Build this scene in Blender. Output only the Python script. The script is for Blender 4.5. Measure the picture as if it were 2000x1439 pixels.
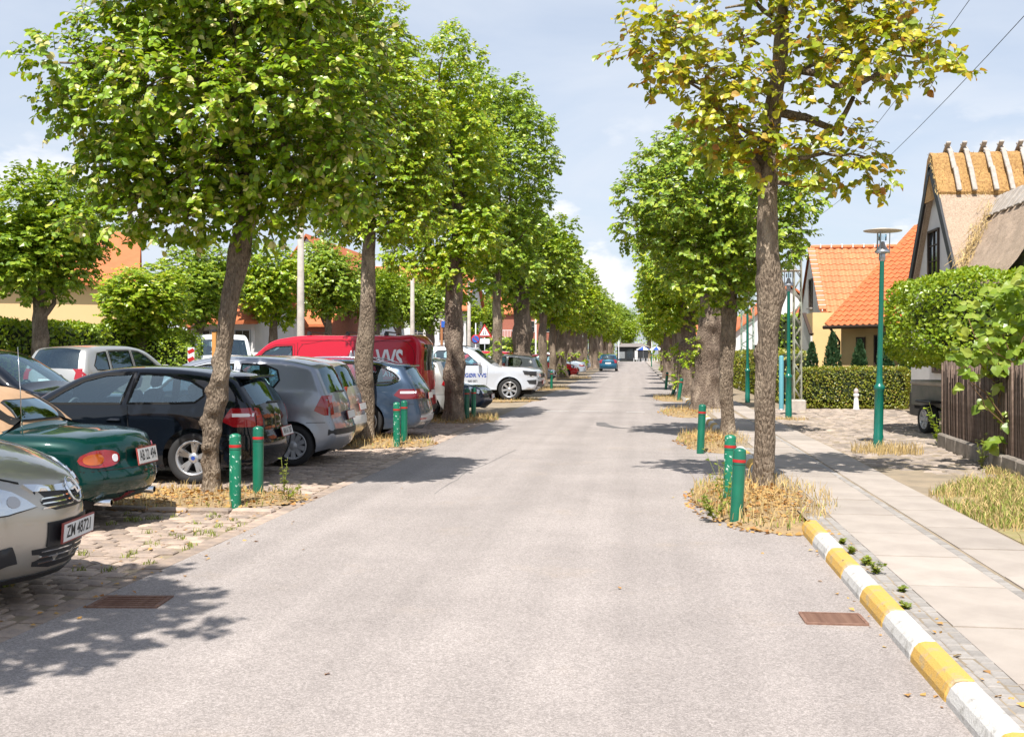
import bpy, bmesh, math, random
import numpy as np
from mathutils import Vector, Matrix, noise as mnoise
from mathutils.bvhtree import BVHTree
from mathutils.geometry import delaunay_2d_cdt

for _o in list(bpy.data.objects):
    bpy.data.objects.remove(_o, do_unlink=True)
rng = np.random.default_rng(7)
random.seed(7)
R = math.radians
scene = bpy.context.scene
COL = scene.collection

# ------------------------------------------------------------------ camera, sky, sun, exposure
cam_d = bpy.data.cameras.new('camera')
cam_d.lens = 36.0
cam_d.sensor_width = 36.0
cam_d.shift_y = -29.0 / 2000.0
cam_d.clip_end = 6000.0
cam_d.clip_start = 0.05
cam = bpy.data.objects.new('camera', cam_d)
COL.objects.link(cam)
cam.location = (0, 0, 1.6)
cam.rotation_euler = (R(90), 0, math.atan(245 / 2000.0))
scene.camera = cam

SUN_ELEV, SUN_SIDE = 58.0, -8.0     # degrees above the horizon; degrees to the right of straight behind the camera
_el, _az = R(SUN_ELEV), R(SUN_SIDE)
sun_vec = Vector((math.sin(_az) * math.cos(_el), -math.cos(_az) * math.cos(_el), math.sin(_el)))
sun_d = bpy.data.lights.new('sun', 'SUN')
sun_d.energy = 5.0
sun_d.angle = R(0.53)
sun_d.color = (1.0, 0.955, 0.89)
sun = bpy.data.objects.new('sun', sun_d)
COL.objects.link(sun)
sun.rotation_euler = sun_vec.to_track_quat('Z', 'Y').to_euler()

world = bpy.data.worlds.new('World')
scene.world = world
world.use_nodes = True
wt = world.node_tree
wt.nodes.clear()
def wn(t, **kw):
    n = wt.nodes.new(t)
    for k, v in kw.items():
        setattr(n, k, v)
    return n
w_out = wn('ShaderNodeOutputWorld')
w_bg = wn('ShaderNodeBackground')
w_bg.inputs['Strength'].default_value = 0.10
w_sky = wn('ShaderNodeTexSky', sky_type='NISHITA', sun_disc=False)
w_sky.sun_elevation = _el
w_sky.sun_rotation = R(180.0) - _az
w_sky.air_density = 1.0
w_sky.dust_density = 1.5
w_sky.ozone_density = 2.5
# thin high cloud and a few low cumulus puffs, laid over the whole dome by direction
w_tc = wn('ShaderNodeTexCoord')
w_sep = wn('ShaderNodeSeparateXYZ')
wt.links.new(w_tc.outputs['Generated'], w_sep.inputs[0])
w_z = wn('ShaderNodeMath', operation='ADD'); w_z.inputs[1].default_value = 0.22
wt.links.new(w_sep.outputs['Z'], w_z.inputs[0])
w_zm = wn('ShaderNodeMath', operation='MAXIMUM'); w_zm.inputs[1].default_value = 0.05
wt.links.new(w_z.outputs[0], w_zm.inputs[0])
w_dx = wn('ShaderNodeMath', operation='DIVIDE'); w_dy = wn('ShaderNodeMath', operation='DIVIDE')
wt.links.new(w_sep.outputs['X'], w_dx.inputs[0]); wt.links.new(w_zm.outputs[0], w_dx.inputs[1])
wt.links.new(w_sep.outputs['Y'], w_dy.inputs[0]); wt.links.new(w_zm.outputs[0], w_dy.inputs[1])
w_cmb = wn('ShaderNodeCombineXYZ')
wt.links.new(w_dx.outputs[0], w_cmb.inputs[0]); wt.links.new(w_dy.outputs[0], w_cmb.inputs[1])
w_n1 = wn('ShaderNodeTexNoise'); w_n1.inputs['Scale'].default_value = 1.3; w_n1.inputs['Detail'].default_value = 6
w_n1.inputs['Roughness'].default_value = 0.55; w_n1.inputs['Distortion'].default_value = 0.6
wt.links.new(w_cmb.outputs[0], w_n1.inputs['Vector'])
w_r1 = wn('ShaderNodeMapRange'); w_r1.inputs[1].default_value = 0.30; w_r1.inputs[2].default_value = 0.72
w_r1.inputs[3].default_value = 0.5; w_r1.inputs[4].default_value = 1.0
wt.links.new(w_n1.outputs[0], w_r1.inputs[0])
w_mix1 = wn('ShaderNodeMix', data_type='RGBA')
w_mix1.inputs[7].default_value = (5.0, 5.4, 6.05, 1)
w_hz = wn('ShaderNodeMapRange'); w_hz.inputs[1].default_value = 0.25; w_hz.inputs[2].default_value = 0.9; w_hz.inputs[3].default_value = 1.0; w_hz.inputs[4].default_value = 0.35
wt.links.new(w_sep.outputs['Z'], w_hz.inputs[0])
w_hm = wn('ShaderNodeMath', operation='MULTIPLY')
wt.links.new(w_r1.outputs[0], w_hm.inputs[0]); wt.links.new(w_hz.outputs[0], w_hm.inputs[1])      # the veil thins towards the zenith
wt.links.new(w_hm.outputs[0], w_mix1.inputs[0]); wt.links.new(w_sky.outputs[0], w_mix1.inputs[6])
# cumulus: noise on the direction itself, only low above the horizon
w_map = wn('ShaderNodeMapping'); w_map.inputs['Scale'].default_value = (5.0, 5.0, 11.0)
w_map.inputs['Location'].default_value = (7.45, 3.1, 1.21)
wt.links.new(w_tc.outputs['Generated'], w_map.inputs[0])
w_n2 = wn('ShaderNodeTexNoise'); w_n2.inputs['Scale'].default_value = 1.0; w_n2.inputs['Detail'].default_value = 9
w_n2.inputs['Roughness'].default_value = 0.56
wt.links.new(w_map.outputs[0], w_n2.inputs['Vector'])
w_r2 = wn('ShaderNodeMapRange'); w_r2.interpolation_type = 'SMOOTHSTEP'
w_r2.inputs[1].default_value = 0.545; w_r2.inputs[2].default_value = 0.615
wt.links.new(w_n2.outputs[0], w_r2.inputs[0])
w_r3 = wn('ShaderNodeMapRange'); w_r3.inputs[1].default_value = 0.13; w_r3.inputs[2].default_value = 0.24
w_r3.inputs[3].default_value = 1.0; w_r3.inputs[4].default_value = 0.0
wt.links.new(w_sep.outputs['Z'], w_r3.inputs[0])
w_mu = wn('ShaderNodeMath', operation='MULTIPLY')
wt.links.new(w_r2.outputs[0], w_mu.inputs[0]); wt.links.new(w_r3.outputs[0], w_mu.inputs[1])
w_mix2 = wn('ShaderNodeMix', data_type='RGBA')
w_mix2.inputs[7].default_value = (6.5, 6.55, 6.7, 1)
wt.links.new(w_mu.outputs[0], w_mix2.inputs[0]); wt.links.new(w_mix1.outputs[2], w_mix2.inputs[6])
wt.links.new(w_mix2.outputs[2], w_bg.inputs['Color'])
wt.links.new(w_bg.outputs[0], w_out.inputs[0])

scene.view_settings.view_transform = 'Standard'
scene.view_settings.look = 'None'
scene.view_settings.gamma = 1.0
scene.view_settings.use_curve_mapping = False
scene.view_settings.exposure = 0.71
scene.cycles.max_bounces = 7
scene.cycles.transparent_max_bounces = 12
scene.cycles.use_denoising = True

# ------------------------------------------------------------------ object helpers
def tag(o, label=None, cat=None, group=None, kind=None):
    if label: o['label'] = label
    if cat: o['category'] = cat
    if group: o['group'] = group
    if kind: o['kind'] = kind
    return o

def empty(name, loc=(0, 0, 0), rz=0.0, label=None, cat=None, group=None):
    o = bpy.data.objects.new(name, None)
    COL.objects.link(o)
    o.location = loc
    o.rotation_euler = (0, 0, rz)
    o.empty_display_size = 0.2
    return tag(o, label, cat, group)

def link(name, me, parent=None, loc=None, rot=None):
    o = bpy.data.objects.new(name, me)
    COL.objects.link(o)
    if parent is not None: o.parent = parent
    if loc is not None: o.location = loc
    if rot is not None: o.rotation_euler = rot
    return o

def copy_tree(o, parent=None):
    c = o.copy(); COL.objects.link(c)
    if parent is not None: c.parent = parent
    for ch in list(o.children):
        copy_tree(ch, c)
    return c

def np_mesh(name, V, Fa, mats, smooth=False, midx=None):
    """V (n,3), Fa (m,k) with k = 3 or 4, all faces alike"""
    V = np.asarray(V, dtype=np.float32); Fa = np.asarray(Fa, dtype=np.int32)
    me = bpy.data.meshes.new(name)
    me.vertices.add(len(V)); me.vertices.foreach_set('co', V.ravel())
    k = Fa.shape[1]
    me.loops.add(Fa.size); me.loops.foreach_set('vertex_index', Fa.ravel())
    me.polygons.add(len(Fa))
    me.polygons.foreach_set('loop_start', np.arange(0, Fa.size, k, dtype=np.int32))
    if midx is not None: me.polygons.foreach_set('material_index', np.asarray(midx, dtype=np.int32))
    me.polygons.foreach_set('use_smooth', np.full(len(Fa), bool(smooth)))
    for m in (mats if isinstance(mats, (list, tuple)) else [mats]):
        me.materials.append(m)
    me.update(calc_edges=True)
    return me

class MB:
    """collects shapes into one mesh"""
    def __init__(self):
        self.v = []; self.f = []; self.m = []; self.s = []
    def add(self, V, Fa, mi=0, smooth=False):
        b = len(self.v)
        self.v.extend([tuple(p) for p in V])
        for q in Fa:
            self.f.append([b + int(i) for i in q]); self.m.append(mi); self.s.append(smooth)
        return self
    def box(self, c, size, rz=0.0, mi=0, M=None):
        sx, sy, sz = size[0] / 2, size[1] / 2, size[2] / 2
        P = [Vector((x, y, z)) for x in (-sx, sx) for y in (-sy, sy) for z in (-sz, sz)]
        if M is None: M = Matrix.Rotation(rz, 3, 'Z')
        P = [M @ p + Vector(c) for p in P]
        return self.add(P, [(0, 1, 3, 2), (4, 6, 7, 5), (0, 4, 5, 1), (2, 3, 7, 6), (0, 2, 6, 4), (1, 5, 7, 3)], mi)
    def bbox(self, c, size, bev, rz=0.0, mi=0, M=None):
        """box with chamfered edges (8 corners cut into 24 points)"""
        h = [size[0] / 2, size[1] / 2, size[2] / 2]
        if M is None: M = Matrix.Rotation(rz, 3, 'Z')
        bm = bmesh.new()
        bmesh.ops.create_cube(bm, size=1.0)
        for v in bm.verts: v.co = Vector((v.co.x * size[0], v.co.y * size[1], v.co.z * size[2]))
        bmesh.ops.bevel(bm, geom=bm.edges[:], offset=bev, segments=1, affect='EDGES')
        bm.verts.index_update()
        P = [M @ v.co + Vector(c) for v in bm.verts]
        Fs = [[v.index for v in f.verts] for f in bm.faces]
        bm.free()
        return self.add(P, Fs, mi)
    def tube(self, path, radii, n=8, mi=0, cap=True, smooth=True, twist=0.0):
        path = [Vector(p) for p in path]
        V = []; Fs = []
        up = Vector((0.0, 0.0, 1.0))
        for i, p in enumerate(path):
            d = (path[min(i + 1, len(path) - 1)] - path[max(i - 1, 0)])
            d = d.normalized() if d.length > 1e-9 else Vector((0, 0, 1))
            a = Vector((1, 0, 0)) if abs(d.x) < 0.9 and abs(d.z) > 0.5 else (up if abs(d.z) < 0.9 else Vector((0, 1, 0)))
            s = d.cross(a).normalized(); t = s.cross(d).normalized()
            r = radii[i] if hasattr(radii, '__len__') else radii
            for k in range(n):
                an = 2 * math.pi * k / n + twist
                V.append(p + s * (r * math.cos(an)) + t * (r * math.sin(an)))
        for i in range(len(path) - 1):
            for k in range(n):
                a0 = i * n + k; a1 = i * n + (k + 1) % n
                Fs.append((a0, a1, a1 + n, a0 + n))
        self.add(V, Fs, mi, smooth)
        if cap:
            b = len(self.v) - len(V)
            self.f.append([b + k for k in range(n)][::-1]); self.m.append(mi); self.s.append(False)
            self.f.append([b + (len(path) - 1) * n + k for k in range(n)]); self.m.append(mi); self.s.append(False)
        return self
    def lathe(self, prof, n=16, c=(0, 0, 0), mi=0, M=None, smooth=True):
        V = []; Fs = []
        M = M or Matrix.Identity(3)
        for r, z in prof:
            for k in range(n):
                a = 2 * math.pi * k / n
                V.append(M @ Vector((r * math.cos(a), r * math.sin(a), z)) + Vector(c))
        for i in range(len(prof) - 1):
            for k in range(n):
                a0 = i * n + k; a1 = i * n + (k + 1) % n
                Fs.append((a0, a1, a1 + n, a0 + n))
        self.add(V, Fs, mi, smooth)
        return self
    def poly(self, P, mi=0):
        return self.add(P, [list(range(len(P)))], mi)
    def prism(self, P2, y0, y1, axis='y', mi=0):
        """extrude a 2D outline: axis y -> P2 is (x,z); axis x -> (y,z); axis z -> (x,y)"""
        def mk(p, t):
            return {'y': (p[0], t, p[1]), 'x': (t, p[0], p[1]), 'z': (p[0], p[1], t)}[axis]
        n = len(P2)
        V = [mk(p, y0) for p in P2] + [mk(p, y1) for p in P2]
        Fs = [list(range(n))[::-1], list(range(n, 2 * n))] + [(i, (i + 1) % n, n + (i + 1) % n, n + i) for i in range(n)]
        return self.add(V, Fs, mi)
    def mesh(self, name, mats):
        me = bpy.data.meshes.new(name)
        me.from_pydata(self.v, [], self.f)
        for m in (mats if isinstance(mats, (list, tuple)) else [mats]):
            me.materials.append(m)
        me.polygons.foreach_set('material_index', self.m)
        me.polygons.foreach_set('use_smooth', self.s)
        me.update()
        return me
    def build(self, name, mats, parent=None, fix=True):
        me = self.mesh(name, mats)
        if fix:
            bm = bmesh.new(); bm.from_mesh(me)
            bmesh.ops.recalc_face_normals(bm, faces=bm.faces[:])
            bm.to_mesh(me); bm.free()
        return link(name, me, parent)

# ------------------------------------------------------------------ materials
def nt_new(name):
    m = bpy.data.materials.new(name); m.use_nodes = True
    nt = m.node_tree; nt.nodes.clear()
    out = nt.nodes.new('ShaderNodeOutputMaterial')
    return m, nt, out

def pmat(name, col, rough=0.6, metal=0.0, coat=0.0, spec=0.5, var=0.0, vscale=6.0, bump=0.0, bscale=40.0, col2=None, lo=0.35, hi=0.65, detail=5.0, coords='Object', rand=0.0):
    """principled material, optional noise variation between col and col2, optional bump, optional per-object brightness spread"""
    m, nt, out = nt_new(name)
    b = nt.nodes.new('ShaderNodeBsdfPrincipled')
    nt.links.new(b.outputs[0], out.inputs[0])
    b.inputs['Roughness'].default_value = rough
    b.inputs['Metallic'].default_value = metal
    b.inputs['Coat Weight'].default_value = coat
    b.inputs['Coat Roughness'].default_value = 0.04
    b.inputs['Specular IOR Level'].default_value = spec
    c = (*col, 1.0)
    b.inputs['Base Color'].default_value = c
    tc = nt.nodes.new('ShaderNodeTexCoord')
    src = None
    if col2 is not None or var > 0:
        if col2 is None: col2 = tuple(min(1, x * (1 + var)) for x in col); c = (*[x * (1 - var) for x in col], 1)
        n = nt.nodes.new('ShaderNodeTexNoise'); n.inputs['Scale'].default_value = vscale; n.inputs['Detail'].default_value = detail
        n.inputs['Roughness'].default_value = 0.6
        nt.links.new(tc.outputs[coords], n.inputs['Vector'])
        r = nt.nodes.new('ShaderNodeMapRange'); r.inputs[1].default_value = lo; r.inputs[2].default_value = hi
        nt.links.new(n.outputs[0], r.inputs[0])
        mx = nt.nodes.new('ShaderNodeMix'); mx.data_type = 'RGBA'
        mx.inputs[6].default_value = c; mx.inputs[7].default_value = (*col2, 1)
        nt.links.new(r.outputs[0], mx.inputs[0])
        src = mx.outputs[2]
    if rand > 0:
        oi = nt.nodes.new('ShaderNodeObjectInfo'); ge = nt.nodes.new('ShaderNodeNewGeometry')
        ad = nt.nodes.new('ShaderNodeMath'); ad.operation = 'ADD'
        nt.links.new(oi.outputs['Random'], ad.inputs[0]); nt.links.new(ge.outputs['Random Per Island'], ad.inputs[1])
        fr = nt.nodes.new('ShaderNodeMath'); fr.operation = 'FRACT'; nt.links.new(ad.outputs[0], fr.inputs[0])
        mr = nt.nodes.new('ShaderNodeMapRange'); mr.inputs[3].default_value = 1 - rand; mr.inputs[4].default_value = 1 + rand
        nt.links.new(fr.outputs[0], mr.inputs[0])
        hv = nt.nodes.new('ShaderNodeHueSaturation')
        nt.links.new(mr.outputs[0], hv.inputs['Value'])
        if src: nt.links.new(src, hv.inputs['Color'])
        else: hv.inputs['Color'].default_value = c
        src = hv.outputs[0]
    if src: nt.links.new(src, b.inputs['Base Color'])
    if bump > 0:
        n2 = nt.nodes.new('ShaderNodeTexNoise'); n2.inputs['Scale'].default_value = bscale; n2.inputs['Detail'].default_value = 4
        nt.links.new(tc.outputs[coords], n2.inputs['Vector'])
        bp = nt.nodes.new('ShaderNodeBump'); bp.inputs['Strength'].default_value = bump; bp.inputs['Distance'].default_value = 0.02
        nt.links.new(n2.outputs[0], bp.inputs['Height']); nt.links.new(bp.outputs[0], b.inputs['Normal'])
    return m

def paint(name, col, metal=0.0, rough=0.35):
    return pmat(name, col, rough=rough, metal=metal, coat=1.0, spec=0.03 if metal < .2 else .4)

def leafmat(name, cols, trans=0.27, rough=0.36):
    """cols: list of (pos, rgb) over a random number for each leaf"""
    m, nt, out = nt_new(name)
    ge = nt.nodes.new('ShaderNodeNewGeometry')
    cr = nt.nodes.new('ShaderNodeValToRGB')
    while len(cr.color_ramp.elements) < len(cols): cr.color_ramp.elements.new(0.5)
    for e, (p, c) in zip(cr.color_ramp.elements, cols):
        e.position = p; e.color = (*c, 1)
    nt.links.new(ge.outputs['Random Per Island'], cr.inputs[0])
    b = nt.nodes.new('ShaderNodeBsdfPrincipled'); b.inputs['Roughness'].default_value = rough
    b.inputs['Specular IOR Level'].default_value = 0.5
    nt.links.new(cr.outputs[0], b.inputs['Base Color'])
    t = nt.nodes.new('ShaderNodeBsdfTranslucent')
    hs = nt.nodes.new('ShaderNodeHueSaturation'); hs.inputs['Hue'].default_value = 0.485; hs.inputs['Saturation'].default_value = 1.15
    hs.inputs['Value'].default_value = 1.5
    nt.links.new(cr.outputs[0], hs.inputs['Color']); nt.links.new(hs.outputs[0], t.inputs['Color'])
    ms = nt.nodes.new('ShaderNodeMixShader'); ms.inputs[0].default_value = trans
    nt.links.new(b.outputs[0], ms.inputs[1]); nt.links.new(t.outputs[0], ms.inputs[2])
    nt.links.new(ms.outputs[0], out.inputs[0])
    return m

def glassmat(name, tint=(0.5, 0.62, 0.62), base=0.06):
    m, nt, out = nt_new(name)
    tr = nt.nodes.new('ShaderNodeBsdfTransparent'); tr.inputs[0].default_value = (*tint, 1)
    gl = nt.nodes.new('ShaderNodeBsdfGlossy'); gl.inputs['Roughness'].default_value = 0.015
    gl.inputs['Color'].default_value = (0.72, 0.92, 1, 1)
    fr = nt.nodes.new('ShaderNodeFresnel'); fr.inputs[0].default_value = 1.55
    ad = nt.nodes.new('ShaderNodeMath'); ad.operation = 'ADD'; ad.inputs[1].default_value = base; ad.use_clamp = True
    nt.links.new(fr.outputs[0], ad.inputs[0])
    ms = nt.nodes.new('ShaderNodeMixShader')
    nt.links.new(ad.outputs[0], ms.inputs[0]); nt.links.new(tr.outputs[0], ms.inputs[1]); nt.links.new(gl.outputs[0], ms.inputs[2])
    nt.links.new(ms.outputs[0], out.inputs[0])
    return m

def barkmat(name, c1, c2, c3):
    m, nt, out = nt_new(name)
    tc = nt.nodes.new('ShaderNodeTexCoord')
    mp = nt.nodes.new('ShaderNodeMapping'); mp.inputs['Scale'].default_value = (1, 1, 0.35)
    nt.links.new(tc.outputs['Object'], mp.inputs[0])
    n1 = nt.nodes.new('ShaderNodeTexNoise'); n1.inputs['Scale'].default_value = 42; n1.inputs['Detail'].default_value = 6; n1.inputs['Roughness'].default_value = 0.7
    n2 = nt.nodes.new('ShaderNodeTexNoise'); n2.inputs['Scale'].default_value = 5; n2.inputs['Detail'].default_value = 4
    vo = nt.nodes.new('ShaderNodeTexVoronoi'); vo.inputs['Scale'].default_value = 34; vo.feature = 'DISTANCE_TO_EDGE'
    for n in (n1, n2, vo): nt.links.new(mp.outputs[0], n.inputs['Vector'])
    r1 = nt.nodes.new('ShaderNodeMapRange'); r1.inputs[1].default_value = 0.36; r1.inputs[2].default_value = 0.66
    r2 = nt.nodes.new('ShaderNodeMapRange'); r2.inputs[1].default_value = 0.5; r2.inputs[2].default_value = 0.7
    nt.links.new(n1.outputs[0], r1.inputs[0]); nt.links.new(n2.outputs[0], r2.inputs[0])
    m1 = nt.nodes.new('ShaderNodeMix'); m1.data_type = 'RGBA'; m1.inputs[6].default_value = (*c1, 1); m1.inputs[7].default_value = (*c2, 1)
    m2 = nt.nodes.new('ShaderNodeMix'); m2.data_type = 'RGBA'; m2.inputs[7].default_value = (*c3, 1)
    nt.links.new(r1.outputs[0], m1.inputs[0]); nt.links.new(m1.outputs[2], m2.inputs[6]); nt.links.new(r2.outputs[0], m2.inputs[0])
    b = nt.nodes.new('ShaderNodeBsdfPrincipled'); b.inputs['Roughness'].default_value = 0.9; b.inputs['Specular IOR Level'].default_value = 0.2
    nt.links.new(m2.outputs[2], b.inputs['Base Color'])
    mm = nt.nodes.new('ShaderNodeMath'); mm.operation = 'MULTIPLY_ADD'; mm.inputs[1].default_value = 0.6
    nt.links.new(n1.outputs[0], mm.inputs[0]); nt.links.new(vo.outputs[0], mm.inputs[2])
    bp = nt.nodes.new('ShaderNodeBump'); bp.inputs['Strength'].default_value = 1.0; bp.inputs['Distance'].default_value = 0.05
    nt.links.new(mm.outputs[0], bp.inputs['Height']); nt.links.new(bp.outputs[0], b.inputs['Normal'])
    nt.links.new(b.outputs[0], out.inputs[0])
    return m

M = {}
M['glass'] = glassmat('car_glass', (0.76, 0.93, 0.95), 0.11)
M['dark_glass'] = glassmat('tinted_glass', (0.16, 0.2, 0.2), 0.06)
M['house_glass'] = pmat('window_glass', (0.02, 0.025, 0.03), rough=0.05, spec=0.9)
M['rubber'] = pmat('tyre_rubber', (0.018, 0.018, 0.019), rough=0.8, bump=0.15, bscale=120)
M['black_plastic'] = pmat('black_plastic', (0.022, 0.022, 0.024), rough=0.5)
M['seam'] = pmat('panel_gap', (0.006, 0.006, 0.006), rough=0.9)
M['alloy'] = pmat('wheel_alloy', (0.55, 0.56, 0.58), rough=0.3, metal=0.75)
M['cap_silver'] = pmat('hubcap_plastic', (0.42, 0.43, 0.45), rough=0.4, metal=0.3)
M['chrome'] = pmat('chrome', (0.78, 0.79, 0.8), rough=0.09, metal=1.0)
M['lamp_red'] = pmat('tail_lamp_red', (0.30, 0.006, 0.012), rough=0.12, coat=1.0)
M['lamp_dark_red'] = pmat('tail_lamp_dark_red', (0.16, 0.006, 0.012), rough=0.12, coat=1.0)
M['lamp_amber'] = pmat('indicator_amber', (0.50, 0.10, 0.008), rough=0.15, coat=1.0)
M['lamp_clear'] = pmat('head_lamp_clear', (0.62, 0.66, 0.7), rough=0.1, metal=0.55, coat=1.0)
M['plate'] = pmat('number_plate_white', (0.72, 0.72, 0.7), rough=0.4)
M['plate_frame'] = pmat('number_plate_red_edge', (0.28, 0.05, 0.04), rough=0.5)
M['ink'] = pmat('black_lettering', (0.015, 0.015, 0.018), rough=0.6)
M['white_print'] = pmat('white_lettering', (0.78, 0.78, 0.8), rough=0.45)
M['blue_print'] = pmat('blue_lettering', (0.02, 0.06, 0.30), rough=0.45)
M['interior'] = pmat('car_interior', (0.10, 0.102, 0.11), rough=0.85, var=0.3, vscale=9)
M['underbody'] = pmat('car_underbody', (0.008, 0.008, 0.008), rough=0.95)
# ------------------------------------------------------------------ the ground and its surfaces
def asphalt(name, dark, mid, light, warm):
    m, nt, out = nt_new(name)
    tc = nt.nodes.new('ShaderNodeTexCoord')
    def nz(scale, det, rough=0.6):
        n = nt.nodes.new('ShaderNodeTexNoise'); n.inputs['Scale'].default_value = scale; n.inputs['Detail'].default_value = det
        n.inputs['Roughness'].default_value = rough
        nt.links.new(tc.outputs['Object'], n.inputs['Vector']); return n
    # stone chips in the binder: random tone for each cell, two sizes
    def chips(scale):
        v = nt.nodes.new('ShaderNodeTexVoronoi'); v.inputs['Scale'].default_value = scale; v.voronoi_dimensions = '2D'
        nt.links.new(tc.outputs['Object'], v.inputs['Vector'])
        s_ = nt.nodes.new('ShaderNodeSeparateColor'); nt.links.new(v.outputs['Color'], s_.inputs[0]); return s_.outputs[0]
    c1, c2 = chips(210), chips(85)
    a = nt.nodes.new('ShaderNodeMix'); a.inputs[0].default_value = 0.4
    nt.links.new(c1, a.inputs[2]); nt.links.new(c2, a.inputs[3])
    cr = nt.nodes.new('ShaderNodeValToRGB')
    cr.color_ramp.elements[0].position = 0.10; cr.color_ramp.elements[0].color = (*dark, 1)
    cr.color_ramp.elements[1].position = 0.90; cr.color_ramp.elements[1].color = (*light, 1)
    e = cr.color_ramp.elements.new(0.5); e.color = (*mid, 1)
    nt.links.new(a.outputs[0], cr.inputs[0])
    b2 = nz(0.7, 6, 0.65); r2 = nt.nodes.new('ShaderNodeMapRange')
    r2.inputs[1].default_value = 0.3; r2.inputs[2].default_value = 0.7; r2.inputs[3].default_value = 0.88; r2.inputs[4].default_value = 1.1
    nt.links.new(b2.outputs[0], r2.inputs[0])
    # wear runs along the wheel tracks: noise stretched along the road
    mp = nt.nodes.new('ShaderNodeMapping'); mp.inputs['Scale'].default_value = (2.2, 0.05, 1)
    nt.links.new(tc.outputs['Object'], mp.inputs[0])
    n3 = nt.nodes.new('ShaderNodeTexNoise'); n3.inputs['Scale'].default_value = 1.0; n3.inputs['Detail'].default_value = 3
    nt.links.new(mp.outputs[0], n3.inputs['Vector'])
    r3 = nt.nodes.new('ShaderNodeMapRange'); r3.inputs[1].default_value = 0.3; r3.inputs[2].default_value = 0.7
    r3.inputs[3].default_value = 0.87; r3.inputs[4].default_value = 1.08
    nt.links.new(n3.outputs[0], r3.inputs[0])
    mu = nt.nodes.new('ShaderNodeMath'); mu.operation = 'MULTIPLY'
    nt.links.new(r2.outputs[0], mu.inputs[0]); nt.links.new(r3.outputs[0], mu.inputs[1])
    hv = nt.nodes.new('ShaderNodeHueSaturation'); nt.links.new(mu.outputs[0], hv.inputs['Value']); nt.links.new(cr.outputs[0], hv.inputs['Color'])
    # sandy stains
    n4 = nz(0.9, 7, 0.7); r4 = nt.nodes.new('ShaderNodeMapRange'); r4.inputs[1].default_value = 0.58; r4.inputs[2].default_value = 0.75
    r4.inputs[4].default_value = 0.35
    nt.links.new(n4.outputs[0], r4.inputs[0])
    mx = nt.nodes.new('ShaderNodeMix'); mx.data_type = 'RGBA'; mx.inputs[7].default_value = (*warm, 1)
    nt.links.new(r4.outputs[0], mx.inputs[0]); nt.links.new(hv.outputs[0], mx.inputs[6])
    b = nt.nodes.new('ShaderNodeBsdfPrincipled'); b.inputs['Roughness'].default_value = 0.85; b.inputs['Specular IOR Level'].default_value = 0.25
    nt.links.new(mx.outputs[2], b.inputs['Base Color'])
    bp = nt.nodes.new('ShaderNodeBump'); bp.inputs['Strength'].default_value = 0.08; bp.inputs['Distance'].default_value = 0.004
    nt.links.new(a.outputs[0], bp.inputs['Height']); nt.links.new(bp.outputs[0], b.inputs['Normal'])
    nt.links.new(b.outputs[0], out.inputs[0])
    return m

M['asphalt'] = asphalt('worn_asphalt', (0.205, 0.181, 0.168), (0.288, 0.255, 0.236), (0.40, 0.356, 0.332), (0.34, 0.27, 0.20))
M['asphalt_grey'] = asphalt('side_street_asphalt', (0.13, 0.125, 0.12), (0.19, 0.185, 0.18), (0.27, 0.26, 0.25), (0.3, 0.25, 0.19))
M['earth'] = pmat('dry_ground', (0.16, 0.13, 0.075), rough=0.95, col2=(0.10, 0.13, 0.04), vscale=0.8, bump=0.3, bscale=8)
M['sand'] = pmat('sandy_joints', (0.30, 0.235, 0.16), rough=0.95, col2=(0.21, 0.17, 0.12), vscale=3, bump=0.4, bscale=60)
M['sett'] = pmat('granite_sett', (0.40, 0.305, 0.235), rough=0.85, col2=(0.27, 0.215, 0.18), vscale=7, bump=0.5, bscale=45, rand=0.26)
M['cobble'] = pmat('field_cobble', (0.36, 0.29, 0.23), rough=0.85, col2=(0.24, 0.20, 0.17), vscale=5, bump=0.5, bscale=40, rand=0.28)
M['slab'] = pmat('concrete_slab', (0.385, 0.335, 0.29), rough=0.85, col2=(0.29, 0.25, 0.215), vscale=2.2, bump=0.12, bscale=110, rand=0.13, lo=.3, hi=.7, detail=8)
M['sett_grey'] = pmat('grey_sett', (0.31, 0.285, 0.26), rough=0.85, col2=(0.24, 0.22, 0.20), vscale=9, bump=0.3, bscale=60, rand=0.15)
M['kerb_yellow'] = pmat('yellow_kerb_paint', (0.55, 0.33, 0.075), rough=0.75, col2=(0.38, 0.29, 0.17), vscale=9, lo=0.55, hi=0.68, bump=0.35, bscale=90, detail=8)
M['kerb_white'] = pmat('white_kerb_paint', (0.50, 0.485, 0.46), rough=0.75, col2=(0.32, 0.305, 0.28), vscale=14, lo=0.55, hi=0.68, bump=0.35, bscale=90, detail=8)
M['kerb_stone'] = pmat('granite_kerb', (0.30, 0.27, 0.24), rough=0.85, var=0.2, vscale=12, bump=0.3)
M['rust'] = pmat('rusty_iron', (0.15, 0.075, 0.05), rough=0.85, col2=(0.23, 0.13, 0.09), vscale=20, bump=0.3)
M['straw'] = pmat('dry_grass', (0.43, 0.31, 0.13), rough=0.8, rand=0.5)
M['grass_green'] = pmat('green_grass', (0.20, 0.23, 0.035), rough=0.7, rand=0.4)
M['leaf_litter'] = leafmat('fallen_leaves', [(0.0, (0.36, 0.19, 0.05)), (0.4, (0.50, 0.30, 0.09)), (0.75, (0.30, 0.13, 0.04)), (1.0, (0.42, 0.33, 0.13))], trans=0.1, rough=0.8)
M['soil'] = pmat('pit_soil', (0.24, 0.165, 0.09), rough=0.95, col2=(0.34, 0.24, 0.12), vscale=9, bump=0.6, bscale=40)

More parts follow.
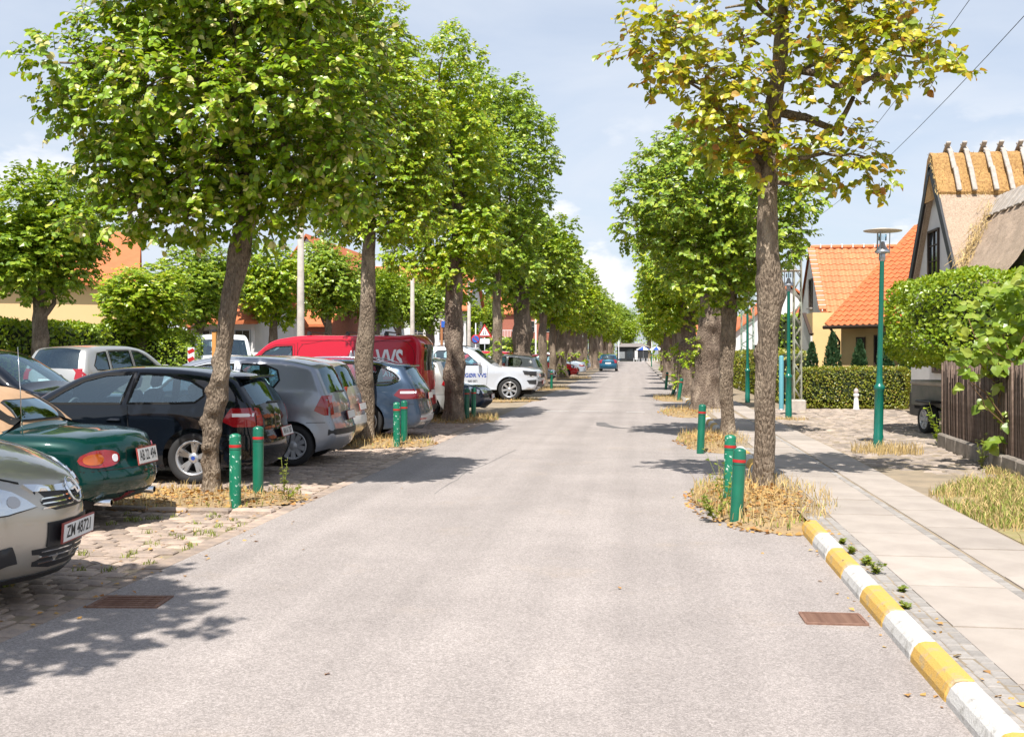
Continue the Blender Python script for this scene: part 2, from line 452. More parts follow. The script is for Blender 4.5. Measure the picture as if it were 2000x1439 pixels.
def sheet(name, x0, x1, y0, y1, z, mat, label=None, cat=None):
    o = MB().poly([(x0, y0, z), (x1, y0, z), (x1, y1, z), (x0, y1, z)]).build(name, mat)
    return tag(o, label, cat, kind='structure')

sheet('ground', -1500, 1500, -400, 3000, -0.07, M['earth'], 'dry grassy ground stretching to the horizon', 'ground')
road = sheet('road', -3.5, 1.72, -8, 208, 0.0, M['asphalt'], 'long straight pinkish grey asphalt road', 'road')
sheet('side_street', -34.0, -9.2, -8, 240, -0.022, M['asphalt_grey'], 'grey asphalt lane behind the parked cars', 'street')
lot = sheet('parking_strip', -9.2, -3.5, -8, 208, -0.018, M['sand'], 'cobbled parking strip along the left edge of the road', 'parking strip')
SZ = 0.10
def sx(y):            # the footway drifts a little to the right as it recedes
    return 0.012 * min(max(y, 2.0) - 5.0, 11.0)

sw = MB()
ys = [-4, 2, 5, 10, 16, 70, 208]
for a, b in zip(ys[:-1], ys[1:]):
    z = SZ - 0.008 if b <= 70 else SZ
    sw.poly([(1.47 + sx(a), a, z), (2.98 + sx(a), a, z), (2.98 + sx(b), b, z), (1.47 + sx(b), b, z)])
    if a == 70: sw.poly([(1.47 + sx(a), a, z - 0.12), (2.98 + sx(a), a, z - 0.12), (2.98 + sx(a), a, z), (1.47 + sx(a), a, z)])
sidewalk = tag(sw.build('sidewalk', [M['sand']]), 'pale concrete slab footway running beside the houses', 'footway', kind='structure')
sidewalk.data.materials.append(M['slab'])
for p in sidewalk.data.polygons:
    if p.center.y > 70: p.material_index = 1
sheet('front_yard', 2.9, 60, -8, 230, 0.055, M['sand'], 'sandy cobbled forecourt between footway and houses', 'forecourt')

# --- pavers: boxes with a slightly domed, chamfered top; a few meshes shared by all alike pieces
def paver_mesh(name, lx, ly, h, mat, seed, dome=0.004, irregular=0.0):
    r = random.Random(seed)
    bev = min(lx, ly) * 0.13
    j = lambda s: (r.random() - 0.5) * 2 * s
    cs = [(-lx / 2, -ly / 2), (lx / 2, -ly / 2), (lx / 2, ly / 2), (-lx / 2, ly / 2)]
    cs = [(a + j(irregular), b + j(irregular)) for a, b in cs]
    V = [(a, b, -h) for a, b in cs] + [(a, b, -dome * 1.6) for a, b in cs]
    ins = [(a * (1 - 2 * bev / lx), b * (1 - 2 * bev / ly), j(dome * 0.4)) for a, b in cs]
    V += ins
    Fs = [(i, (i + 1) % 4, 4 + (i + 1) % 4, 4 + i) for i in range(4)] + [(4 + i, 4 + (i + 1) % 4, 8 + (i + 1) % 4, 8 + i) for i in range(4)]
    V.append((0, 0, dome))
    Fs += [(8 + i, 8 + (i + 1) % 4, 12) for i in range(4)]
    mb = MB().add(V, Fs)
    return mb.mesh(name, mat)

def lay(parent, name, meshes, spots, limit, stuff_name, dist=lambda s: s[1]):
    """spots: (x, y, z, rot). the nearest 'limit' become objects, the others one joined part"""
    spots = sorted(spots, key=dist)
    for i, (x, y, z, rz) in enumerate(spots[:limit]):
        link(name, meshes[random.randrange(len(meshes))], parent, (x, y, z), ((random.random() - .5) * 0.03, (random.random() - .5) * 0.03, rz))
    rest = spots[limit:]
    if rest:
        mb = MB()
        for (x, y, z, rz) in rest:
            me = meshes[random.randrange(len(meshes))]
            c, s = math.cos(rz), math.sin(rz)
            mb.add([(x + c * v.co.x - s * v.co.y, y + s * v.co.x + c * v.co.y, z + v.co.z) for v in me.vertices], [p.vertices[:] for p in me.polygons])
        o = mb.build(stuff_name, meshes[0].materials[0], parent, fix=False)
        o['kind'] = 'stuff'

# parking strip: granite setts in rows across the strip, edge course along the road
sett_ms = [paver_mesh('sett', 0.20, 0.125, 0.05, M['sett'], k, 0.006, 0.008) for k in range(5)]
edge_ms = [paver_mesh('edge_sett', 0.17, 0.30, 0.05, M['sett'], 20 + k, 0.004, 0.006) for k in range(3)]
spots = []
y = 4.3
row = 0
while y < 24:
    x = -3.80 - (0.1 if row % 2 else 0.0)
    lim = -7.4 if y < 9.5 else (-6.2 if y < 13.5 else -5.6)
    while x > lim:
        spots.append((x + random.uniform(-.01, .01), y + random.uniform(-.012, .012), random.uniform(-0.010, 0.002), random.uniform(-.05, .05)))
        x -= 0.215
    y += 0.138; row += 1
lay(lot, 'sett', sett_ms, spots, 240, 'distant_setts', dist=lambda s: math.hypot(s[0] + 4.2, (s[1] - 5.6) * 0.6))
lay(lot, 'edge_sett', edge_ms, [(-3.60 + random.uniform(-.01, .01), 4.0 + k * 0.312, random.uniform(-.006, .0), random.uniform(-.03, .03)) for k in range(70)], 40, 'distant_edge_setts')

# footway: two rows of big slabs, three courses of setts at the kerb, one course between the slabs
slabA = [paver_mesh('paving_slab', 0.60, 0.985, 0.05, M['slab'], 40 + k, 0.001) for k in range(3)]
slabB = [paver_mesh('paving_slab', 0.525, 0.985, 0.05, M['slab'], 50 + k, 0.001) for k in range(3)]
for ms, xc, y0 in ((slabA, 2.02, 2.4), (slabB, 2.69, 2.75)):
    for k in range(67):
        yy = y0 + k * 1.0
        link('paving_slab', ms[k % 3], sidewalk, (xc + sx(yy), yy, SZ + random.uniform(-.003, .003)), (random.uniform(-.003, .003), random.uniform(-.003, .003), -0.012 if yy < 16 else 0))
ks = [paver_mesh('small_sett', 0.074, 0.108, 0.04, M['sett_grey'], 60 + k, 0.003, 0.004) for k in range(4)]
spots = []
for c in range(3):
    yy = 3.3 + c * 0.04
    while yy < 24:
        if not (9.75 < yy < 13.2 and c < 3) and not (16.7 < yy < 21.0):
            spots.append((1.535 + c * 0.077 + sx(yy), yy, SZ - 0.004 + random.uniform(-.004, .003), random.uniform(-.05, .03)))
        yy += 0.112
yy = 4.0
while yy < 24:
    spots.append((2.365 + sx(yy), yy, SZ - 0.003 + random.uniform(-.003, .003), random.uniform(-.03, .03)))
    yy += 0.112
lay(sidewalk, 'small_sett', ks, spots, 225, 'distant_small_setts', dist=lambda s: s[1] if s[0] < 2.1 else s[1] - 1.0)

# painted kerb stones between the tree pits
def kerb_mesh(name, ln, mat):
    pr = [(0.0, -0.04), (0.004, 0.035), (0.022, 0.078), (0.048, 0.102), (0.075, 0.110), (0.128, 0.110), (0.136, 0.104), (0.136, -0.04)]
    mb = MB()
    n = len(pr)
    V = []
    for t, ins in ((-ln / 2, 0.006), (-ln / 2 + 0.012, 0.0), (ln / 2 - 0.012, 0.0), (ln / 2, 0.006)):
        V += [(x + (ins if i < 3 else 0), t, z - ins) for i, (x, z) in enumerate(pr)]
    Fs = []
    for s in range(3):
        Fs += [(s * n + i, s * n + i + 1, (s + 1) * n + i + 1, (s + 1) * n + i) for i in range(n - 1)]
    Fs += [list(range(n)), list(range(3 * n, 4 * n))[::-1]]
    return mb.add(V, Fs).mesh(name, mat)
kY, kW = kerb_mesh('kerb_stone', 0.64, M['kerb_yellow']), kerb_mesh('kerb_stone', 0.64, M['kerb_white'])
kerb = tag(MB().box((1.475, 6.4, -0.01), (0.10, 6.8, 0.05)).build('kerb', M['kerb_stone']), 'kerb painted in alternating yellow and white blocks', 'kerb', kind='structure')
kerb.rotation_euler = (0, 0, -0.012); kerb.location = (-0.06, 0, 0)
yy = 9.12; k = 0
while yy > 2.6:
    o = link('kerb_stone', kY if k % 2 == 0 else kW, None, (1.40 + sx(yy), yy, random.uniform(-.006, .004)), (random.uniform(-.006, .006), random.uniform(-.012, .012), -0.012))
    o.parent = kerb; o.matrix_parent_inverse = kerb.matrix_basis.inverted()
    yy -= 0.648; k += 1
for n, (ya, yb) in enumerate(((13.6, 16.7), (21.2, 26.6), (30.0, 34.6))):
    kb = tag(MB().box((1.50 + sx(ya), (ya + yb) / 2, -0.01), (0.10, yb - ya, 0.05)).build('kerb', M['kerb_stone']), ['short painted kerb behind the first tree on the right', 'short painted kerb behind the second tree on the right', 'short painted kerb beyond the thick trunk on the right'][n], 'kerb', kind='structure')
    yy = ya + 0.33; k = 0
    while yy < yb:
        link('kerb_stone', kW if k % 2 == 0 else kY, kb, (1.42 + sx(yy), yy, 0)); yy += 0.648; k += 1
kb = tag(MB().box((1.55, 120, 0.045), (0.14, 172, 0.11)).build('kerb', M['kerb_stone']), 'unpainted kerb running on into the distance', 'kerb', kind='structure')

# drain grate at the kerb, sunk in an iron frame, and an iron cover lid on the left
g = empty('drain_grate', (1.17, 6.36, 0.004), 0.02, 'rusty iron drain grate set in the road by the striped kerb', 'drain grate')
MB().box((0, -.125, 0), (0.36, .02, .012)).box((0, .125, 0), (0.36, .02, .012)).box((-.175, 0, 0), (.02, .23, .012)).box((.175, 0, 0), (.02, .23, .012)).build('frame', M['rust'], g)
MB().poly([(-.17, -.12, -.001), (.17, -.12, -.001), (.17, .12, -.001), (-.17, .12, -.001)]).build('pit', M['underbody'], g)
bar = MB().box((0, 0, -.002), (0.33, 0.011, 0.006)).mesh('bar', M['rust'])
for k in range(9): link('bar', bar, g, (0, -.1 + k * .025, 0.002))
g = empty('drain_cover', (-3.24, 6.25, 0.004), 0.1, 'rusty iron drain cover in the leaf shadow at the left road edge', 'drain cover')
MB().box((0, -.14, 0), (0.45, .03, .01)).box((0, .14, 0), (0.45, .03, .01)).box((-.21, 0, 0), (.03, .25, .01)).box((.21, 0, 0), (.03, .25, .01)).build('frame', M['rust'], g)
MB().poly([(-.2, -.13, 0), (.2, -.13, 0), (.2, .13, 0), (-.2, .13, 0)]).build('lid', M['rust'], g)
for k in range(5): link('bar', MB().box((0, 0, 0), (0.38, 0.016, 0.01)).mesh('bar', M['rust']) if k == 0 else bpy.data.objects['bar.%03d' % 9].data, g, (0, -.09 + k * .05, 0.003))

# road repairs: a dark tar arc, thin crack lines and old paint flakes further up the road
M['tar'] = pmat('tar_line', (0.13, 0.12, 0.115), rough=0.7, var=0.2, vscale=5)
M['old_paint'] = pmat('worn_road_paint', (0.52, 0.50, 0.47), rough=0.8, col2=(0.3, 0.28, 0.26), vscale=12, lo=0.45, hi=0.6)
def ribbon(pts, w, z):
    V = []; Fs = []
    for i, (x, y) in enumerate(pts):
        dx = pts[min(i + 1, len(pts) - 1)][0] - pts[max(i - 1, 0)][0]; dy = pts[min(i + 1, len(pts) - 1)][1] - pts[max(i - 1, 0)][1]
        l = math.hypot(dx, dy) or 1
        ww = w[i] if hasattr(w, '__len__') else w
        V += [(x - dy / l * ww, y + dx / l * ww, z), (x + dy / l * ww, y - dx / l * ww, z)]
    for i in range(len(pts) - 1): Fs.append((2 * i, 2 * i + 1, 2 * i + 3, 2 * i + 2))
    return V, Fs
tar = MB()
V, Fs = ribbon([(-0.85, 23.9), (-0.75, 22.9), (-0.45, 22.2), (0.0, 21.9), (0.6, 21.75), (1.2, 21.7)], [.10, .16, .10, .06, .04, .02], 0.004)
tar.add(V, Fs)
tag(tar.build('tar_patch', M['tar']), 'dark curved tar repair line on the asphalt', 'tar line', kind='structure')
cr = MB()
r_ = random.Random(3)
for (x, y, dx, dy, n) in ((-2.3, 11.5, .02, .45, 12), (-3.3, 15.4, .30, .03, 15)):
    pts = [(x, y)]
    for _ in range(n):
        x += dx + r_.uniform(-.05, .05) * (1 if dy > .1 else .3); y += dy + r_.uniform(-.05, .05) * (1 if dx > .1 else .3); pts.append((x, y))
    V, Fs = ribbon(pts, [r_.uniform(.002, .006) for _ in pts], 0.0035); cr.add(V, Fs)
tag(cr.build('road_crack', M['asphalt_grey']), 'fine crack lines wandering across the asphalt', 'crack', kind='structure')
pf = MB()
for (x, y, l) in ((-1.6, 28.3, .9), (-.3, 28.2, .5), (-2.5, 28.4, .6), (.6, 28.1, .4), (-1.1, 35, .6)):
    pf.poly([(x, y, .004), (x + l, y - .03, .004), (x + l, y + .14, .004), (x, y + .16, .004)])
tag(pf.build('road_marking', M['old_paint']), 'flaked remains of a white stop line across the road', 'road marking', kind='structure')

# forecourt cobbles beside the lamp post
cob = [paver_mesh('cobble', 0.24, 0.17, 0.06, M['cobble'], 80 + k, 0.014, 0.022) for k in range(6)]
yard = bpy.data.objects['front_yard']
spots = []
yy = 13.0; row = 0
while yy < 29.3:
    x0 = 3.25 + 0.1 * (row % 2) + (0.0 if yy > 14.5 else (14.5 - yy) * 0.9)
    x1 = 5.05 if yy < 18.5 else (5.9 + (yy - 18.5) * 0.12)
    x = x0
    while x < x1:
        spots.append((x + random.uniform(-.03, .03), yy + random.uniform(-.03, .03), 0.062 + random.uniform(-.014, .012), random.uniform(-.25, .25)))
        x += 0.262
    yy += 0.19; row += 1
lay(yard, 'cobble', cob, spots, 290, 'distant_cobbles', dist=lambda s: s[1] + 0.2 * s[0])

# ------------------------------------------------------------------ grass blades, weeds, fallen leaves
def blades(name, XY, z, hmin, hmax, w, mat, lean=0.45, clump=None):
    n = len(XY)
    XY = np.asarray(XY); h = rng.uniform(hmin, hmax, n); a = rng.uniform(0, 2 * np.pi, n); l = rng.uniform(0.05, lean, n) * h
    zz = z if np.isscalar(z) else np.asarray(z)
    f = rng.uniform(0, 2 * np.pi, n)
    px, py = np.cos(f) * w / 2, np.sin(f) * w / 2
    B = np.stack([XY[:, 0], XY[:, 1], np.broadcast_to(zz, (n,))], 1)
    d = np.stack([np.cos(a) * l, np.sin(a) * l], 1)
    V = np.zeros((n, 5, 3))
    V[:, 0] = B; V[:, 0, 0] -= px; V[:, 0, 1] -= py
    V[:, 1] = B; V[:, 1, 0] += px; V[:, 1, 1] += py
    mid = B.copy(); mid[:, :2] += d * 0.35; mid[:, 2] += h * 0.6
    V[:, 2] = mid; V[:, 2, 0] += px * .8; V[:, 2, 1] += py * .8
    V[:, 3] = mid; V[:, 3, 0] -= px * .8; V[:, 3, 1] -= py * .8
    tip = B.copy(); tip[:, :2] += d; tip[:, 2] += h * rng.uniform(.8, 1.0, n)
    V[:, 4] = tip
    T = np.array([[0, 1, 2], [0, 2, 3], [3, 2, 4]])
    Fa = (T[None] + (np.arange(n) * 5)[:, None, None]).reshape(-1, 3)
    return np_mesh(name, V.reshape(-1, 3), Fa, mat)

LEAF_NEAR = (np.array([(0, 0, 0), (-.30, .10, .06), (-.46, .42, .10), (-.28, .78, .03), (0, 1.05, -.10), (.28, .78, .03), (.46, .42, .10), (.30, .10, .06), (0, .45, 0)], float),
             np.array([(8, 0, 1), (8, 1, 2), (8, 2, 3), (8, 3, 4), (8, 4, 5), (8, 5, 6), (8, 6, 7), (8, 7, 0)]))
LEAF_FAR = (np.array([(0, 0, 0), (-.42, .42, .10), (0, 1.05, -.06), (.42, .42, .10)], float), np.array([(0, 2, 1), (0, 3, 2)]))

def leaves_mesh(name, P, D, N, S, mat, tpl):
    """P roots, D leaf axis, N leaf normal, S size"""
    V0, T0 = tpl
    D = D / np.linalg.norm(D, axis=1, keepdims=True)
    X = np.cross(D, N); X /= np.maximum(np.linalg.norm(X, axis=1, keepdims=True), 1e-6)
    N2 = np.cross(X, D)
    V = P[:, None, :] + S[:, None, None] * (V0[None, :, 0:1] * X[:, None, :] + V0[None, :, 1:2] * D[:, None, :] + V0[None, :, 2:3] * N2[:, None, :])
    Fa = (T0[None] + (np.arange(len(P)) * len(V0))[:, None, None]).reshape(-1, 3)
    return np_mesh(name, V.reshape(-1, 3), Fa, mat)

def unit(n):
    v = rng.normal(size=(n, 3)); return v / np.linalg.norm(v, axis=1, keepdims=True)

def litter(name, XY, z, s0, s1, mat=None):
    n = len(XY)
    P = np.c_[XY, np.broadcast_to(z, (n,)) + rng.uniform(.002, .02, n)]
    D = unit(n); D[:, 2] *= 0.25
    N = unit(n) * 0.5 + np.array([0, 0, 1.0])
    return leaves_mesh(name, P, D, N, rng.uniform(s0, s1, n), mat or M['leaf_litter'], LEAF_FAR)

def in_pit(n, cx, cy, rx, ry, p=0.5):
    a = rng.uniform(0, 2 * np.pi, n); r = rng.uniform(0, 1, n) ** p
    return np.c_[cx + rx * r * np.cos(a), cy + ry * r * np.sin(a)]

def pit(cx, cy, rx, ry, z, label, dense=900, tall=0.33, green=0.12, litter_n=250, hmin=.06):
    """soil mound with dry grass, green weeds and leaf litter"""
    n = 28
    mb = MB(); V = [(cx, cy, z)]; Fs = []
    for ring, (f, zz) in enumerate(((0.55, z), (0.9, z * .6 + .0), (1.0, 0.003))):
        for k in range(n):
            a = 2 * math.pi * k / n; w = 1 + 0.09 * math.sin(3 * a + cx * 5) + 0.05 * math.sin(7 * a + cy)
            V.append((cx + rx * f * w * math.cos(a), cy + ry * f * w * math.sin(a), zz))
    Fs += [(0, 1 + k, 1 + (k + 1) % n) for k in range(n)]
    for r0 in range(2):
        Fs += [(1 + r0 * n + k, 1 + (r0 + 1) * n + k, 1 + (r0 + 1) * n + (k + 1) % n, 1 + r0 * n + (k + 1) % n) for k in range(n)]
    mb.add(V, Fs, smooth=True)
    o = mb.build('tree_pit', M['soil']); tag(o, label, 'tree pit', kind='structure')
    b = link('dry_grass', blades('dry_grass', in_pit(dense, cx, cy, rx * 1.02, ry * 1.02, .45), z * .55, hmin, tall, .008, M['straw'], .6), o); b['kind'] = 'stuff'
    b = link('green_weeds', blades('green_weeds', in_pit(int(dense * green), cx, cy, rx * 1.05, ry * 1.05, .3), z * .5, .05, tall * .55, .014, M['grass_green'], .8), o); b['kind'] = 'stuff'
    lq = in_pit(litter_n, cx, cy, rx * 1.12, ry * 1.12, .6)
    rq = np.hypot((lq[:, 0] - cx) / rx, (lq[:, 1] - cy) / ry)
    lz = np.interp(rq, [0, .5, .85, 1.0, 1.3], [z, z, z * .6, .0, -.004 if cx > 0 else -.012])       # leaves lie on the mound and on the paving round it
    b = link('fallen_leaves', litter('fallen_leaves', lq, lz, .03, .07), o); b['kind'] = 'stuff'
    return o

def herb(x, y, z, h, n, label, leaf=.05, mat=None, spread=.12, cat='weed'):
    """upright leafy weed: stem mesh with a leaves child"""
    e = empty('weed', (x, y, z), random.uniform(0, 6), label, cat)
    mb = MB()
    P = []; D = []
    for s in range(n):
        a = random.uniform(0, 6.28); hh = h * random.uniform(.6, 1); tx, ty = math.cos(a) * spread * random.uniform(.1, 1), math.sin(a) * spread * random.uniform(.1, 1)
        mb.tube([(0, 0, 0), (tx * .4, ty * .4, hh * .55), (tx, ty, hh)], [.004, .003, .0015], n=4)
        for k in range(14):
            t = random.uniform(.12, 1.0); b = random.uniform(0, 6.28)
            P.append((tx * t, ty * t, hh * t)); D.append((math.cos(b), math.sin(b), random.uniform(-.1, .7)))
    mb.build('stem', M['grass_green'], e)
    P = np.array(P); D = np.array(D)
    o = link('leaves', leaves_mesh('leaves', P, D, np.array([0, 0, 1.0]) + unit(len(P)) * .5, rng.uniform(leaf * .5, leaf, len(P)) , mat or M['weed_leaf'], LEAF_FAR), e)
    return e
M['weed_leaf'] = leafmat('weed_leaves', [(0, (0.12, 0.17, 0.02)), (.6, (0.20, 0.25, 0.035)), (1, (0.30, 0.30, 0.06))])
# ------------------------------------------------------------------ trees
M['bark'] = barkmat('lime_bark', (0.12, 0.09, 0.065), (0.29, 0.225, 0.165), (0.40, 0.32, 0.235))
M['bark_old'] = barkmat('old_lime_bark', (0.105, 0.078, 0.06), (0.27, 0.205, 0.155), (0.38, 0.30, 0.23))
M['twig'] = pmat('twig_bark', (0.17, 0.10, 0.045), rough=0.8)
G = lambda k: [(p, (c[0] * k, c[1] * k, c[2] * k)) for p, c in
    [(0.0, (0.075, 0.135, 0.014)), (0.45, (0.125, 0.19, 0.017)), (0.8, (0.185, 0.245, 0.022)), (1.0, (0.25, 0.28, 0.035))]]
M['leaf_blossom'] = leafmat('lime_leaves_in_blossom', [(0.0, (0.115, 0.215, 0.012)), (0.42, (0.19, 0.31, 0.015)), (0.80, (0.30, 0.40, 0.022)), (0.92, (0.42, 0.43, 0.06)), (0.975, (0.62, 0.57, 0.26))])
M['leaf_lime'] = leafmat('lime_leaves', G(1.65))
M['leaf_lime_yellow'] = leafmat('lime_leaves_yellowish', [(0.0, (0.135, 0.24, 0.011)), (0.4, (0.225, 0.345, 0.015)), (0.8, (0.345, 0.43, 0.022)), (1.0, (0.48, 0.46, 0.06))])
M['leaf_scorched'] = leafmat('lime_leaves_scorched', [(0.0, (0.15, 0.22, 0.012)), (0.40, (0.29, 0.34, 0.018)), (0.76, (0.46, 0.43, 0.03)), (0.92, (0.46, 0.32, 0.04)), (0.985, (0.34, 0.16, 0.025))])
M['leaf_dark'] = leafmat('dense_leaves', G(0.8))
M['leaf_hedge'] = leafmat('hedge_leaves', [(0, (0.13, 0.215, 0.016)), (.5, (0.235, 0.345, 0.024)), (1, (0.36, 0.43, 0.045))], trans=.3)
M['leaf_hedge_dry'] = leafmat('beech_hedge_leaves', [(0, (0.13, 0.165, 0.02)), (.5, (0.22, 0.26, 0.026)), (.85, (0.32, 0.32, 0.05)), (1, (0.42, 0.29, 0.09))], trans=.3)
M['leaf_vine'] = leafmat('vine_leaves', [(0, (0.14, 0.23, 0.025)), (.6, (0.24, 0.34, 0.045)), (1, (0.36, 0.41, 0.08))], trans=.4)
M['needle'] = leafmat('conifer_scales', [(0, (0.02, 0.06, 0.025)), (.6, (0.05, 0.11, 0.045)), (1, (0.09, 0.15, 0.06))], trans=.15)
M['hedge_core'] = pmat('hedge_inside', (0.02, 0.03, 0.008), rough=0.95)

def twig_leaves(centres, radii, dens, leaf, nodes=7, tlen=(.15, .30), up=.15, shell=.45, outc=None):
    """returns leaf arrays and twig segments for clumps of twigs around the given centres"""
    C = []; DIR = []; U = []
    for c, r in zip(centres, radii):
        k = max(3, int(dens * r * r * 12.6))
        d = unit(k); d[:, 2] += up; d /= np.linalg.norm(d, axis=1, keepdims=True)
        u = shell + (1 - shell) * rng.uniform(0, 1, k) ** .7
        C.append(np.asarray(c)[None] + d * (r * u)[:, None] * np.array([1, 1, .85])); DIR.append(d)
    C = np.concatenate(C); DIR = np.concatenate(DIR); n = len(C)
    T = DIR * .75 + unit(n) * .55 + np.array([0, 0, -.12]); T /= np.linalg.norm(T, axis=1, keepdims=True)
    L = rng.uniform(*tlen, n)
    side = np.cross(T, np.array([0, 0, 1.0])) + unit(n) * .25; side /= np.linalg.norm(side, axis=1, keepdims=True)
    P = []; D = []; N = []
    for k in range(nodes):
        t = (k + .6) / nodes
        s = 1.0 if k % 2 else -1.0
        P.append(C + T * (L * t)[:, None])
        D.append(T * .45 + side * s * .8 + np.array([0, 0, -.38]) + unit(n) * .30)
        N.append(np.array(sun_vec) * .75 + DIR * .40 + unit(n) * .50)      # blades turn to the light
    P = np.concatenate(P); D = np.concatenate(D); N = np.concatenate(N)
    S = rng.uniform(leaf * .65, leaf * 1.15, len(P))
    return P, D, N, S, C, C + T * L[:, None]

def sticks(name, A, B, r, mat):
    n = len(A); d = B - A; d /= np.maximum(np.linalg.norm(d, axis=1, keepdims=True), 1e-6)
    s = np.cross(d, np.array([.3, .2, .93])); s /= np.linalg.norm(s, axis=1, keepdims=True); t = np.cross(s, d)
    V = np.zeros((n, 6, 3))
    for k in range(3):
        a = 2 * math.pi * k / 3
        o = s * (r * math.cos(a)) + t * (r * math.sin(a))
        V[:, k] = A + o; V[:, 3 + k] = B + o * .5
    T = np.array([(0, 1, 4, 3), (1, 2, 5, 4), (2, 0, 3, 5)])
    return np_mesh(name, V.reshape(-1, 3), (T[None] + (np.arange(n) * 6)[:, None, None]).reshape(-1, 4), mat)

def trunk_mesh(path, radii, n=22, rough=.10, burls=(), seed=0.0, step=.055, mat=None, flare=.35):
    """swept, knobbly trunk; burls: (height, angle, bump, spread)"""
    path = [Vector(p) for p in path]
    pts = []; rad = []
    for i in range(len(path) - 1):
        p0 = path[max(i - 1, 0)]; p1 = path[i]; p2 = path[i + 1]; p3 = path[min(i + 2, len(path) - 1)]
        m = max(2, int((p2 - p1).length / step))
        for k in range(m):
            t = k / m
            q = 0.5 * ((2 * p1) + (p2 - p0) * t + (2 * p0 - 5 * p1 + 4 * p2 - p3) * t * t + (3 * p1 - p0 - 3 * p2 + p3) * t ** 3)
            pts.append(q); rad.append(radii[i] + (radii[i + 1] - radii[i]) * (t * t * (3 - 2 * t)))
    pts.append(path[-1]); rad.append(radii[-1])
    V = []; z0 = pts[0].z
    for q, r in zip(pts, rad):
        h = q.z - z0
        for k in range(n):
            a = 2 * math.pi * k / n
            rr = r * (1 + flare * math.exp(-h / .16) * (1 + .5 * math.sin(3 * a + seed)))
            rr *= 1 + rough * mnoise.noise((math.cos(a) * 1.3 + seed, math.sin(a) * 1.3, h * 2.2)) * 1.6 + rough * .5 * mnoise.noise((math.cos(a) * 4 + seed, math.sin(a) * 4, h * 7))
            for (bh, ba, bb, bs) in burls:
                da = math.atan2(math.sin(a - ba), math.cos(a - ba))
                rr += bb * math.exp(-((h - bh) / bs) ** 2 - (da / .75) ** 2)
            V.append((q.x + rr * math.cos(a), q.y + rr * math.sin(a), q.z))
    Fs = []
    for i in range(len(pts) - 1):
        for k in range(n):
            a0 = i * n + k; a1 = i * n + (k + 1) % n
            Fs.append((a0, a1, a1 + n, a0 + n))
    return np_mesh('trunk', np.array(V), np.array(Fs), mat or M['bark'], smooth=True)

def limb(mb, a, b, r0, r1, sag=.0, n=7):
    a = Vector(a); b = Vector(b); d = b - a
    pts = []; rr = []
    m = max(3, int(d.length / .25))
    sd = random.uniform(0, 50)
    for i in range(m + 1):
        t = i / m
        j = Vector((mnoise.noise((sd, t * 2.5, 0)), mnoise.noise((sd, t * 2.5, 5)), mnoise.noise((sd, t * 2.5, 9)))) * .16 * d.length * math.sin(math.pi * t) ** .7
        pts.append(a + d * t + j + Vector((0, 0, sag * math.sin(math.pi * t)))); rr.append((r0 + (r1 - r0) * t) * (1 + .2 * mnoise.noise((sd, t * 9, 3))))
    mb.tube(pts, rr, n=n)
    return pts

def tree(loc, path, radii, blobs, label, group, leafm, dens=22, leaf=.11, tpl=LEAF_FAR, limbs=6, twigs=False, burls=(), bark=None, seed=0., nodes=7, name='lime_tree', cat='tree', rough=.1, extra_limbs=(), shell=.45, tn=22, step=.055, shoots=0):
    """blobs: (x, y, z, r) relative to the foot of the tree"""
    e = empty(name, loc, 0, label, cat, group)
    link('trunk', trunk_mesh(path, radii, burls=burls, seed=seed, mat=bark, rough=rough, n=tn, step=step), e)
    top = Vector(path[-1]); mb = MB()
    bl = sorted(blobs, key=lambda b: b[2])
    pick = [bl[int((i + .5) * len(bl) / limbs)] for i in range(limbs)] if limbs else []
    for b in pick:
        k = min(len(path) - 1, max(1, len(path) - 1 - random.randrange(2)))
        base = Vector(path[k]) if random.random() < .7 else (Vector(path[k]) + Vector(path[k - 1])) / 2
        limb(mb, base, b[:3], radii[k] * .5, .012)
    for pts_, r0, r1 in extra_limbs:
        P_ = [Vector(p) for p in pts_]
        m = len(P_) - 1
        for i in range(m): limb(mb, P_[i], P_[i + 1], r0 + (r1 - r0) * i / m, r0 + (r1 - r0) * (i + 1) / m)
    if mb.v: mb.build('branches', bark or M['bark'], e, fix=False)
    P, D, N, S, A, B = twig_leaves([b[:3] for b in blobs], [b[3] for b in blobs], dens, leaf, nodes=nodes, shell=shell)
    o = link('crown', leaves_mesh('crown', P, D, N, S, leafm, tpl), e); o['kind'] = 'stuff'
    if twigs:
        o = link('twigs', sticks('twigs', A, B, .005, M['twig']), e); o['kind'] = 'stuff'
    if shoots:   # water shoots with pale leaves low on the trunk
        c = []; 
        for k in range(shoots):
            h = random.uniform(.25, 1.9); a = random.uniform(0, 6.28); r = radii[0] * 1.1
            c.append((path[0][0] + r * math.cos(a), path[0][1] + r * math.sin(a), h))
        P, D, N, S, A, B = twig_leaves(c, [random.uniform(.12, .22) for _ in c], 40, leaf * .8, nodes=5, tlen=(.1, .2))
        o = link('trunk_shoots', leaves_mesh('trunk_shoots', P, D, N, S, M['leaf_lime_yellow'], LEAF_FAR), e); o['kind'] = 'stuff'
    return e

def ell_blobs(cx, cy, cz, rx, ry, rz, n, r0, r1, seed):
    r = random.Random(seed); out = []
    while len(out) < n:
        v = Vector((r.gauss(0, 1), r.gauss(0, 1), r.gauss(0, 1))).normalized()
        u = r.uniform(.35, 1.0) ** .6
        rr = r.uniform(r0, r1)
        q = 1 - .4 * max(0, -v.z)
        out.append((cx + v.x * (rx - rr * .7) * u * q, cy + v.y * (ry - rr * .7) * u * q, cz + v.z * (rz - rr * .7) * u, rr))
    return out

